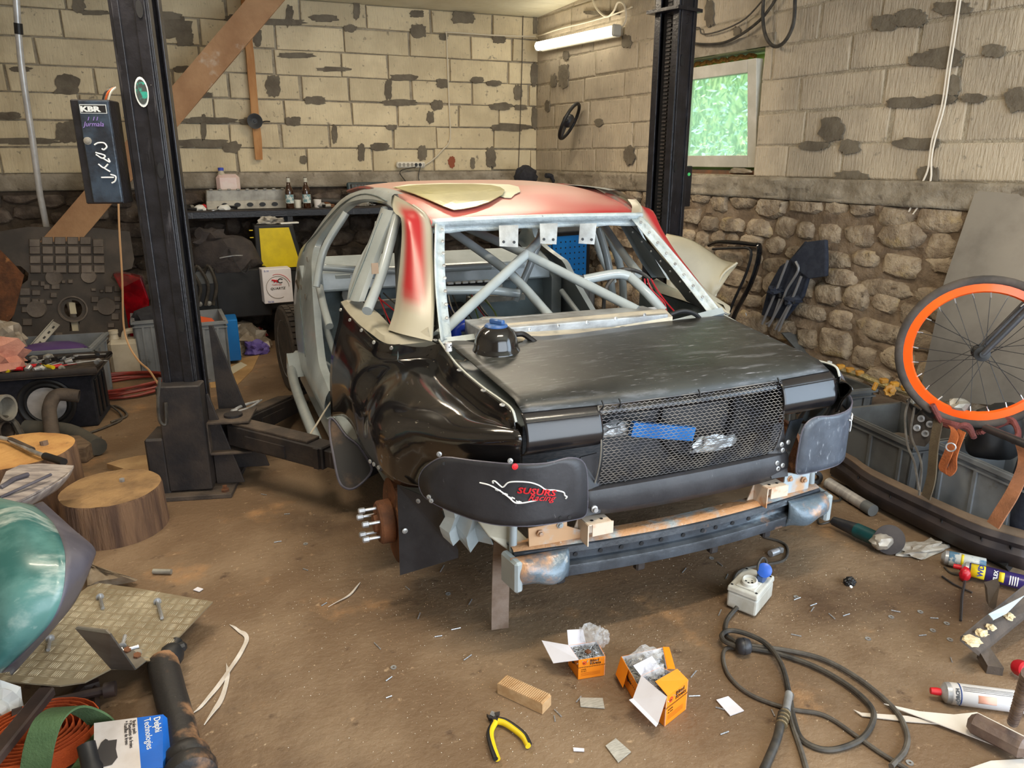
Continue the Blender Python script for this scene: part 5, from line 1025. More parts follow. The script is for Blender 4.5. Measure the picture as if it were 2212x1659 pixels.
# ================= left side =================
def crate(loc,ang,L,W,Hh,m,label,grp=None,ribs=6,name='storage_crate'):
    t=thing(name,label,'crate',loc,grp); M_=TM(loc,rz(ang)); tw=.012
    b=MB(M_); b.box((0,0,.01),(L-.04,W-.04,.02)); tp=.97
    def wallq(x0,y0,x1,y1,nx,ny):
        a=V((x0*tp,y0*tp,.0)); e=V((x1*tp,y1*tp,.0)); A=V((x0,y0,Hh)); E_=V((x1,y1,Hh)); n=V((nx,ny,0))*tw
        b.hexa([a,e,e-n,a-n],[A,E_,E_-n,A-n])
    x,y=L/2,W/2; wallq(-x,-y,x,-y,0,-1); wallq(x,-y,x,y,1,0); wallq(x,y,-x,y,0,1); wallq(-x,y,-x,-y,-1,0); b.build('crate_body',m,t)
    rm=MB(M_)
    for z,e in ((Hh-.012,.016),(Hh-.045,.010)):
        rm.box((0,-y-e/2,z),(L+2*e,e,.018 if z>Hh-.02 else .008)); rm.box((0,y+e/2,z),(L+2*e,e,.018 if z>Hh-.02 else .008)); rm.box((-x-e/2,0,z),(e,W,.018 if z>Hh-.02 else .008)); rm.box((x+e/2,0,z),(e,W,.018 if z>Hh-.02 else .008))
    rm.build('rim',m,t)
    for k in range(ribs):
        u=-x+.06+(L-.12)*k/(ribs-1)
        for s in (-1,1): q=MB(M_); q.hexa([(u-.008,s*y*tp,.03),(u+.008,s*y*tp,.03),(u+.008,s*(y*tp+.010),.03),(u-.008,s*(y*tp+.010),.03)],[(u-.008,s*y,Hh-.05),(u+.008,s*y,Hh-.05),(u+.008,s*(y+.010),Hh-.05),(u-.008,s*(y+.010),Hh-.05)]); q.build('rib',m,t)
    for k in range(3):
        u=-y+.06+(W-.12)*k/2
        for s in (-1,1): q=MB(M_); q.hexa([(s*x*tp,u-.008,.03),(s*x*tp,u+.008,.03),(s*(x*tp+.010),u+.008,.03),(s*(x*tp+.010),u-.008,.03)],[(s*x,u-.008,Hh-.05),(s*x,u+.008,Hh-.05),(s*(x+.010),u+.008,Hh-.05),(s*(x+.010),u-.008,Hh-.05)]); q.build('rib',m,t)
    return t
# undertray leaning against the back wall
ut=thing('engine_undertray','dusty black moulded undertray with raised square pads on the back wall','undertray',BY(150,740,6.7))
M_tray=mat('dusty_black_tray',c(92,84,78),c(122,112,104),rough=.75,scale=5,spots=(c(60,54,50),3,.56,.7),bump=.15)
def UT(x,y,off=0):
    return plane(x,y,V((0,6.75-off,.45)),V((0,-1,.22)))
OUT=[(0,500),(60,490),(200,492),(280,500),(290,560),(285,580),(245,590),(240,600),(262,625),(285,680),(290,740),(20,740),(32,640),(40,620),(60,605),(62,590),(45,575),(0,570)]
def hole(cx,cy,a,b,n=14): return [(cx+a*math.cos(2*PI*k/n),cy+b*math.sin(2*PI*k/n)) for k in range(n)]
def holed(outer,holes,fn,vec):
    loops=[[fn(*p) for p in outer]]+[[fn(*p) for p in h] for h in holes]; tri=tessellate_polygon(loops); P=[p for l in loops for p in l]; n=len(P); vec=V(vec)
    fs=[tuple(t) for t in tri]+[tuple(i+n for i in reversed(t)) for t in tri]; o=0
    for l in loops:
        m=len(l); fs+=[(o+i,o+(i+1)%m,o+(i+1)%m+n,o+i+n) for i in range(m)]; o+=m
    return MB().add(P+[p+vec for p in P],fs)
holed(OUT,[hole(158,668,20,20),[(150,693),(172,693),(172,716),(150,716)]],UT,(0,.02,0)).build('tray_sheet',mat('tray_recess_shade',c(64,59,56),c(84,76,70),rough=.75,scale=5),ut)  # recess shade around the raised pads is put into this darker sheet colour
def pad(x0,y0,x1,y1,h=.022):
    a=[UT(x0,y1),UT(x1,y1),UT(x1,y0),UT(x0,y0)]; i_=1.8; b=[UT(x0+i_,y1-i_,h),UT(x1-i_,y1-i_,h),UT(x1-i_,y0+i_,h),UT(x0+i_,y0+i_,h)]
    MB().hexa(a,b).build('pad',M_tray,ut)
r=random.Random(3)
for j in range(4):
    for i in range(6):
        x=62+i*27.5+j*.8; y=511+j*20.5
        if j==0 and i in(0,5): y+=5
        pad(x,y,x+25,y+18)
for (x,y,w_,h_) in [(42,622,24,17),(42,642,24,17),(46,662,20,14),(48,688,22,16),(66,606,18,12),(68,626,20,13),(68,645,16,12),(86,607,12,12),(94,614,14,12),(84,646,12,10),(110,612,20,14),(108,632,16,12),(100,648,14,10),(132,605,10,8),(146,603,12,10),(226,618,18,15),(246,617,14,14),(196,640,18,14),(246,640,16,12),(246,657,14,12),(240,676,18,16),(215,625,9,8),(196,622,12,8),(95,720,20,12),(118,718,18,14),(232,697,16,12),(200,660,14,12)]: pad(x,y,x+w_,y+h_,.018)
for (x,y,rr) in ((117,600,15),(192,597,14),(79,668,17),(230,662,18)):
    MB().lathe([(rr*.0042,0),(rr*.0038,.02),(rr*.0022,.012),(rr*.0010,.012)],UT(x,y),V((0,-1,.2)),18).build('mounting_cup',M_tray,ut,smooth=True)
MB().lathe([(.10,0),(.105,.012),(.095,.014),(.088,0)],UT(158,668),V((0,-1,.2)),24,closed=True).build('round_rim',M_tray,ut,smooth=True)
for x0,y0,w_,h_ in ((148,652,14,26),(153,694,14,24)): MB().prism([UT(x0,y0,-.03),UT(x0+w_,y0+2,-.03),UT(x0+w_+4,y0+h_,-.03),UT(x0+4,y0+h_,-.03)],(0,.003,0)).solo('paper_scrap',mat('dirty_paper',c(196,186,164),rough=.9),'pale scrap showing through the %s undertray opening'%('round' if h_==26 else 'square'),'paper')
# rusty sheet far left, red tail light, horn beyond
MB().prism([BY(0,540,6.5),BY(20,560,6.5),BY(52,595,6.5),BY(30,680,6.5),BY(0,720,6.5)],(0,.01,0)).solo('rusty_sheet',M_rust,'rusty brown sheet at the left edge beside the undertray','panel')
MB().prism([BY(243,592,6.62),BY(262,590,6.6),BY(305,600,6.55),BY(322,650,6.55),V((BY(318,760,6.55).x,6.55,.0)),V((BY(290,770,6.6).x,6.6,.0)),BY(262,630,6.6)],(.0,.12,0)).solo('red_light_cluster',mat('red_lens',c(150,8,24),c(96,4,14),rough=.12,coat=.6,scale=8),'glossy red car light cluster leaning behind the left post','light',bev=.012)
lump(V((BY(310,678,6.25).x+.06,6.28,.34)),(.16,.12,.11),31,.3).solo('black_helmet_bag',M_cloth,'black soft bag on the crate behind the left post','bag',smooth=True)
# crates behind the post
c1=crate((G(320,800).x+.16,6.28,0),4,.42,.36,.44,M_crate,'grey crate holding a black bag, behind the left post')
c2=crate((G(440,792).x,6.0,0),3,.36,.5,.46,M_crate,'tall grey crate right of the left post with a red cloth in it')
lump(V((G(440,792).x,5.95,.30)),(.12,.12,.12),33,.4).solo('orange_cloth',mat('orange_cloth',c(190,80,40),rough=.9),'orange cloth inside the tall grey crate','cloth')
MB().box((G(440,792).x+.24,6.35,.2),(.10,.25,.34),ch=.008).solo('blue_crate',M_blue,'bright blue box behind the tall grey crate','box')
# white jerrycan
jp=G(286,812); jc=thing('jerrycan','milky white plastic jerrycan standing left of the post','jerrycan',jp)
m=MB(TM(jp,rz(-8))); m.box((0,0,.15),(.25,.16,.30),ch=.03); m.build('can_body',M_pvc,jc); 
m=MB(TM(jp,rz(-8))); m.tube([(-.02,0,.29),(-.0,0,.345),(.06,0,.355),(.105,0,.34),(.11,0,.28)],.022,8,sm=4); m.build('handle',M_pvc,jc,smooth=True)
m=MB(TM(jp,rz(-8))); m.lathe([(.04,0),(.03,.03),(.028,.05),(.034,.05),(.034,.075),(0,.077)],(-.085,0,.29),(0,0,1),16); m.build('screw_cap',M_pvc,jc,smooth=True)
# cord hanging beside the post
MB().tube([BY(256,440,5.0),BY(258,500,5.0),BY(264,600,5.0),BY(267,700,5.0),BY(278,745,4.95),BY(300,780,4.8),BY(322,800,4.5),BY(342,830,4.2)],.006,6,sm=5).solo('hanging_flex',mat('tan_flex',c(190,150,110),rough=.6),'tan electric flex hanging from the control box to the floor coil','cable',smooth=True)
# red hose coil
hc=G(268,845); P=[]
for k in range(5*20):
    a=2*PI*k/20; rr=.30+.03*math.sin(k*.31); P.append(V((hc.x+rr*1.05*math.cos(a)+.03*math.sin(k*.07),hc.y+rr*.85*math.sin(a),.02+.012*(k/20)+.01*math.sin(a*2+k*.1))))
MB().tube(P,.011,6).solo('red_hose',mat('dull_red_hose',c(150,50,40),c(120,52,44),rough=.5),'coiled red hose on the floor left of the post','hose',smooth=True)
P=[G(175,945)+V((0,0,.01)),G(230,925)+V((0,0,.01)),G(265,905)+V((0,0,.01)),G(235,880)+V((0,0,.02)),G(215,890)+V((0,0,.02)),G(250,880)+V((0,0,.01)),G(275,900)+V((0,0,.01)),G(240,915)+V((0,0,.01))]
MB().tube(P,.007,6,sm=6).solo('brown_cable',M_gcable,'brown cable straggling from the coil past the speaker box','cable',smooth=True)
lump(G(258,862)+V((0,0,.02)),(.03,.03,.03),2,.3,sub=2).solo('white_tissue',M_wht,'small white tissue ball on the red hose coil','tissue')
# speaker box
sp=G(150,925); sp=V((sp.x-.13,sp.y+.12,0)); bxs=thing('speaker_box','black subwoofer box with a silver cone facing the room','speaker',sp); R=rz(-6)
m=MB(TM(sp,R)); m.box((0,.06,.165),(.62,.34,.33),ch=.008); m.build('cabinet',mat('black_carpet',c(24,24,32),c(34,34,42),rough=.95,scale=40,bump=.1),bxs)
cc=sp+R@V((.05,-.112,.17)); an=R@V((0,-1,0))
MB().lathe([(.160,0),(.160,.012),(.150,.018),(.142,.016),(.13,.002),(.118,.010),(.105,-.0)],cc,an,36).build('rubber_surround',M_black,bxs,smooth=True)
MB().lathe([(.106,.004),(.06,-.004),(0,-.008)],cc+an*.006,an,32).build('silver_cone',mat('silver_cone',c(196,196,200),c(170,170,172),rough=.35,metal=.4),bxs,smooth=True)
for k in range(3): m=MB(TM(sp,R)); m.box((.315,-.04+.10*k,.17),(.012,.05,.24),ch=.004); m.build('port_slat',M_black,bxs)
# crate behind it and tool tray
kc=crate((sp.x-.03,sp.y+.50,0),-6,.64,.48,.42,M_crate,'grey crate with a purple lid inside, behind the tool trays')
lump(V((sp.x-.02,sp.y+.50,.34)),(.24,.15,.05),41,.1,sub=3).solo('purple_float',mat('purple_plastic',c(84,60,120),rough=.35),'purple oval plastic shell inside the grey crate','shell',smooth=True)
def traybox(loc,ang,L,W,label):
    t=thing('tool_tray',label,'tray',loc,'dusty tool trays'); M_=TM(loc,rz(ang)); b=MB(M_); b.box((0,0,.006),(L,W,.012),ch=.004); b.build('tray_floor',M_dkdust,t)
    rm=MB(M_); ro=[(-L/2,-W/2),(L/2,-W/2),(L/2,W/2),(-L/2,W/2)]; rm.tube([V((x,y,.03)) for x,y in ro],.022,8,closed=True,flat=1); rm.build('rounded_rim',M_blkdust,t,smooth=True); return t
t1=traybox(V((sp.x+.10,sp.y+.02,.345)),-6,.52,.40,'dusty black tray of sockets and spanners on the speaker box'); t2=traybox(V((sp.x-.42,sp.y+.0,.345)),-6,.44,.42,'second dusty tray at the left edge beside the socket tray')
r=random.Random(8)
for k in range(34):
    x=sp.x+.10+r.uniform(-.23,.23); y=sp.y+.02+r.uniform(-.17,.17); z=.372+r.uniform(0,.03); mb=MB(TM((x,y,z),rz(r.uniform(0,180)))); kd=k%5
    if kd in(0,1): mb.lathe([(.014,0),(.016,.006),(.016,.04),(.010,.04),(.010,.02)],(0,0,0),(1,r.uniform(-.5,.5),r.uniform(-.3,.5)),9); mb.solo('socket',M_steel if k%3 else M_blkdust,'socket from the loose set in the dusty tool tray','socket','sockets in the tool tray',smooth=True)
    elif kd==2: mb.tube([(-.08,0,0),(.08,0,.006)],.006,6,flat=.6); mb.lathe([(.015,0),(.015,.008),(.007,.008),(.007,0)],(.09,0,0),(0,0,1),10,closed=True); mb.solo('spanner',M_steel,'spanner lying in the dusty tool tray','spanner','spanners in the tool tray',smooth=True)
    elif kd==3: mb.tube([(-.06,0,.01),(.0,0,.01)],.012,8); mb.tube([(0,0,.01),(.08,0,.01)],.004,6); mb.solo('screwdriver',[M_red,M_yel,M_black][k%3],'screwdriver lying in the dusty tool tray','screwdriver','screwdrivers in the tool tray',smooth=True)
    else: lump((0,0,0),(.03,.02,.02),k,.5,sub=1,mb=mb); mb.solo('small_fitting',M_aludull,'small metal fitting in the dusty tool tray','fitting','fittings in the tool tray')
for k in range(8):
    x=sp.x-.42+r.uniform(-.18,.18); y=sp.y-.06+r.uniform(-.12,.12); mb=MB(TM((x,y,.368),rz(r.uniform(-20,20)))); mb.tube([(-.07,0,.008),(.07,0,.008)],.007,6); mb.solo('drift_pin',M_steel,'steel pin lying in the left tray','pin','pins in the left tray',smooth=True)
lump(V((sp.x-.22,sp.y+.02,.37)),(.17,.12,.13),44,.7,2.6).solo('pink_rag',mat('pink_cloth',c(208,150,130),c(188,128,110),rough=.95,bump=.4,bscale=30),'crumpled pink rag on the tool trays','rag',smooth=True)
lump(V((sp.x-.36,sp.y-.1,.37)),(.13,.08,.06),45,.7,2.6).solo('pink_rag',mat('pink_cloth',c(208,150,130)),'trailing end of pink cloth in the left tray','rag',smooth=True)
# perforated strip and clear tube
a=BY(0,835,sp.y+.35); b_=BY(122,698,sp.y+.75); d=(b_-a).normalized(); ps_=thing('perforated_strip','grey perforated metal strip sticking out of the crate','strip',a); R=frame(d,V((0,-1,.3)).cross(d)); L=(b_-a).length
m=MB(TM(a,R)); m.box((L/2,0,0),(L,.05,.006)); m.box((L/2,.025,.012),(L,.004,.026)); m.build('strip',M_aludull,ps_)
for k in range(9): m=MB(TM(a,R)); m.box((L*(.25+.085*k),-.004,-.0035),(.022,.012,.001)); m.box((L*(.25+.085*k),-.004,.0035),(.022,.012,.001)); m.build('slot',M_black,ps_)
lump(BY(10,760,sp.y+.5),(.12,.10,.14),47,.5).solo('clear_bag',M_bag,'crumpled clear bag at the left edge above the trays','bag')
# elbow pipe, rubber tubes
MB().tube([G(118,975)+V((0,0,.0)),G(118,960)+V((0,0,.12)),G(120,950)+V((0,0,.20)),G(140,940)+V((0,0,.255)),G(185,935)+V((0,0,.235))],.036,14,sm=5,cap=False).solo('elbow_pipe',M_dkdust,'brown rusty elbow pipe in front of the speaker cone','pipe',smooth=True,solid=.006)
for k,(x,y,z,ln,rr) in enumerate([(8,880,.28,.10,.07),(0,930,.15,.12,.055)]):
    p=G(x,y,z); MB().lathe([(rr,0),(rr*1.05,.01),(rr*1.05,ln),(rr*.85,ln),(rr*.85,.02)],p-V((.06,0,0)),V((1,-.5,.1)),20).solo('exhaust_pipe_end',M_aludull if k==0 else M_dkdust,['dull steel pipe end at the left edge above the log','lower dark pipe end at the left edge'][k],'pipe',smooth=True)
MB().tube([G(60,945)+V((0,0,.06)),G(150,950)+V((0,0,.05)),G(215,985)+V((0,0,.055))],.05,12,sm=4).solo('rubber_pipe',mat('grey_rubber',c(70,70,66),c(84,80,72),rough=.8),'thick dark rubber pipe in front of the speaker box','pipe',smooth=True)
MB().box(G(145,985)+V((-.02,0,.045)),(.36,.20,.09),rz(-20),.005).solo('wood_offcut',mat('grey_offcut',c(120,100,80),c(96,78,62),rough=.9,stretch=(1,6,6)),'weathered plank offcut behind the big chopping log','timber')
MB().tube([G(0,1000)+V((0,0,.25)),G(40,980)+V((0,0,.2)),G(60,990)+V((0,0,.1))],.02,8,sm=4).solo('dark_hose',M_cable,'dark hose end beside the chopping log','hose',smooth=True)
# logs
def log(p,ra,rb,h,top,label,seed,tilt=(0,0)):
    t=thing('chopping_log',label,'log',p); K=40; rr=[1+.035*noise.noise(V((math.cos(2*PI*k/K)*2,math.sin(2*PI*k/K)*2,seed))) for k in range(K)]; vs=[]; 
    for z,f in ((0,1.02),(h*.5,1.0),(h-.012,.985),(h,.965)):
        for k in range(K): a=2*PI*k/K; x=math.cos(a)*ra*rr[k]*f; y=math.sin(a)*rb*rr[k]*f; vs.append(V(p)+V((x,y,z+(tilt[0]*x+tilt[1]*y)*(z/h))))
    MB().add(vs,[(i*K+k,i*K+(k+1)%K,(i+1)*K+(k+1)%K,(i+1)*K+k) for i in range(3) for k in range(K)]).build('bark_side',M_bark,t,smooth=True,ang=60)
    tv=[]
    for f in (.965,.6,.3,0.01):
        for k in range(K): a=2*PI*k/K; x=math.cos(a)*ra*rr[k]*f; y=math.sin(a)*rb*rr[k]*f; tv.append(V(p)+V((x,y,h+tilt[0]*x+tilt[1]*y+.004*noise.noise(V((x*20,y*20,seed))))))
    MB().add(tv,[(i*K+k,i*K+(k+1)%K,(i+1)*K+(k+1)%K,(i+1)*K+k) for i in range(3) for k in range(K)]+[tuple(range(3*K,4*K))]).build('sawn_top',top,t,smooth=True)
    return t
pa=G(254,1138); log(pa,.212,.215,.195,M_woodtopg,'low weathered log round between the teal panel and the lift post',5)
MB().lathe([(.012,0),(.012,.014),(.006,.014)],G(264,1040,.195),(0,0,1),6).solo('hex_nut',M_steel,'shiny nut lying on the weathered log','nut')
pb=G(55,1100); log(V((pb.x-.02,pb.y+.06,0)),.27,.25,.28,M_woodtop,'big fresh-cut log with an orange sawn top at the left edge',9)
tl=V((pb.x-.02,pb.y+.06,0))
bb=thing('breaker_bar','chrome breaker bar with a black grip lying on the big log','tool',G(70,970,.30)); a=G(-10,945,.305); e=G(20,950,.305); f_=G(97,985,.305); g_=G(138,998,.305)
MB().tube([a,e,G(70,975,.305),f_],.011,10,sm=2).build('bar',M_steel,bb,smooth=True); MB().tube([f_,g_],.017,12).build('black_grip',M_black,bb,smooth=True)
MB().tube([G(22,950,.305),G(70,972,.305)],.014,8).build('rusty_sleeve',M_dkdust,bb,smooth=True)
MB().prism([G(232,1012),G(262,1003),G(300,995),(G(335,992)),G(338,1028),G(300,1034)],(0,0,.03)).solo('wood_slab',mat('pale_slab',c(190,158,116),c(166,134,96),rough=.9),'pale wood slab on the floor between log and lift post','timber')
# dusty wing liner lying on the log
wl=[(0,1052),(14,1022),(44,1008),(90,1005),(160,1009),(152,1022),(110,1050),(45,1084),(0,1095)]
o=thing('dusty_trim_panel','dust-covered dark plastic trim panel lying over the teal panel','trim panel',G(60,1050,.36))
MB().prism([G(x,y,.39-.0003*(x)) for x,y in wl],(0,0,.008)).build('panel',mat('dust_white_plastic',c(176,166,160),c(120,112,112),rough=.8,scale=7,stretch=(1,3,1),spots=(c(80,80,90),5,.6,.7,(1,4,1))),o)
MB().grid([[G(x,y,.36),G(x-4,y+12,.33),G(x-14,y+26,.29)] for x,y in [(158,1010),(140,1030),(110,1050),(75,1070),(45,1084)]],3,2).build('rolled_edge',mat('dust_white_plastic',c(176,166,160)),o,smooth=True,solid=.004)
MB().tube([G(0,1075,.40),G(60,1048,.397),G(110,1025,.39)],.006,6).build('raised_rib',M_dkgrey,o)
MB().tube([G(0,1055,.40),G(30,1035,.397),G(60,1025,.39)],.010,6).build('raised_rib',M_dkgrey,o)
# teal car panel
tb=thing('teal_body_panel','rounded dusty teal car corner panel with a dark grey edge, close at the left','body panel',DZ(60,1300,2.1))
A=[(-60,1060),(-60,1110),(-60,1180),(-60,1250),(-60,1330),(-60,1400),(-60,1475)]
Bc=[(20,1082),(40,1100),(45,1180),(40,1250),(30,1320),(10,1390),(-20,1455)]
C_=[(72,1092),(112,1130),(136,1180),(141,1230),(130,1300),(95,1360),(2,1452)]
D_=[(90,1085),(150,1140),(186,1178),(186,1220),(160,1270),(120,1340),(20,1450)]
E_=[(95,1090),(160,1148),(202,1184),(198,1215),(166,1290),(122,1348),(24,1458)]
za=[2.45,2.22,2.05,1.96,1.92,1.92,1.95]; mk=lambda P,dz:[DZ(x,y,z+dz) for (x,y),z in zip(P,za)]
a_,b2,c2_,d2,e2=mk(A,0),mk(Bc,-.02),mk(C_,.03),mk(D_,.14),mk(E_,.24)
MB().grid([list(x) for x in zip(a_,b2,c2_)],5,5).build('teal_skin',M_teal,tb,smooth=True,solid=.006)
MB().grid([list(x) for x in zip(c2_,d2,e2)],5,4).build('dark_edge',M_dkgrey,tb,smooth=True,solid=.006)
MB().tube([G(118,1075)+V((0,0,.30)),G(122,1080)+V((0,0,.2)),G(126,1100)+V((0,0,.1))],.018,8,sm=4).solo('bone_lever',mat('brown_lever',c(120,100,86),rough=.8),'brown lever sticking out behind the teal panel','lever',smooth=True)
# plastic bag
r=random.Random(5); q=[(140,1125),(165,1130),(180,1165),(200,1200),(205,1230),(230,1240),(298,1252),(262,1262),(220,1268),(190,1280),(188,1240),(165,1210),(140,1170)]
cx,cy=186,1215; K=4; vs=[]; sq=catmull([V((a,b,0)) for a,b in q],3,True); n=len(sq)
for k in range(K+1):
    for i,p in enumerate(sq): f=1-k/K*.96; vs.append(G(cx+(p.x-cx)*f,cy+(p.y-cy)*f,.02+.035*(k>0)*(1+noise.noise(V((i*.7,k,3))))+ (0.10 if p.y<1190 else 0)*k/K))
MB().add(vs,[(k*n+i,k*n+(i+1)%n,(k+1)*n+(i+1)%n,(k+1)*n+i) for k in range(K) for i in range(n)]+[tuple(range(K*n,K*n+n))]).solo('plastic_bag',M_bag,'dirty clear plastic bag between the log and the tread plate','bag',smooth=True,ang=25)
# tread plate
PZ=.085; TPx=[(215,1262),(290,1272),(460,1302),(385,1380),(336,1432),(313,1429),(292,1447),(240,1447),(184,1476),(130,1484),(60,1478),(-20,1472),(-60,1400),(60,1370),(150,1300),(190,1270)]
tp_=thing('tread_plate','aluminium five-bar tread plate offcut lying at the lower left','metal plate',G(230,1380))
TP=[G(x,y,PZ) for x,y in TPx]; MB().prism(TP,(0,0,.005)).build('plate',mat('dusty_tread_alu',c(168,156,132),c(142,128,104),rough=.45,metal=.3,scale=5,spots=(c(110,76,48),4,.64,.74)),tp_)
def inpoly(p,P):
    ins=False; n=len(P)
    for i in range(n):
        a,b=P[i],P[(i+1)%n]
        if (a.y>p.y)!=(b.y>p.y) and p.x<(b.x-a.x)*(p.y-a.y)/(b.y-a.y)+a.x: ins=not ins
    return ins
tr=MB(); o0=G(230,1380,PZ); u1=(G(300,1384,PZ)-o0).normalized(); u2=V((0,0,1)).cross(u1); ca,sa=math.cos(.62),math.sin(.62); e1=u1*ca+u2*sa; e2=-u1*sa+u2*ca
e1,e2=u1,u2
for i in range(-20,20):
    for j in range(-14,14):
        ctr=o0+e1*i*.037+e2*j*.037; 
        hz=(i+j)%2
        dirx=e1 if hz else e2; diry=e2 if hz else e1
        if not inpoly(ctr,TP): continue
        for k in range(5):
            q=ctr+diry*(k-2)*.0066; 
            if not inpoly(q+dirx*.012,TP) or not inpoly(q-dirx*.012,TP): continue
            z=V((0,0,.0050)); h=V((0,0,.0022)); L=.0155; w_=.0017
            tr.add([q-dirx*L+z,q-diry*w_+z,q+dirx*L+z,q+diry*w_+z,q-dirx*L*.6+z+h,q+dirx*L*.6+z+h],[(0,1,4),(1,5,4),(1,2,5),(2,3,5),(3,4,5),(3,0,4)])
tr.build('tread_bars',mat('highlit_tread_bars',c(232,222,198),c(190,178,152),rough=.28,metal=.5,scale=9),tp_,stuff=True)  # paler bars carry the plate's metallic highlights in their colour
lb=thing('bent_bracket','bent grey metal bracket standing on the tread plate','bracket',G(265,1440,.09))
MB().prism([G(240,1446,PZ+.008),G(292,1448,PZ+.008),DZ(237,1370,1.92),DZ(228,1362,1.93),DZ(166,1354,1.96),DZ(162,1358,1.96)],(.003,.004,.0)).build('upright',mat('grey_bracket',c(128,122,112),c(104,98,90),rough=.5,metal=.4),lb)
MB().prism([G(292,1448,PZ+.008),G(316,1429,PZ+.008),G(270,1390,PZ+.008),G(262,1398,PZ+.008)],(0,0,.003)).build('foot',mat('grey_bracket',c(128,122,112)),lb)
def bolt(px,py,px2,py2,z,label,m=M_steel,r_=.006):
    a=G(px,py,z); b=G(px2,py2,z); t=thing('bolt',label,'bolt',a,'bolts on the tread plate'); d=(b-a).normalized()
    MB().tube([a,b],r_,8).build('shank',m,t,smooth=True); MB().lathe([(r_*2.2,-.006),(r_*2.2,.0)],a,d,12).build('head',m,t)
bolt(216,1290,222,1314,.098,'coach bolt on the tread plate nearest its top edge'); bolt(340,1300,350,1335,.098,'long thin bolt on the right of the tread plate'); bolt(108,1380,104,1404,.098,'coach bolt near the left edge of the tread plate'); bolt(264,1395,270,1373,.10,'zinc bolt beside the bracket'); bolt(266,1406,300,1396,.098,'bolt lying flat beside the bracket')
for x,y in ((275,1408),(296,1420)): MB().lathe([(.012,0),(.012,.012),(.006,.012)],G(x,y,.092),(.2,-.2,1),6).solo('rusty_nut',M_rust,'rusty nut %s on the tread plate'%('beside the bolt' if x==275 else 'nearest the plate notch'),'nut')
MB().lathe([(.02,0),(.02,.003),(.009,.003)],G(292,1412,.092),(0,0,1),16).solo('large_washer',M_aludull,'large washer on the tread plate','washer')
# wheel brace
wbz=.05; wx=thing('wheel_brace','rusty four-way wheel brace under the tread plate edge','tool',G(110,1515)); 
M_br=mat('brown_tool_steel',c(74,58,52),c(56,44,40),rough=.5,scale=9)
MB().tube([G(38,1545,.06),G(120,1515,.06),G(232,1490,.06)],.013,8,sm=2).build('long_bar',M_br,wx,smooth=True); MB().tube([G(98,1480,.05),G(100,1570,.05)],.013,8).build('cross_bar',M_br,wx,smooth=True)
MB().tube([G(225,1492,.06),G(250,1487,.06)],.023,12).build('socket_end',M_br,wx,smooth=True); MB().tube([G(28,1548,.06),G(50,1541,.06)],.021,12).build('socket_end',M_br,wx,smooth=True); MB().lathe([(.024,0),(.024,.02),(.012,.02)],G(100,1572,.04),(0,0,1),14).build('socket_end',M_br,wx,smooth=True)
MB().box(G(36,1575,.14),(.045,.30,.03),rz(-20),.005).solo('flat_iron_bar',M_br,'brown flat iron bar across the orange strap','iron bar')
# driveshaft
ds=thing('driveshaft','dirty black driveshaft lying by the tread plate','driveshaft',G(385,1530)); dP=lambda x,y,z:G(x,y,z)
M_shaft=mat('muddy_black_shaft',c(38,36,36),c(150,112,80),rough=.55,scale=5,thr=(.54,.66),spots=(c(160,150,130),50,.66,.74),bump=.1)
MB().tube([dP(352,1432,.06),dP(368,1500,.06),dP(385,1560,.06),dP(402,1640,.06)],(.046,.044),18,sm=2).build('tube',M_shaft,ds,smooth=True)
MB().lathe([(.030,0),(.038,.02),(.040,.05),(.034,.07)],dP(358,1437,.06),(dP(381,1396,.06)-dP(358,1437,.06)),16).build('yoke',M_black,ds,smooth=True)
MB().tube([dP(368,1415,.065),dP(383,1385,.075)],.018,12).build('spline',M_black,ds,smooth=True); MB().box(dP(372,1406,.07),(.09,.03,.03),rz(20),.008).build('yoke_ear',M_black,ds)
MB().lathe([(.050,-.01),(.060,0),(.062,.02),(.056,.035),(.05,.04)],dP(402,1635,.06),(dP(402,1640,.06)-dP(385,1560,.06)),22).build('flange',M_shaft,ds,smooth=True); MB().lathe([(.066,0),(.070,.015),(.066,.04),(.05,.05)],dP(408,1662,.06),(dP(402,1640,.06)-dP(385,1560,.06)),22).build('joint_ring',M_shaft,ds,smooth=True)
# brake pad carton
bz2=.105; cA,cB,cC,cD=G(203,1562,bz2),G(352,1543,bz2),G(352,1658,bz2),G(203,1675,bz2); bpb=thing('brake_pad_carton','white and blue brake pad carton at the lower left','box',G(280,1640))
u_=(cB-cA); v_=(cD-cA); n0=V((0,0,-bz2+.003))
sp1=cA+u_*.62; sp2=cD+u_*.62
MB().hexa([cA+n0,sp1+n0,sp2+n0,cD+n0],[cA,sp1,sp2,cD]).build('white_part',mat('dusty_white_card',c(226,220,220),c(206,196,190),rough=.6,scale=5),bpb)
MB().hexa([sp1+n0,cB+n0,cC+n0,sp2+n0],[sp1,cB,cC,sp2]).build('blue_part',mat('blue_card',c(28,110,216),c(24,98,196),rough=.35),bpb)
E2=[cB,G(372,1560,bz2-.02),G(372,1612,bz2-.02),cC+ (cB-cC)*.1]; MB().prism(E2,(0,0,-.05)).build('blue_flap',mat('blue_card',c(28,110,216)),bpb)
zt=V((0,0,.0012)); xd=-(v_).normalized()*-1; xd=(cD-cA).normalized(); yd=(cB-cA).normalized()
text('Delphi',.024,cA+u_*.86+v_*.06+zt,xd,yd,M_wht,bpb,bold=.0002); text('Technologies',.024,cA+u_*.72+v_*.06+zt,xd,yd,M_wht,bpb)
ink=mat('grey_ink',c(60,54,54))
for k,s_ in enumerate(('Brake pads','* Plaquettes de freins','* Pastillas de freno')): text(s_,.013,cA+u_*(.55-.06*k)+v_*.06+zt,xd,yd,ink,bpb)
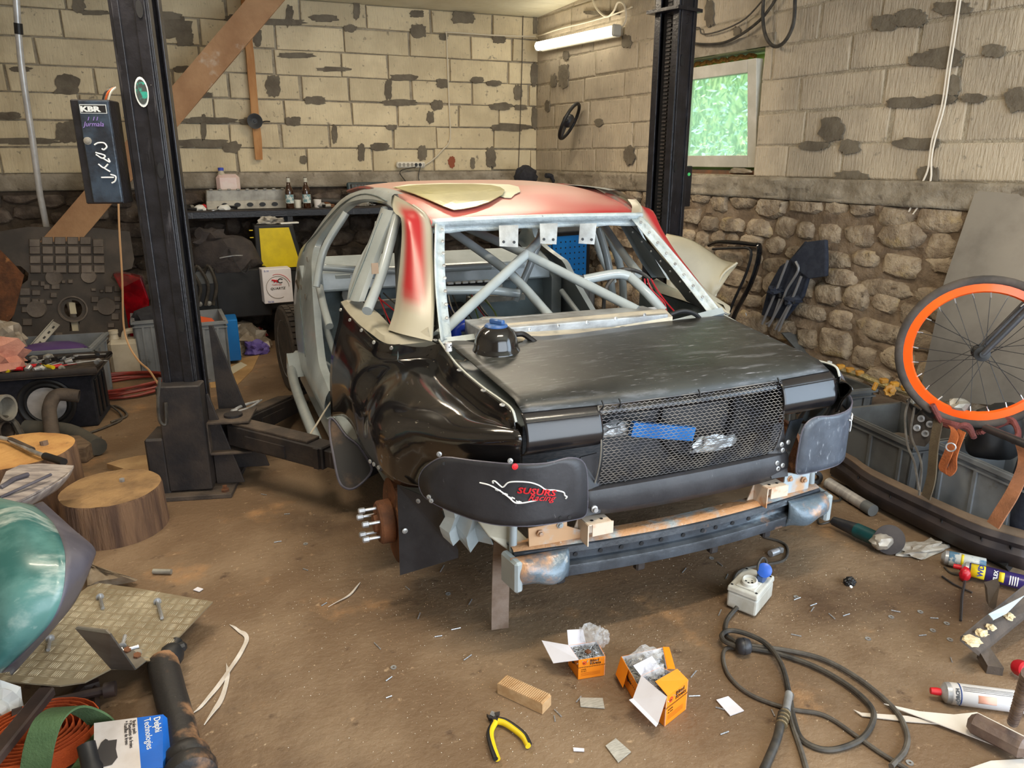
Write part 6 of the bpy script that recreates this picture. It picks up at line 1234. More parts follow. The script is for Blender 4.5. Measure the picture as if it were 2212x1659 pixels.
pd=MB(); pd.prism([cA+u_*a+v_*b+zt for a,b in [(.10,.42),(.16,.36),(.19,.38),(.20,.40),(.26,.40),(.32,.40),(.30,.58),(.32,.74),(.24,.86),(.12,.88),(.04,.72),(.05,.56)]],(0,0,.0006)); pd.build('brake_pad_picture',mat('dark_print',c(70,66,66)),bpb)
# orange strap roll, green sling
oc=G(85,1625); sr=thing('orange_strap_roll','rolled orange ratchet strap at the bottom left','strap',oc)
for k in range(7):
    rr=.05+.013*k; MB().ribbon([oc+V((rr*math.cos(a)*1.25,rr*math.sin(a),.045)) for a in [2*PI*j/24 for j in range(25)]],.06,(0,0,1),.003,sm=1).build('strap_turn',mat('orange_webbing',c(204,90,34),c(176,72,28),rough=.9,bump=.3,bscale=200),sr)
MB().ribbon([G(75,1668,.08),G(88,1600,.16),G(110,1550,.20),G(150,1528,.17),G(200,1545,.11),G(232,1575,.05)],.075,(1,-.3,0),.006,sm=6).solo('green_sling',mat('green_webbing',c(84,110,72),c(66,92,58),rough=.95,bump=.3,bscale=150),'green lifting sling arched over the orange strap roll','sling')
MB().ribbon([G(215,1580,.05),G(205,1620,.05),G(170,1670,.05)],.07,(1,.2,0),.006,sm=6).solo('green_sling',mat('green_webbing',c(84,110,72)),'lower end of the green sling beside the carton','sling')
MB().lathe([(.022,0),(.022,.05),(.030,.07),(.030,.12)],G(186,1608,.14),V((.15,-.6,-.5)),16).solo('black_nozzle',M_black,'black tapered nozzle in front of the carton','nozzle',smooth=True)
lump(G(5,1560)+V((-.02,0,.0)),(.07,.06,.10),51,.5).solo('white_wrapper',M_wht,'crumpled white wrapper at the left bottom edge','wrapper')
MB().tube([G(150,1520,.02),G(180,1490,.02),G(215,1478,.02)],.02,6).solo('angle_iron',M_br,'dark iron bar crossing beneath the tread plate','iron bar')
MB().tube([G(205,1485,.02),G(208,1560,.02)],.012,4).solo('angle_iron',M_br,'thin upright-lying iron bar left of the driveshaft','iron bar')
# white tape strips on the floor
M_tape=mat('white_tape',c(226,220,212),c(206,196,186),rough=.6)
def flatstrip(px,w0,w1,m,label,name='tape_strip',cat='tape',z=.004):
    P=catmull([G(x,y,z) for x,y in px],6); n=len(P); vs=[]
    for i,p in enumerate(P):
        t=(P[min(i+1,n-1)]-P[max(i-1,0)]).normalized(); s_=V((-t.y,t.x,0)); f=i/(n-1); w_=(w0+(w1-w0)*f)*min(1,4*f+.1,4*(1-f)+.1); vs+=[p-s_*w_,p+s_*w_+V((0,0,.004*math.sin(i*.5)**2))]
    return MB().add(vs,[(2*i,2*i+1,2*i+3,2*i+2) for i in range(n-1)]).solo(name,m,label,cat,solid=.0015)
flatstrip([(496,1349),(515,1362),(533,1378),(520,1410),(480,1470),(440,1520),(408,1549)],.007,.008,M_tape,'long curved white tape strip right of the driveshaft')
flatstrip([(489,1433),(492,1460),(478,1510),(441,1566)],.004,.010,M_tape,'shorter white tape strip crossing the long one')
flatstrip([(778,1258),(755,1285),(709,1311)],.005,.004,M_tape,'thin white strip on the floor below the brake disc')
# ================= right side =================
M_sheet=mat('brushed_alu_sheet',c(150,146,140),c(124,120,116),rough=.32,metal=.55,scale=2.5,spots=(c(90,84,78),5,.68,.8))
# aluminium sheet leaning on the right wall
a0,a1,a2,a3=RW(2108,412,.03),RW(2230,420,.03),RW(2330,760,.30),RW(2010,850,.30)
AP=RW(2108,412,.05); AN=(WN+V((0,0,.26))).normalized()
MB().prism([plane(x,y,AP,AN) for x,y in ((2108,412),(2300,425),(2420,900),(1985,860),(2040,610))],WN*.004).solo('aluminium_sheet',M_sheet,'large dull metal sheet leaning on the right wall behind the orange wheel','sheet')
# bicycle wheel with fork
wc0=V(BX(2118,762,2.93)); wh=thing('bicycle_wheel','bicycle front wheel with bright orange rim hanging in its fork','wheel',wc0)
# wheel plane: facing the camera side, slightly turned
n=V((-.72,-.68,.10)).normalized(); up=V((0,0,1)); X_=up.cross(n).normalized(); Y_=n.cross(X_)
RR=.30
dist=(wc0-O0).length
def W(a,r_,d=0): return wc0+X_*math.cos(a)*r_+Y_*math.sin(a)*r_+n*d
RR=.300
MB().tube([W(2*PI*k/56,RR+.0) for k in range(56)],.018,10,closed=True).build('tyre',mat('dusty_bike_tyre',c(58,54,52),c(84,76,70),rough=.9,scale=8),wh,smooth=True)
rows=[]
for k in range(57):
    a=2*PI*k/56; rows.append([W(a,RR-.012,.008),W(a,RR-.046,.013),W(a,RR-.052,0),W(a,RR-.046,-.013),W(a,RR-.012,-.008),W(a,RR-.012,.008)])
MB().grid(rows).build('rim',M_orim,wh,smooth=True,ang=40)
for k in range(24):
    a=2*PI*k/24; b_=a+(.9 if k%4 in(0,1) else -.9); s_=1 if k%2 else -1
    MB().tube([W(a,RR-.050,0),W(b_,.026,.03*s_)],.0014,4).build('spoke',M_black,wh); MB().tube([W(a,RR-.050,0),W(a+(b_-a)*.02,RR-.072,0)],.0028,5).build('nipple',M_steel,wh)
MB().lathe([(.030,-.045),(.030,-.034),(.016,-.024),(.016,.024),(.030,.034),(.030,.045),(.012,.048),(.012,.062)],wc0,n,20).build('hub',M_black,wh,smooth=True)
fkt=W(.58,.40,0); 
for s_ in (-1,1): MB().tube([W(0,0,.055*s_),W(1.0,.14,.056*s_),W(1.0,.38,.050*s_),W(1.0,.48,.02*s_)],(.011,.018),10,sm=3).build('fork_blade',M_plast,wh,smooth=True)
MB().tube([W(1.0,.46,0),W(1.0,.62,0)],.015,12).build('steerer',M_plast,wh,smooth=True)
MB().box(W(1.0,RR-.0,.02),(.03,.02,.025),ch=.005).build('brake_block',M_black,wh)
# crates on the right
RC=[((1845,985),16,.42,.34,.36,'deep dark grey crate beside the car tail holding yellow valves'),((1985,985),20,.34,.34,.33,'middle grey crate behind the grommet plate'),((2120,1130),28,.50,.36,.36,'front grey crate draped with orange straps')]
k1=G(1880,960); k1=V((2.98,2.98,0)); crate(V((3.20,3.15,0)),-6,.50,.42,.36,M_cratedark,RC[0][5],ribs=5)
crate(V((3.10,2.42,0)),-6,.40,.50,.37,M_cratedark,RC[1][5],ribs=5); 
crate(V((3.18,1.92,0)),-6,.44,.46,.37,M_crate,RC[2][5],ribs=5)
# yellow gas-valve bar
yv=thing('valve_manifold','dirty yellow valve manifold lying on the dark crate','manifold',V((3.1,3.1,.38)))
a=BY(1800,795,3.12); b_=BY(1975,852,2.75)
MB().tube([a,a.lerp(b_,.3)+V((0,0,.01)),a.lerp(b_,.6),b_],.020,8,sm=3).build('manifold_body',mat('oily_yellow_metal',c(150,130,80),c(110,98,76),rough=.5,metal=.4,scale=14,bump=.4),yv,smooth=True)
M_yk=mat('dirty_yellow_plastic',c(196,140,40),c(150,104,34),rough=.5,scale=9)
for t_ in (.08,.2,.32,.62,.75,.88): MB().box(a.lerp(b_,t_)+V((0,-.005,.02)),(.045,.035,.03),rz(-20),.006).build('clamp',M_yk,yv)
def knob(px,py,Y,r_):
    p=BY(px,py,Y); pts=[]
    for k in range(32): q=2*PI*k/32; rr=r_*(1+.10*math.cos(8*q)); pts.append((rr*math.cos(q),rr*math.sin(q)))
    x_,y_,z_=basis(V((-.35,-1,.15))); MB().prism([p+x_*u+y_*v for u,v in pts],z_*.012).build('hand_wheel',M_yk,yv); MB().lathe([(.014,0),(.014,.02),(.006,.022)],p+z_*.012,z_,10).build('wheel_hub',M_yk,yv)
knob(1921,843,2.70,.030); MB().box(BY(1890,835,2.74),(.022,.02,.045),Matrix.Rotation(.4,3,'Y'),.005).build('lever',M_yk,yv)
# black mirror housing, brown hooked plate, dark sheet
mh=BY(1885,780,3.45); m=MB(TM(mh,rz(-20)@Matrix.Rotation(.5,3,'Y'))); m.box((0,0,0),(.20,.12,.13),ch=.03); m.solo('mirror_housing',M_black,'black plastic mirror housing against the rubble wall','mirror')
m=MB(); m.prism([BY(1750,695,3.85),BY(1775,692,3.85),BY(1850,765,3.6),BY(1855,780,3.6),BY(1838,790,3.6),BY(1800,800,3.75),BY(1725,735,3.95)],(0,.03,0)); m.solo('mud_brown_guard',mat('mud_brown',c(110,94,80),c(88,74,62),rough=.95,bump=.3),'mud brown plastic guard leaning at the wall foot behind the car','guard')
m=MB(); m.prism([BY(1690,720,3.9),BY(1735,715,3.9),BY(1790,790,3.7),BY(1760,800,3.7)],(0,.02,0)); m.solo('dark_guard',M_cratedark,'dark sheet standing between the car and the mud brown guard','guard')
MB().box((3.55,3.0,.12),(.3,.8,.24),rz(6),.02).solo('earth_heap_board',mat('dust_board',c(110,94,80),c(92,78,66),rough=1,bump=.3),'low dusty board along the foot of the rubble wall','board')
# folded camping chair
cc=thing('folding_chair','folded navy camping chair leaning on the rubble wall','chair',RW(1680,710,.12))
def RQ(x,y,o=.12): return RW(x,y,o)
m=MB(); m.prism([RQ(1748,522),RQ(1790,517),RQ(1792,560),RQ(1791,596),RQ(1752,602),RQ(1730,585),RQ(1712,560)],WN*.03); m.build('headrest',M_navy,cc,bev=.01)
m=MB(); m.prism([RQ(1745,520,.08),RQ(1712,560,.08),RQ(1690,575,.08),RQ(1665,620,.08),RQ(1650,680,.08),RQ(1700,690,.08),RQ(1740,640,.08),RQ(1752,600,.08)],WN*.03); m.build('folded_fabric',M_navy,cc,bev=.008)
for P in ([(1702,562),(1672,640),(1646,700)],[(1719,565),(1724,585),(1700,625),(1690,650),(1660,705)],[(1731,597),(1716,635),(1706,655),(1675,712)],[(1685,645),(1668,690),(1655,700)],[(1712,650),(1692,690),(1682,715)]):
    MB().tube([RQ(x,y,.16) for x,y in P],.009,8,sm=4).build('frame_tube',mat('grey_tube',c(140,140,142),rough=.4,metal=.4),cc,smooth=True)
for x,y in ((1676,628),(1712,648)): lump(RQ(x,y,.14),(.06,.05,.035),x,.5,flat=False).build('fabric_knot',M_navy,cc,smooth=True)
for x,y in ((1685,638),(1714,652)): MB().box(RQ(x,y,.17),(.02,.02,.03),ch=.004).build('joint_clip',M_black,cc)
# cream wing panel and black door frame
cp_=thing('cream_wing','cream car wing leaning behind the lift post','body panel',BY(1510,690,4.15))
rows=[]
for (x0,y0,x1,y1,Y) in ((1440,505,1440,690,4.15),(1490,517,1480,685,4.1),(1530,540,1520,680,4.05),(1560,560,1530,660,4.02),(1592,568,1545,640,4.0)):
    rows.append([BY(x0,y0,Y+.12),BY(x0-2,y0+8,Y+.04),BY((x0*2+x1)/3,(y0*2+y1)/3,Y),BY((x0+2*x1)/3,(y0+2*y1)/3,Y-.02),BY(x1,y1,Y)])
MB().grid(rows,4,3).build('wing_skin',mat('cream_paint',c(196,186,160),c(182,172,148),rough=.4,scale=4),cp_,smooth=True,solid=.004)
MB().tube([BY(1592,568,4.0),BY(1560,595,4.0),BY(1545,640,4.0)],.008,6,sm=4).build('turned_edge',mat('cream_edge',c(206,200,180)),cp_,smooth=True)
df=thing('door_window_frame','black car door window frame leaning on the rubble wall','door frame',RW(1600,690,.12))
MB().tube([RW(1532,530,.14),RW(1550,523,.14),RW(1590,524,.14),RW(1628,528,.14),RW(1640,532,.14),RW(1636,570,.14),RW(1618,620,.14),RW(1590,672,.14),RW(1580,700,.14)],.022,8,sm=4,flat=.7).build('outer_frame',mat('gloss_black_paint',c(18,20,24),rough=.15,coat=.5),df,smooth=True)
MB().tube([RW(1540,538,.17),RW(1590,536,.17),RW(1622,541,.17),RW(1612,590,.17),RW(1585,650,.17),RW(1570,690,.17)],.010,6,sm=4).build('window_rubber',M_black,df,smooth=True)
# blue perforated tool cabinet and grey crate seen through the car
tcx=BY(1225,560,6.0); tcb=thing('tool_cabinet','blue tool cabinet with a perforated side seen through the car windows','cabinet',(tcx.x,6.2,0)); R=rz(14)
cbase=V((tcx.x-.05,6.25,0)); m=MB(TM(cbase,R)); m.box((0,0,.50),(.62,.42,.96),ch=.01); m.build('cabinet_body',M_black,tcb)
m=MB(TM(cbase,R)); m.box((.05,-.215,.52),(.40,.012,.84)); pn=m.build('perforated_panel',M_blue,tcb)
hb=MB(TM(cbase,R))
for i in range(7):
    for j in range(15): hb.lathe([(.008,0),(.008,.0015)],(.05-.165+.055*i,-.221,.16+.052*j),(0,-1,0),6)
hb.build('punched_holes',M_black,pn)
for k in range(6): m=MB(TM(cbase,R)); m.box((-.24,-.222,.14+.14*k),(.13,.02,.115),ch=.004); dr=m.build('drawer',M_blue,tcb); m=MB(TM(cbase,R)); m.box((-.24,-.236,.185+.14*k),(.13,.012,.022),ch=.003); m.build('drawer_handle',mat('cream_handle',c(196,184,160)),dr)
m=MB(TM(cbase,R)); m.box((0,0,1.0),(.68,.48,.06),ch=.012); m.build('top_tray',M_cratedark,tcb)
for k,(x,m_,nm,lb) in enumerate([(-.20,M_red,'red_tool_box','red tool case on the left of the blue cabinet top'),(.16,M_red,'red_tool_box','red tool case on the right of the blue cabinet top')]):
    mm=MB(TM(cbase+V((0,.05,0)),R)); mm.box((x,0,1.12),(.20,.16,.16),ch=.015); mm.solo(nm,m_,lb,'tool case')
for k in range(6): mm=MB(TM(cbase,rz(14))); mm.tube([(-.25+.09*k,-.15,1.05),(-.18+.09*k,-.02,1.07)],.014,8); mm.solo('hand_tool',[M_black,mat('green_tool',c(40,90,80)),M_steel][k%3],'hand tool lying on top of the blue cabinet','tool','tools on the blue cabinet',smooth=True)
crate((BY(1200,660,5.1).x+.25,5.6,0.30),10,.55,.36,.34,M_crate,'grey crate beyond the car seen between the cage tubes')
MB().box((BY(1200,660,5.1).x+.25,5.6,.15),(.5,.32,.30),ch=.01).solo('black_plinth_box',M_black,'black box under the grey crate beyond the car','box')
# grommet plate, straps, red can
gp=thing('grommet_plate','dark flat plate with four ring grommets hanging on the middle crate','plate',BX(1985,925,2.82))
def RX(x,y,X=2.85): return BX(x,y,X)
MB().prism([RX(1958,868,2.84),RX(1985,888,2.84),RX(2012,876,2.84),RX(2050,912,2.84),RX(2010,950,2.84),RX(1998,965,2.84),RX(1965,960,2.84),RX(1962,915,2.84)],(.006,.004,0)).build('plate',mat('dark_leather_plate',c(66,62,60),c(80,74,70),rough=.7),gp)
for x,y in ((1990,904),(2009,916),(1981,924),(1999,936)): MB().lathe([(.0155,0),(.0155,.004),(.008,.005),(.008,0)],RX(x,y,2.835),(-.8,-.6,.1),16).build('grommet',M_steel,gp)
MB().prism([RX(1956,865,2.82),RX(1985,885,2.82),RX(1976,896,2.82)],(.01,0,0)).build('black_tip',M_black,gp)
MB().prism([RX(1990,875,2.80),RX(2015,888,2.80),RX(2018,898,2.80),RX(2008,903,2.80),RX(1992,888,2.80)],(.01,0,0)).build('black_lug',M_black,gp)
M_rope=mat('dull_red_tow_rope',c(120,64,60),c(98,52,50),rough=.9,bump=.4,bscale=60)
for k in range(3): MB().tube([RX(2012,890-k*3,2.83-.02*k)+V((0,0,.01*k)),RX(2035,908+k*2,2.83),RX(2060,916+k*3,2.83),RX(2090,925-k*3,2.86),RX(2104,945,2.86+.02*k)],.012,8,sm=5).solo('tow_rope',M_rope,'strand of dull red rope lying over the crate rims, %s'%['upper one','middle one','lower one'][k],'rope',smooth=True)
for k in range(3): MB().tube([RX(2110+5*k,935,2.95),RX(2150,922-4*k,2.98),RX(2185,912-3*k,3.0),RX(2200,935+3*k,2.98),RX(2185,955,2.95)],.011,8,sm=5).solo('tow_rope',M_rope,'dull red rope loop in the front crate, %s turn'%['left','middle','right'][k],'rope',smooth=True)
M_ostrap=mat('worn_orange_webbing',c(176,98,52),c(130,72,44),rough=.95,bump=.4,bscale=120)
MB().ribbon([RX(2046,915,2.84),RX(2062,935,2.78),RX(2050,975,2.74),RX(2036,1010,2.73),RX(2044,1024,2.72),RX(2058,1010,2.73),RX(2060,980,2.75),RX(2078,930,2.80)],.045,(.3,1,0),.004,sm=6).solo('ratchet_strap',M_ostrap,'worn orange strap looped over the front crate corner with a ring','strap')
x_,y_,z_=basis((-.8,-.6,.1)); p=RX(2054,966,2.70); MB().tube([p+x_*.017*math.cos(2*PI*k/16)+y_*.017*math.sin(2*PI*k/16) for k in range(16)],.003,6,closed=True).solo('strap_ring',M_steel,'steel ring on the hanging orange strap','ring',smooth=True)
MB().ribbon([RX(2028,905,2.83),RX(2018,960,2.80),RX(2012,1030,2.78),RX(2000,1075,2.77)],.055,(.3,1,0),.005,sm=5).solo('brown_strap',mat('brown_webbing',c(104,92,74),c(84,72,58),rough=.95,bump=.3,bscale=150),'wide brown strap hanging between the two crates','strap')
MB().ribbon([BX(2200,945,2.95),BX(2212,1000,2.9),BX(2190,1060,2.75),BX(2160,1110,2.68),BX(2145,1135,2.66)],.06,(.3,1,0),.005,sm=5).solo('ratchet_strap',mat('brown_orange_webbing',c(150,100,70),c(120,80,56),rough=.95,bump=.3,bscale=150),'brown-orange strap down the right end of the front crate','strap')
p=G(2022,1092); MB().box(V((p.x+.05,p.y+.08,.11)),(.14,.09,.22),rz(-20),.03).solo('red_jerrycan',mat('red_plastic',c(184,20,36),rough=.3),'small red can standing between the crates','can')
for k,P in enumerate(([(1965,860),(1955,900),(1960,960),(1975,1000),(1985,1060)],[(1975,880),(1968,940),(1990,1000),(1985,1070)])):
    MB().tube([RX(x,y,2.79-.03*i) for i,(x,y) in enumerate(P)],.005,5,sm=5).solo('hanging_lead',M_gcable,'thin lead hanging over the middle crate, %s'%('ochre' if k==0 else 'dark'),'cable',smooth=True)
lump(V((G(1945,1090).x+.1,G(1945,1090).y+.15,0)),(.17,.12,.20),61,.15,1.5).solo('dusty_headrest',mat('dusty_grey_cloth',c(92,82,72),c(78,68,58),rough=.95),'dusty grey padded headrest leaning on the middle crate','headrest',smooth=True)
lump(V((3.12,2.0,.36)),(.12,.10,.16),62,.2,1.5).solo('black_pot',M_black,'black rounded pot inside the front crate behind the wheel','pot',smooth=True)
lump(BX(2070,882,2.9),(.045,.04,.03),63,.5,sub=2).solo('grey_casting',M_aludull,'small grey casting lying on the crate rim below the rim','casting')
MB().tube([RX(2130,925,2.85),RX(2212,958,2.72),RX(2260,975,2.7)],.016,10).solo('black_rod',M_plast,'black rod lying across the front crate','rod',smooth=True)
MB().tube([G(1965,868,.40),G(1990,860,.40)],.018,10).solo('pipe_stub',M_aludull,'short pipe lying on the rim of the middle crate','pipe',smooth=True)
lump(G(2225,1220)+V((.05,.03,0)),(.12,.14,.42),64,.12,1.3).solo('navy_coat',M_navy,'dark navy padded cloth at the right edge','cloth',smooth=True)
# long dusty black sill beam along the floor
sb=thing('long_sill_beam','long dusty dark beam lying along the floor beside the crates','beam',G(1980,1130))
A=[(1800,972),(1840,998),(1882,1028),(1998,1084),(2100,1130),(2160,1150),(2230,1170)]
rows=[]
for i,(x,y) in enumerate(A):
    g=G(x,y,.16); rows.append([g+V((.06,.05,0)),g,g+V((-.012,-.012,-.02)),g+V((.0,-.0,-.045)),g+V((-.012,-.010,-.07)),g+V((.0,.0,-.13))])
MB().grid(rows,3,1).build('beam_skin',mat('dusty_dark_beam',c(50,44,46),c(66,56,54),rough=.55,scale=6,spots=(c(100,84,70),9,.62,.74)),sb,smooth=True,ang=25,solid=.004)
MB().grid([[r_[0]+V((0,0,.004)),r_[1]+V((0,0,.004))] for r_ in rows],3,1).build('dusty_top',mat('brown_dust_top',c(122,102,82),c(104,86,70),rough=.95),sb,solid=.004)
for k in range(7): p=rows[k][3].lerp(rows[min(k+1,6)][3],.4)+V((-.007,-.004,0)); MB().box(p,(.004,.035,.012),rz(-40)).build('beam_slot',M_black,sb)
a=G(1880,1080); b_=G(2180,1235); MB().tube([a+V((0,0,.03)),b_+V((0,0,.03))],.03,4).solo('black_channel',M_black,'black steel channel lying in front of the long beam','channel')
# silver cartridge
a=G(1792,1045,.03); b_=G(1868,1092,.03); sc_=thing('sealant_cartridge','long grey sealant cartridge on the floor beside the beam','cartridge',a)
MB().tube([a,b_],.0275,16).build('tube',mat('silver_label',c(176,170,164),c(150,144,140),rough=.4,scale=8,stretch=(1,6,1)),sc_,smooth=True); MB().tube([b_,b_.lerp(a,-.22)],.029,16).build('end_sleeve',M_cratedark,sc_,smooth=True); MB().lathe([(.029,0),(.029,.01),(.018,.018)],a,(a-b_),16).build('end_cap',M_aludull,sc_,smooth=True)
x_,y_,z_=basis((-.3,-1,.3)); 
p=G(1758,1030,.03); MB().lathe([(.035,0),(.035,.03),(.015,.03),(.015,0)],p,(-.4,-1,.3),20,closed=True).solo('black_bearing',M_black,'black ring bearing on the floor under the right flap','ring',smooth=True)
# angle grinder
g0=G(1800,1125,.04); g1=G(1850,1145,.045); g2=G(1895,1165,.05); g3=G(1925,1178,.05); ag=thing('angle_grinder','green angle grinder with a worn disc lying on the floor','angle grinder',g1)
MB().tube([g0,g0.lerp(g1,.5),g1],(.020,.030),12,sm=3).build('ribbed_handle',M_plast,ag,smooth=True); MB().tube([g1,g2],.032,14).build('motor_body',mat('grinder_green',c(22,76,78),c(18,60,62),rough=.4),ag,smooth=True)
lump(g2.lerp(g3,.35)-V((0,0,.0)),(.05,.04,.038),71,.25,flat=False).build('gear_head',mat('cast_grey',c(176,168,156),c(146,136,124),rough=.5,metal=.4),ag,smooth=True)
MB().lathe([(.062,0),(.062,.003),(.012,.006)],g3+V((.01,.02,.015)),V((-.5,-.75,.35)),30).build('cutting_disc',mat('worn_disc',c(48,42,42),c(66,58,54),rough=.8),ag)
MB().tube([g0,g0+V((-.05,.03,-.02)),G(1770,1112,.008),G(1790,1085,.008),G(1815,1080,.008),G(1810,1065,.008)],.005,6,sm=6).build('power_cord',M_cable,ag,smooth=True)
# clear film, cans
lump(G(1990,1190)+V((0,0,-.0)),(.12,.05,.02),72,.6,2.5).solo('clear_film',mat('film_scrap',c(150,140,128),c(200,196,188),rough=.25,scale=9,alpha=.9),'crumpled clear film on the floor right of the grinder','film')
def can(a,b,r_,body,label,cap,name='spray_can'):
    a,b=V(a),V(b); t=thing(name,label,'can',a); d=(b-a)
    MB().lathe([(r_*.8,0),(r_,.004),(r_,d.length)],a,d,24).build('can_body',body,t,smooth=True,ang=60)
    MB().lathe([(r_*1.0,0),(r_*.93,.012),(r_*.5,.022),(r_*.4,.024)],a,-d,20).build('shoulder',M_steel,t,smooth=True)
    if cap: MB().lathe([(r_*.32,0),(r_*.36,.012),(r_*.3,.03),(0,.031)],a-d.normalized()*.022,-d,14).build('nozzle',cap,t,smooth=True)
    return t,a,d
wa_=G(2092,1230,.04); wb2=G(2250,1268,.04)
t,a,d=can(wa_,wb2,.029,mat('purple_can_paint',c(56,44,110),c(48,38,98),rough=.3),'purple and yellow oil spray can with a red cap at the right edge',M_red)
side=V((0,0,1)).cross(d).normalized(); vw=(O0-a).normalized(); dn=d.normalized(); nrm=(vw-dn*vw.dot(dn)).normalized(); yd=nrm.cross(dn)
def wrap(a,dn,nrm,r_,s0,s1,t0,t1,m,name,par,K=8):
    y=nrm.cross(dn); rows=[[a+dn*s+(nrm*math.cos(th)+y*math.sin(th))*(r_+.0006) for s in (s0,s1)] for th in [t0+(t1-t0)*k/K for k in range(K+1)]]; return MB().grid(rows).build(name,m,par,smooth=True,solid=.0004)
wrap(a,dn,nrm,.029,.006,.055,-1.1,1.1,M_yel,'yellow_field',t); text('WD',.026,a+dn*.048+nrm*.0305-yd*.018,yd,-dn,mat('blue_print',c(30,40,130)),t,bold=.0008)
text('FLEX',.018,a+dn*.095+nrm*.0302-yd*.018,yd,-dn,M_wht,t,bold=.0005); wrap(a,dn,nrm,.0292,.10,.118,-.7,.7,M_yel,'yellow_block',t)
for k in range(4): wrap(a,dn,nrm,.0292,.135+.008*k,.139+.008*k,-.8,.5,M_wht,'print_line',t)
lump(wa_+V((-.03,-.01,-.01)),(.022,.02,.03),5,.2,flat=False).build('red_cap',mat('red_plastic',c(184,20,36)),t,smooth=True)
cA_=G(2048,1205,.035); t,a,d=can(cA_,G(2128,1222,.035),.030,mat('blue_grey_can',c(90,130,160),c(200,206,206),rough=.3,scale=14,thr=(.5,.56)),'pale blue labelled can lying behind the purple can',None); wrap(a,d.normalized(),(O0-a).normalized(),.030,.045,.055,-1,1,M_yel,'yellow_band',t)
# white spray can with red nozzle
t,a,d=can(G(2050,1497,.033),G(2230,1520,.033),.0325,mat('white_can_paint',c(222,222,226),c(212,212,216),rough=.3),'white spray can with a red nozzle at the lower right',M_red)
dn=d.normalized(); vw=(O0-a).normalized(); nrm=(vw-dn*vw.dot(dn)).normalized(); yd=nrm.cross(dn)
wrap(a,dn,nrm,.0325,.022,.026,-1.4,1.4,mat('navy_print',c(40,60,110)),'navy_band',t); text('FÖRCH',.014,a+dn*.018+nrm*.0335-yd*.03,yd,-dn,M_black,t,bold=.0006)
for k in range(4): wrap(a,dn,nrm,.0325,.03,.17,.35+.14*k,.39+.14*k,mat('grey_print',c(90,84,80)),'print_line',t,K=2)
wrap(a,dn,nrm,.0326,.07,.12,-.6,.1,mat('peach_print',c(226,170,150)),'peach_picture',t)
# hammer
hm=thing('sledge_hammer','rusty hammer head with a ribbed bar handle at the lower right','hammer',G(2150,1580)); M_ham=mat('rusty_dark_hammer',c(92,74,66),c(128,108,94),rough=.55,scale=7,spots=(c(160,146,130),12,.66,.76),bump=.15)
h0=G(2100,1560,.05); h1=G(2200,1612,.05); d=(h1-h0); R=frame(d,V((0,0,1)).cross(d)); L=d.length; m=MB(TM(h0,R)); m.box((L*.55,0,0),(L*1.25,.055,.055),ch=.014); m.build('hammer_head',M_ham,hm)
MB().tube([G(2188,1560,.09),DZ(2222,1455,1.45)],.013,10).build('handle_bar',M_ham,hm,smooth=True)
rb=MB(); p0,p1=G(2188,1560,.09),DZ(2222,1455,1.45)
for k in range(16): rb.lathe([(.0145,0),(.0145,.003)],p0.lerp(p1,k/16),p1-p0,10)
rb.build('handle_ribs',M_ham,hm)
# white cut panels
M_wp=mat('white_panel_strip',c(222,214,204),c(200,190,178),rough=.5,scale=3)
MB().prism([G(1909,1521,.012),G(1985,1538,.014),G(2060,1545,.02),G(2110,1540,.03),G(2230,1600,.03),G(2230,1645,.012),G(2150,1612,.012),G(2040,1570,.012)],(0,0,.003)).solo('white_panel_offcut',M_wp,'long pointed white offcut lying under the hammer','offcut')
MB().prism([G(1843,1534,.004),G(1860,1541,.004),G(1960,1548,.004),G(2040,1566,.004),G(1960,1560,.004),G(1862,1548,.004)],(0,0,.003)).solo('white_panel_offcut',M_wp,'thin white sliver crossing the cable loop','offcut')
MB().prism([G(2090,1662,.006),G(2140,1645,.01),G(2230,1640,.01),G(2230,1670,.01),G(2100,1672,.006)],(0,0,.003)).solo('white_panel_offcut',M_wp,'curved white offcut in the bottom right corner','offcut')
# dark steel scraps with foam, right
sf=thing('foam_stained_bracket','dark steel bracket with blobs of cream foam at the right','bracket',G(2140,1400))
m=MB(); m.prism([G(2072,1385,.10),G(2190,1290,.14),G(2225,1262,.14),G(2225,1330,.10),G(2115,1420,.03)],(0,0,.02)); m.build('steel_plate',M_dkdust,sf,bev=.004); m=MB(); m.prism([G(2110,1420,.02),G(2135,1415,.02),G(2165,1460,.0),G(2130,1455,0)],(0,0,.03)); m.build('steel_leg',M_dkdust,sf)
for x,y,s_ in ((2098,1387,.028),(2120,1370,.02),(2140,1358,.016),(2180,1335,.018)): lump(G(x,y,.118 if x<2150 else .12),(s_,s_*.8,.010),int(x),.5).build('foam_blob',mat('cream_foam',c(214,196,158),rough=.9,bump=.4),sf,smooth=True)
MB().prism([G(2132,1270,.10),G(2160,1262,.12),G(2150,1320,.05),G(2136,1310,.05)],(0.01,0.02,.01)).solo('grey_steel_offcut',M_dkdust,'small grey steel offcut behind the foam-stained bracket','offcut')
MB().prism([G(2135,1328,.16),G(2212,1288,.17),G(2175,1325,.16),G(2145,1340,.16)],(0,0,.003)).solo('pale_sliver',mat('pale_blue_plastic',c(190,206,214)),'pale blue sliver lying on the foam-stained bracket','offcut')
MB().lathe([(.022,0),(.026,.01),(.026,.035),(.02,.04)],G(2195,1440,.03),(-.2,-1,.4),16).solo('red_reflector',mat('red_plastic',c(184,20,36)),'red plastic cap behind the hammer handle','cap',smooth=True)
MB().tube([G(2085,1250,.01),G(2078,1285,.008),G(2075,1340,.006)],.005,5).solo('wire_piece',M_blkdust,'thin dark wire on the floor below the purple can','wire',smooth=True)
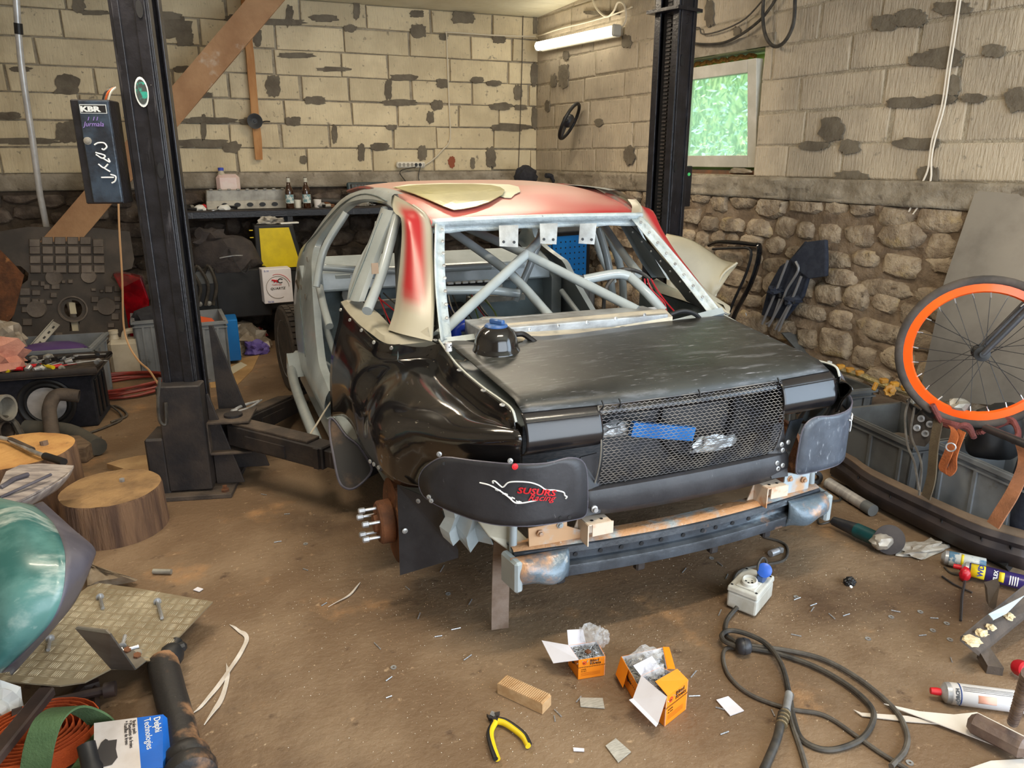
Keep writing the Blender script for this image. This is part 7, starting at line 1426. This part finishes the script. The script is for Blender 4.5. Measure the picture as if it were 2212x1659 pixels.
MB().tube([G(2035,1245,.006),G(2060,1262,.006),G(2100,1280,.006)],.004,5).solo('wire_piece',M_blkdust,'short dark wire crossing near the purple can','wire',smooth=True)
MB().tube([G(2040,1225,.006),G(2060,1240,.006),G(2110,1244,.006),G(2150,1238,.006)],.004,5,sm=4).solo('wire_piece',M_cable,'curved black wire under the purple can','wire',smooth=True)
# ================= middle floor: socket box and cable =================
sbp=G(1618,1318); eb=thing('socket_box','dirty white site socket box with a blue flap on the floor','socket box',V((sbp.x+.01,sbp.y+.05,0)))
# corners from the photo
zb=.075; A,B2,C2,D2=G(1571,1275,zb),G(1635,1300,zb),G(1672,1255,zb),G(1610,1234,zb)
M_sbx=mat('dirty_white_box',c(206,206,200),c(176,172,160),rough=.45,scale=7,spots=(c(120,104,84),9,.62,.74))
dn_=V((0,0,-.066)); m=MB(); m.hexa([p+dn_ for p in (A,B2,C2,D2)],(A,B2,C2,D2)); m.build('box_body',M_sbx,eb,bev=.008)
cx_=(A+B2+C2+D2)/4; m=MB(); m.hexa([cx_+(p-cx_)*1.03 for p in (A,B2,C2,D2)],[cx_+(p-cx_)*1.0+V((0,0,.022)) for p in (A,B2,C2,D2)]); lid=m.build('box_lid',M_sbx,eb,bev=.005)
for p in (A,B2,C2,D2): MB().lathe([(.005,0),(.005,.001)],cx_+(p-cx_)*.82+V((0,0,.0225)),(0,0,1),8).build('screw_recess',M_black,lid)
s0=G(1618,1262,.10); m=MB(); m.lathe([(.030,0),(.030,.004)],s0-V((0,0,.005)),(0,0,1),4); 
u_=(B2-A).normalized(); v_=(D2-A).normalized()
sq=MB(); sq.prism([s0+u_*a*.036+v_*b*.036-V((0,0,.003)) for a,b in ((-1,-1),(1,-1),(1,1),(-1,1))],(0,0,.006)); sq.build('socket_flange',M_sbx,eb,bev=.003)
MB().lathe([(.031,0),(.029,.020),(.024,.024),(.022,.018),(.021,.012),(0,.012)],s0,(-.1,-.15,1),24).build('round_socket',M_sbx,eb,smooth=True,ang=40)
for k in range(5): a=2*PI*k/5; MB().lathe([(.0042,0),(.0042,.001)],s0+V((.012*math.cos(a),.012*math.sin(a),.0125)),(0,0,1),8).build('pin_hole',M_black,eb)
f0=G(1645,1252,.10); MB().box(f0+V((0,0,.01)),(.04,.03,.03),rz(30),.006).build('blue_socket_base',mat('grey_blue_plastic',c(70,90,130)),eb)
MB().lathe([(.027,0),(.027,.006),(.02,.010),(0,.011)],f0+V((-.0,-.01,.045)),V((-.7,-.6,.45)),22).build('blue_flap',mat('bright_blue_flap',c(50,100,200),rough=.35),eb,smooth=True)
MB().tube([f0+V((-.015,0,.02)),f0+V((-.02,.005,.06)),f0+V((0,.01,.085)),f0+V((.022,.01,.07)),f0+V((.02,.0,.03))],.005,7,sm=5).build('plug_lead',M_cable,eb,smooth=True)
gl_=G(1597,1308,.035); MB().lathe([(.013,0),(.013,.012),(.010,.014),(.010,.026)],gl_+V((.02,.03,0)),gl_-(gl_+V((.02,.035,0))),6).build('cable_gland',M_pvc,eb)
cP=[(1592,1312,.03),(1570,1340,.01),(1568,1370,.01),(1585,1385,.01),(1610,1398,.012),(1680,1412,.012),(1760,1440,.012),(1830,1480,.012),(1880,1525,.012),(1885,1560,.012),(1855,1600,.012),(1790,1620,.008),(1735,1600,.008),(1715,1555,.008),(1705,1500,.008),(1690,1440,.02),(1660,1395,.028),(1620,1372,.03),(1580,1362,.03),(1560,1370,.03),(1565,1385,.03),(1600,1400,.03)]
MB().tube([G(*p) for p in cP],.0085,8,sm=8).solo('extension_cable',M_cable,'heavy black cable looped on the floor from the socket box','cable',smooth=True)
cQ=[(1600,1403,.01),(1570,1400,.008),(1562,1420,.008),(1575,1460,.008),(1620,1500,.008),(1700,1530,.008),(1780,1545,.008),(1850,1590,.008),(1900,1625,.008),(1960,1662,.008)]
MB().tube([G(*p) for p in cQ],.0065,8,sm=8).solo('thin_extension_cable',M_gcable,'thinner grey cable curving round the black cable loop','cable',smooth=True)
cS=[(1620,1395,.012),(1700,1405,.012),(1780,1425,.012),(1860,1470,.012),(1930,1530,.012),(1958,1580,.012),(1955,1620,.012),(1925,1655,.012)]
MB().tube([G(*p) for p in cS],.0080,8,sm=8).solo('outer_cable_loop',M_gcable,'outer dark cable loop reaching towards the white offcut','cable',smooth=True)
cU=[(1580,1265,.01),(1596,1235,.006),(1640,1222,.006),(1690,1212,.006),(1702,1190,.006),(1690,1172,.006),(1650,1160,.006)]
MB().tube([G(*p) for p in cU],.0055,7,sm=8).solo('box_supply_cable',M_gcable,'grey cable curving from the socket box towards the bumper beam','cable',smooth=True)
kn=thing('cable_plug','round black cable plug lying on the cable crossing','plug',G(1606,1400)); p=G(1606,1396,.035); MB().lathe([(.012,-.026),(.024,-.02),(.028,-.006),(.028,.006),(.024,.02),(.012,.026)],p,V((.9,-.4,0)),20).build('plug_body',M_plast,kn,smooth=True,ang=60); MB().lathe([(.0285,-.0015),(.0285,.0015)],p,V((.9,-.4,0)),20).build('seam_ring',M_black,kn)
hz=thing('hose_end','black hose with a brass coupling at the bottom of the frame','hose',G(1680,1600)); MB().tube([G(1690,1540,.02),G(1680,1590,.02),G(1660,1640,.015),G(1645,1672,.015)],.0125,10,sm=4).build('hose',M_cable,hz,smooth=True); MB().tube([G(1704,1498,.02),G(1698,1535,.02)],.012,10).build('white_ferrule',M_alu,hz,smooth=True)
for k in range(4): MB().lathe([(.0165,0),(.0165,.006)],G(1696,1540,.02)+(G(1686,1572,.02)-G(1696,1540,.02))*k/4,(G(1686,1572,.02)-G(1696,1540,.02)),12).build('coupling_ring',mat('brassy_coupling',c(150,134,104),rough=.4,metal=.5),hz)
MB().tube([G(1710,1500,.012),G(1705,1540,.008),G(1730,1620,.008),G(1745,1672,.008)],.008,7,sm=4).solo('bottom_cable',M_gcable,'dark cable running off the bottom edge beside the hose end','cable',smooth=True)
# universal joint, rubber cup
uj=thing('socket_joint','chrome universal joint socket on the floor behind the socket box','socket',G(1675,1195)); a=G(1664,1196,.015); b_=G(1680,1190,.015); MB().tube([a,b_],.0145,14).build('socket',M_steel,uj,smooth=True); MB().lathe([(.006,-.012),(.014,-.008),(.014,.008),(.006,.012)],b_+(b_-a)*.35,(0,0,1),10).build('yoke',M_steel,uj)
lump(G(1835,1262),(.024,.020,.020),81,.3,3).solo('brush_disc',M_black,'small black wire brush cup on the open floor','brush'); MB().lathe([(.006,0),(.006,.003)],G(1838,1268,.020),(0,-.5,1),10).solo('brush_stud',M_wht,'white button on the black brush cup','button')
# rivet boxes
def ribox(Aq,Bq,Cq,Dq,h,flaps,label,full,fill=True):
    """top corners: A front-left, B front-right, C back-right, D back-left (pixels at height h)"""
    P=[G(x,y,h) for x,y in (Aq,Bq,Cq,Dq)]; base=(P[0]+P[1]+P[2]+P[3])/4; t=thing('rivet_box',label,'box',V((base.x,base.y,0)),'boxes of rivets'); Z=V((0,0,-h+.001)); th=.0012
    names=['front_panel','right_panel','back_panel','left_panel']; ps_=[]
    for k in range(4):
        a,b=P[k],P[(k+1)%4]; n=(b-a).cross(V((0,0,1))).normalized(); q=MB(); q.hexa([a+Z,b+Z,b+Z-n*th,a+Z-n*th],[a,b,b-n*th,a-n*th]); ps_.append((q.build(names[k],M_orange,t),a,b,n)); q=MB(); n2=-n; q.hexa([a+Z+n2*th*1.3,b+Z+n2*th*1.3,b+Z+n2*th*1.8,a+Z+n2*th*1.8],[a+n2*th*1.3,b+n2*th*1.3,b+n2*th*1.8,a+n2*th*1.8]); q.build('white_lining',M_white,t)
    MB().prism([p+Z for p in P],(0,0,.001)).build('bottom',M_orange,t)
    for k in (0,3):
        o,a,b,n=ps_[k]; W_=(b-a).length; u=(b-a).normalized(); up=V((0,0,1)); e=n*.0008
        if k==0:
            if full: text('Blind',h*.17,a+u*W_*.42-up*h*.17+e,u,up,M_ink,o,bold=.0002,sx=1.2); text('Rivets',h*.17,a+u*W_*.42-up*h*.31+e,u,up,M_ink,o,bold=.0002,sx=1.2)
            MB().lathe([(h*.085,0),(h*.085,.0006)],a+u*W_*.22-up*h*.20,n,18).build('round_mark',M_red,o); MB().lathe([(h*.06,0),(h*.06,.0009)],a+u*W_*.22-up*h*.20,n,16).build('mark_field',mat('amber_print',c(230,110,40)),o); text('REK',h*.05,a+u*W_*.165-up*h*.215+n*.0015,u,up,M_ink,o)
            for j,s_ in enumerate(('ALU/STEEL','size  4.8x16')): text(s_,h*.05,a+u*W_*.10-up*h*(.52+.09*j)+e,u,up,M_ink,o)
            for j in range(4): MB().add([a+u*W_*.10-up*h*(.68+.045*j)+e,a+u*W_*.82-up*h*(.68+.045*j)+e,a+u*W_*.82-up*h*(.69+.045*j)+e,a+u*W_*.10-up*h*(.69+.045*j)+e],[(0,1,2,3)]).build('small_print',mat('ochre_print',c(176,96,20)),o)
        else:
            pl2=MB(); cq=a+u*W_*.45-up*h*.45+e; pl2.prism([cq+u*x*W_+up*z*h for x,z in ((-.2,.12),(.15,.02),(.18,.08),(.2,-.02),(.05,-.06),(.0,-.14),(-.04,-.04),(-.18,.04))],n*.0004); pl2.build('tool_picture',M_ink,o)
        st=MB(); ns=16
        for j in range(ns): x=j/ns; st.add([a+u*W_*x-up*h*.42+e,a+u*W_*(x+.03)-up*h*.42+e,a+u*W_*(x+.055)-up*h*.37+e,a+u*W_*(x+.025)-up*h*.37+e],[(0,1,2,3)])
        st.build('hazard_stripe',M_ink,o)
    for k,(pts,mm,nm) in enumerate(flaps):
        a,b,cc,d=pts; MB().prism([a,b,cc,d],(0,.0004,.0014)).build(nm,mm,t)
    if fill:
        fl_=MB(); r=random.Random(int(Aq[0])); c0=(P[0]+P[1]+P[2]+P[3])/4
        for k in range(260):
            s,v=r.uniform(.06,.94),r.uniform(.06,.94); p=P[0].lerp(P[1],s).lerp(P[3].lerp(P[2],s),v)-V((0,0,h*r.uniform(.08,.2))); d=V((r.uniform(-1,1),r.uniform(-1,1),r.uniform(-.4,.4))).normalized(); fl_.tube([p-d*.012,p+d*.012],.0013,4)
        fl_.build('loose_rivets',M_steel,t,stuff=True)
        q=MB(); q.prism([p.lerp(c0,.04)-V((0,0,h*.22)) for p in P],(0,0,.002)); q.build('rivet_bed',M_aludull,t)
    return t,P
h=.075
# left box
t,P=ribox((1250,1426),(1308,1417),(1290,1385),(1228,1394),h,[],'orange rivet box standing alone on the left with white flaps open',True)
MB().prism([P[0],P[3],DZ(1170,1384,(P[0]-O0).dot(ray(1106,829.5).normalized())*1.04),DZ(1195,1433,(P[0]-O0).dot(ray(1106,829.5).normalized())*1.01)],(0,0,.0014)).build('white_flap',M_white,t)
MB().prism([P[3],P[3].lerp(P[2],.6),P[3].lerp(P[2],.55)+V((0,.012,.045)),P[3]+V((0,.012,.05))],(0,.0014,0)).build('white_flap',M_white,t)
def film(ctr,s,seed,t): lump(ctr,s,seed,.55,2.2,sub=3,flat=False).build('plastic_film_bag',M_glass,t)
film(P[2].lerp(P[3],.35)+V((.01,.0,.025)),(.036,.03,.04),91,t); film(P[2]+V((.012,-.01,.015)),(.026,.02,.03),92,t)
MB().box(P[0].lerp(P[2],.5)+V((0,0,-.005)),(.018,.018,.010),rz(20),.003).build('brown_clay_piece',M_rust,t)
# back box
t,P=ribox((1378,1482),(1442,1445),(1432,1398),(1342,1418),h*1.02,[],'orange rivet box behind and left of the front one',True)
film((P[0]+P[1]+P[2]+P[3])/4+V((0,.01,.02)),(.05,.035,.03),93,t)
MB().prism([P[1],P[2],P[2]+V((.025,.0,-.008)),P[1]+V((.03,0,-.010))],(0,0,.0014)).build('orange_flap',M_orange,t)
MB().prism([P[0].lerp(P[3],.55),P[3],P[3]+V((-.022,-.008,-.055)),P[0].lerp(P[3],.55)+V((-.022,-.008,-.055))],(-.001,0,0)).build('orange_flap',M_orange,t)
# front box
h2=.105
t,P=ribox((1440,1506),(1487,1470),(1428,1440),(1385,1460),h2,[],'tall orange rivet box in front with its big white flap hanging down',True)
MB().prism([P[0],P[3],P[3]+V((-.045,-.030,-.045)),P[0]+V((-.045,-.03,-.055))],(0,0,.0014)).build('white_flap',M_white,t)
MB().prism([P[0]+V((-.045,-.03,-.055)),P[3]+V((-.045,-.030,-.045)),P[3]+V((-.058,-.030,-.046)),P[0]+V((-.056,-.036,-.057))],(0,0,.0014)).build('tuck_flap',M_white,t)
MB().prism([P[3],P[3].lerp(P[2],.95),P[2]+V((-.035,.0,.048)),P[3]+V((-.03,.0,.045))],(0,.0014,0)).build('white_flap',M_white,t)
MB().prism([P[0].lerp(P[1],.05),P[1],P[1].lerp(P[2],.42)+V((0,0,.020)),P[0].lerp(P[3],.45)+V((0,0,.020))],(0,0,.0016)).build('orange_flap',M_orange,t)
film(P[2].lerp(P[3],.5)+V((0,-.012,.012)),(.03,.022,.022),94,t)
# pine block with ribbed top
A,B2,C2,D2=[G(x,y,.038) for x,y in ((1074,1477),(1172,1522),(1191,1502),(1093,1459))]; dn_=V((0,0,-.037)); pk=thing('pine_block','pale pine block with a ribbed top on the floor','wood block',G(1130,1520)); MB().hexa([p+dn_ for p in (A,B2,C2,D2)],(A,B2,C2,D2)).build('block',M_woodf,pk,bev=.001)
rb=MB()
for k in range(24):
    f=.03+.04*k; a=A.lerp(B2,f); b_=D2.lerp(C2,f); rb.add([a,A.lerp(B2,f+.024),D2.lerp(C2,f+.024),b_,a+V((0,0,.0035)),A.lerp(B2,f+.024)+V((0,0,.0035)),D2.lerp(C2,f+.024)+V((0,0,.0035)),b_+V((0,0,.0035))],[(4,5,6,7),(0,1,5,4),(1,2,6,5),(2,3,7,6),(3,0,4,7)])
rb.build('saw_ribs',M_woodf,pk)
# pliers
pl=thing('side_cutters','yellow and black side cutters lying open on the floor','pliers',G(1085,1590))
z=.014; pv=G(1072,1556,z)
for pts in ([(1070,1560),(1062,1575),(1060,1590),(1066,1615),(1075,1640)],[(1076,1558),(1090,1562),(1110,1575),(1130,1592),(1141,1612)]):
    P=[G(x,y,z) for x,y in pts]; MB().tube(P,(.0095,.0085),10,sm=4).build('yellow_handle',mat('yellow_grip',c(226,196,30),rough=.45),pl,smooth=True); s_=V((-.006,0,.001)) if pts[0][0]==1070 else V((-.003,-.006,.001)) if 0 else (V((.006,.004,.001)) if pts[0][0]==1076 else V((0,0,0)))
    MB().tube([p+s_+V((0,0,.0015)) for p in P],(.0065,.0075),8,sm=4).build('black_grip_strip',M_black,pl,smooth=True)
MB().lathe([(.012,-.006),(.012,.006)],pv,(0,0,1),16).build('pivot',M_blkdust,pl,smooth=True)
for a in ((1066,1557,1051,1548,1056,1558),(1076,1556,1080,1543,1068,1546)): MB().prism([G(a[0],a[1],.008),G(a[2],a[3],.008),G(a[4],a[5],.008),pv-V((0,0,.006))],(0,0,.012)).build('jaw',M_blkdust,pl,bev=.001)
MB().prism([G(1058,1548,.01),G(1062,1540,.01),G(1076,1546,.01),G(1073,1556,.01)],(0,0,.008)).build('cutting_edge',M_steel,pl)
# scraps
def scrap(px,m,label,name='metal_offcut',th=.0025,z=.003,cat='offcut',g=None): MB().prism([G(x,y,z) for x,y in px],(0,0,th)).solo(name,m,label,cat,g)
scrap([(1252,1508),(1302,1509),(1306,1531),(1254,1527)],mat('bright_offcut',c(206,202,192),c(176,172,162),rough=.35,metal=.25,scale=30,stretch=(1,6,1)),'small bent strip of shiny metal beside the pine block'); scrap([(1308,1612),(1330,1596),(1363,1625),(1335,1648)],mat('bright_offcut',c(206,202,192)),'square of brushed metal at the bottom centre')
scrap([(1547,1513),(1573,1505),(1607,1536),(1577,1547)],M_white,'blank white card lying right of the front rivet box','paper_card',cat='card'); scrap([(1238,1616),(1262,1618),(1262,1624),(1239,1623)],M_white,'small white plastic strip at the bottom centre','plastic_bit'); scrap([(417,1275),(427,1269),(439,1273),(430,1279)],M_white,'small white square beyond the tread plate tip','paper_card',cat='card')
MB().tube([G(331,1234,.012),G(370,1235,.012)],.0105,10).solo('steel_pin',M_aludull,'short grey steel pin on the floor beside the weathered log','pin',smooth=True)
# locking pliers on the arm
lp=thing('locking_pliers','chrome locking pliers lying on the far lift arm','pliers',G(535,880,.36)); zz=.365
MB().tube([G(504,888,zz),G(525,876,zz),G(560,866,zz)],(.010,.007),8,sm=3).build('upper_handle',M_steel,lp,smooth=True); MB().tube([G(515,889,zz),G(540,880,zz),G(565,864,zz)],(.007,.005),8,sm=3).build('lower_handle',M_steel,lp,smooth=True); MB().box(G(506,888,zz),(.035,.025,.022),rz(30),.006).build('jaw',M_steel,lp)
LM=[('pine block',1130,1500),('left rivet box',1268,1440),('front rivet box',1436,1520),('blank white card',1577,1525),('socket box',1620,1290),('cable plug',1606,1400),('side cutters',1095,1600),('webbing strap end',1073,1340),('brake disc',850,1180),('angle grinder',1870,1160),('black brush cup',1835,1265),('foam-stained bracket',2100,1390),('white spray can',2080,1500),('weathered log',260,1180),('long white tape strip',500,1440),('cable loop',1760,1530),('bumper beam',1480,1210)]
used=set()
def where(kind,x,y):
    out=None
    for nm,a,b in sorted(LM,key=lambda q:(q[1]-x)**2+(q[2]-y)**2):
        dx,dy=x-a,(y-b)*1.4; w_=('to the right of' if dx>0 else 'to the left of') if abs(dx)>abs(dy) else ('in front of' if dy>0 else 'behind')
        for d_ in (('close ' if abs(dx)+abs(dy)<110 else 'a little way '),'further '):
            s=kind+' '+d_+w_+' the '+nm
            if s not in used: used.add(s); return s
# rivet shanks, washers, crumbs
sh=[(985,1358,15,-12),(947,1374,12,-8),(955,1228,12,-60),(1010,1420,15,-35),(1016,1300,10,-60),(600,1170,12,-10),(570,1068,9,10),(840,1466,12,-35),(815,1395,14,45),(1498,1456,14,-50),(1250,1510,12,-50),(1205,1540,16,45),(1198,1552,9,80),(1565,1583,14,-20),(1500,1503,18,-2),(1475,1512,10,0),(1555,1530,14,15),(1555,1323,10,-65),(1478,1232,9,-50),(1555,1218,11,40),(1570,1245,8,-65),(1722,1293,11,-20),(1757,1306,11,-20),(1755,1316,8,-55),(1797,1331,13,42),(1828,1328,11,-18),(1720,1372,17,12),(1935,1320,15,12),(2018,1335,13,4),(1993,1372,12,-6),(1670,1540,12,65),(2055,1425,8,70),(700,1305,10,-30),(660,1230,8,20),(840,1505,10,-20),(620,1110,9,-5),(880,1270,8,40),(1100,1250,0,0),(905,1330,10,-70)]
first=None
for x,y,l,a in sh:
    if not l: continue
    p=G(x,y,.003); d=(G(x+l*math.cos(math.radians(a)),y+l*math.sin(math.radians(a)),.003)-p)*.85; L=d.length
    if first is None:
        m=MB(); m.tube([(-.5,0,0),(.5,0,0)],.03,6); first=m.build('rivet_shank',M_steel); o=first; tag(o,'thin cut steel rivet shank lying on the floor','rivet shank','cut rivet shanks on the floor')
    else: o=first.copy(); COL.objects.link(o)
    o['label']=where('thin cut rivet shank',x,y)
    o.location=p; o.rotation_euler=(0,0,math.atan2(d.y,d.x)); o.scale=(L*1.6,.07,.07)
wf=None
for x,y in ((1875,1380),(1925,1333),(1988,1322),(2045,1347),(2015,1362),(2052,1382),(1537,1206),(968,1283),(850,1442),(1965,1648),(1720,1290),(660,1175)):
    p=G(x,y,.001)
    if wf is None: m=MB(); m.lathe([(.010,0),(.010,.002),(.004,.002),(.004,0)],(0,0,0),(0,0,1),14,closed=True); wf=m.build('flat_washer',M_alu); o=wf; tag(o,'small pale flat washer lying on the floor','washer','washers on the floor')
    else: o=wf.copy(); COL.objects.link(o)
    o.location=p; o['label']=where('small pale flat washer',x,y)
cr=MB(); r=random.Random(99)
for k in range(4000):
    x,y=r.choice(((1250,1350,420,180),(1650,1300,330,160),(1750,1240,90,60),(900,1250,300,120),(1150,1560,200,80),(700,1300,500,200)))[0:2],0
    cx,cy=x; x=r.gauss(cx,260); yy=r.gauss(cy,110)
    if not(450<x<2150 and 1060<yy<1655): continue
    p=G(x,yy,.001); s_=r.choice((.0007,.001,.0014,.002)) ; a=r.uniform(0,3); e=V((math.cos(a),math.sin(a),0))*s_; f=V((-math.sin(a),math.cos(a),0))*s_*.7
    cr.add([p+e,p+f,p-e,p-f,p+V((0,0,s_))],[(0,1,4),(1,2,4),(2,3,4),(3,0,4)])
cr.solo('floor_crumbs',mat('crumbs',c(196,160,120),c(226,216,196),rough=.9,scale=3,thr=(.48,.52)),'scattered crumbs, filings and sawdust on the concrete floor','debris',stuff=True)
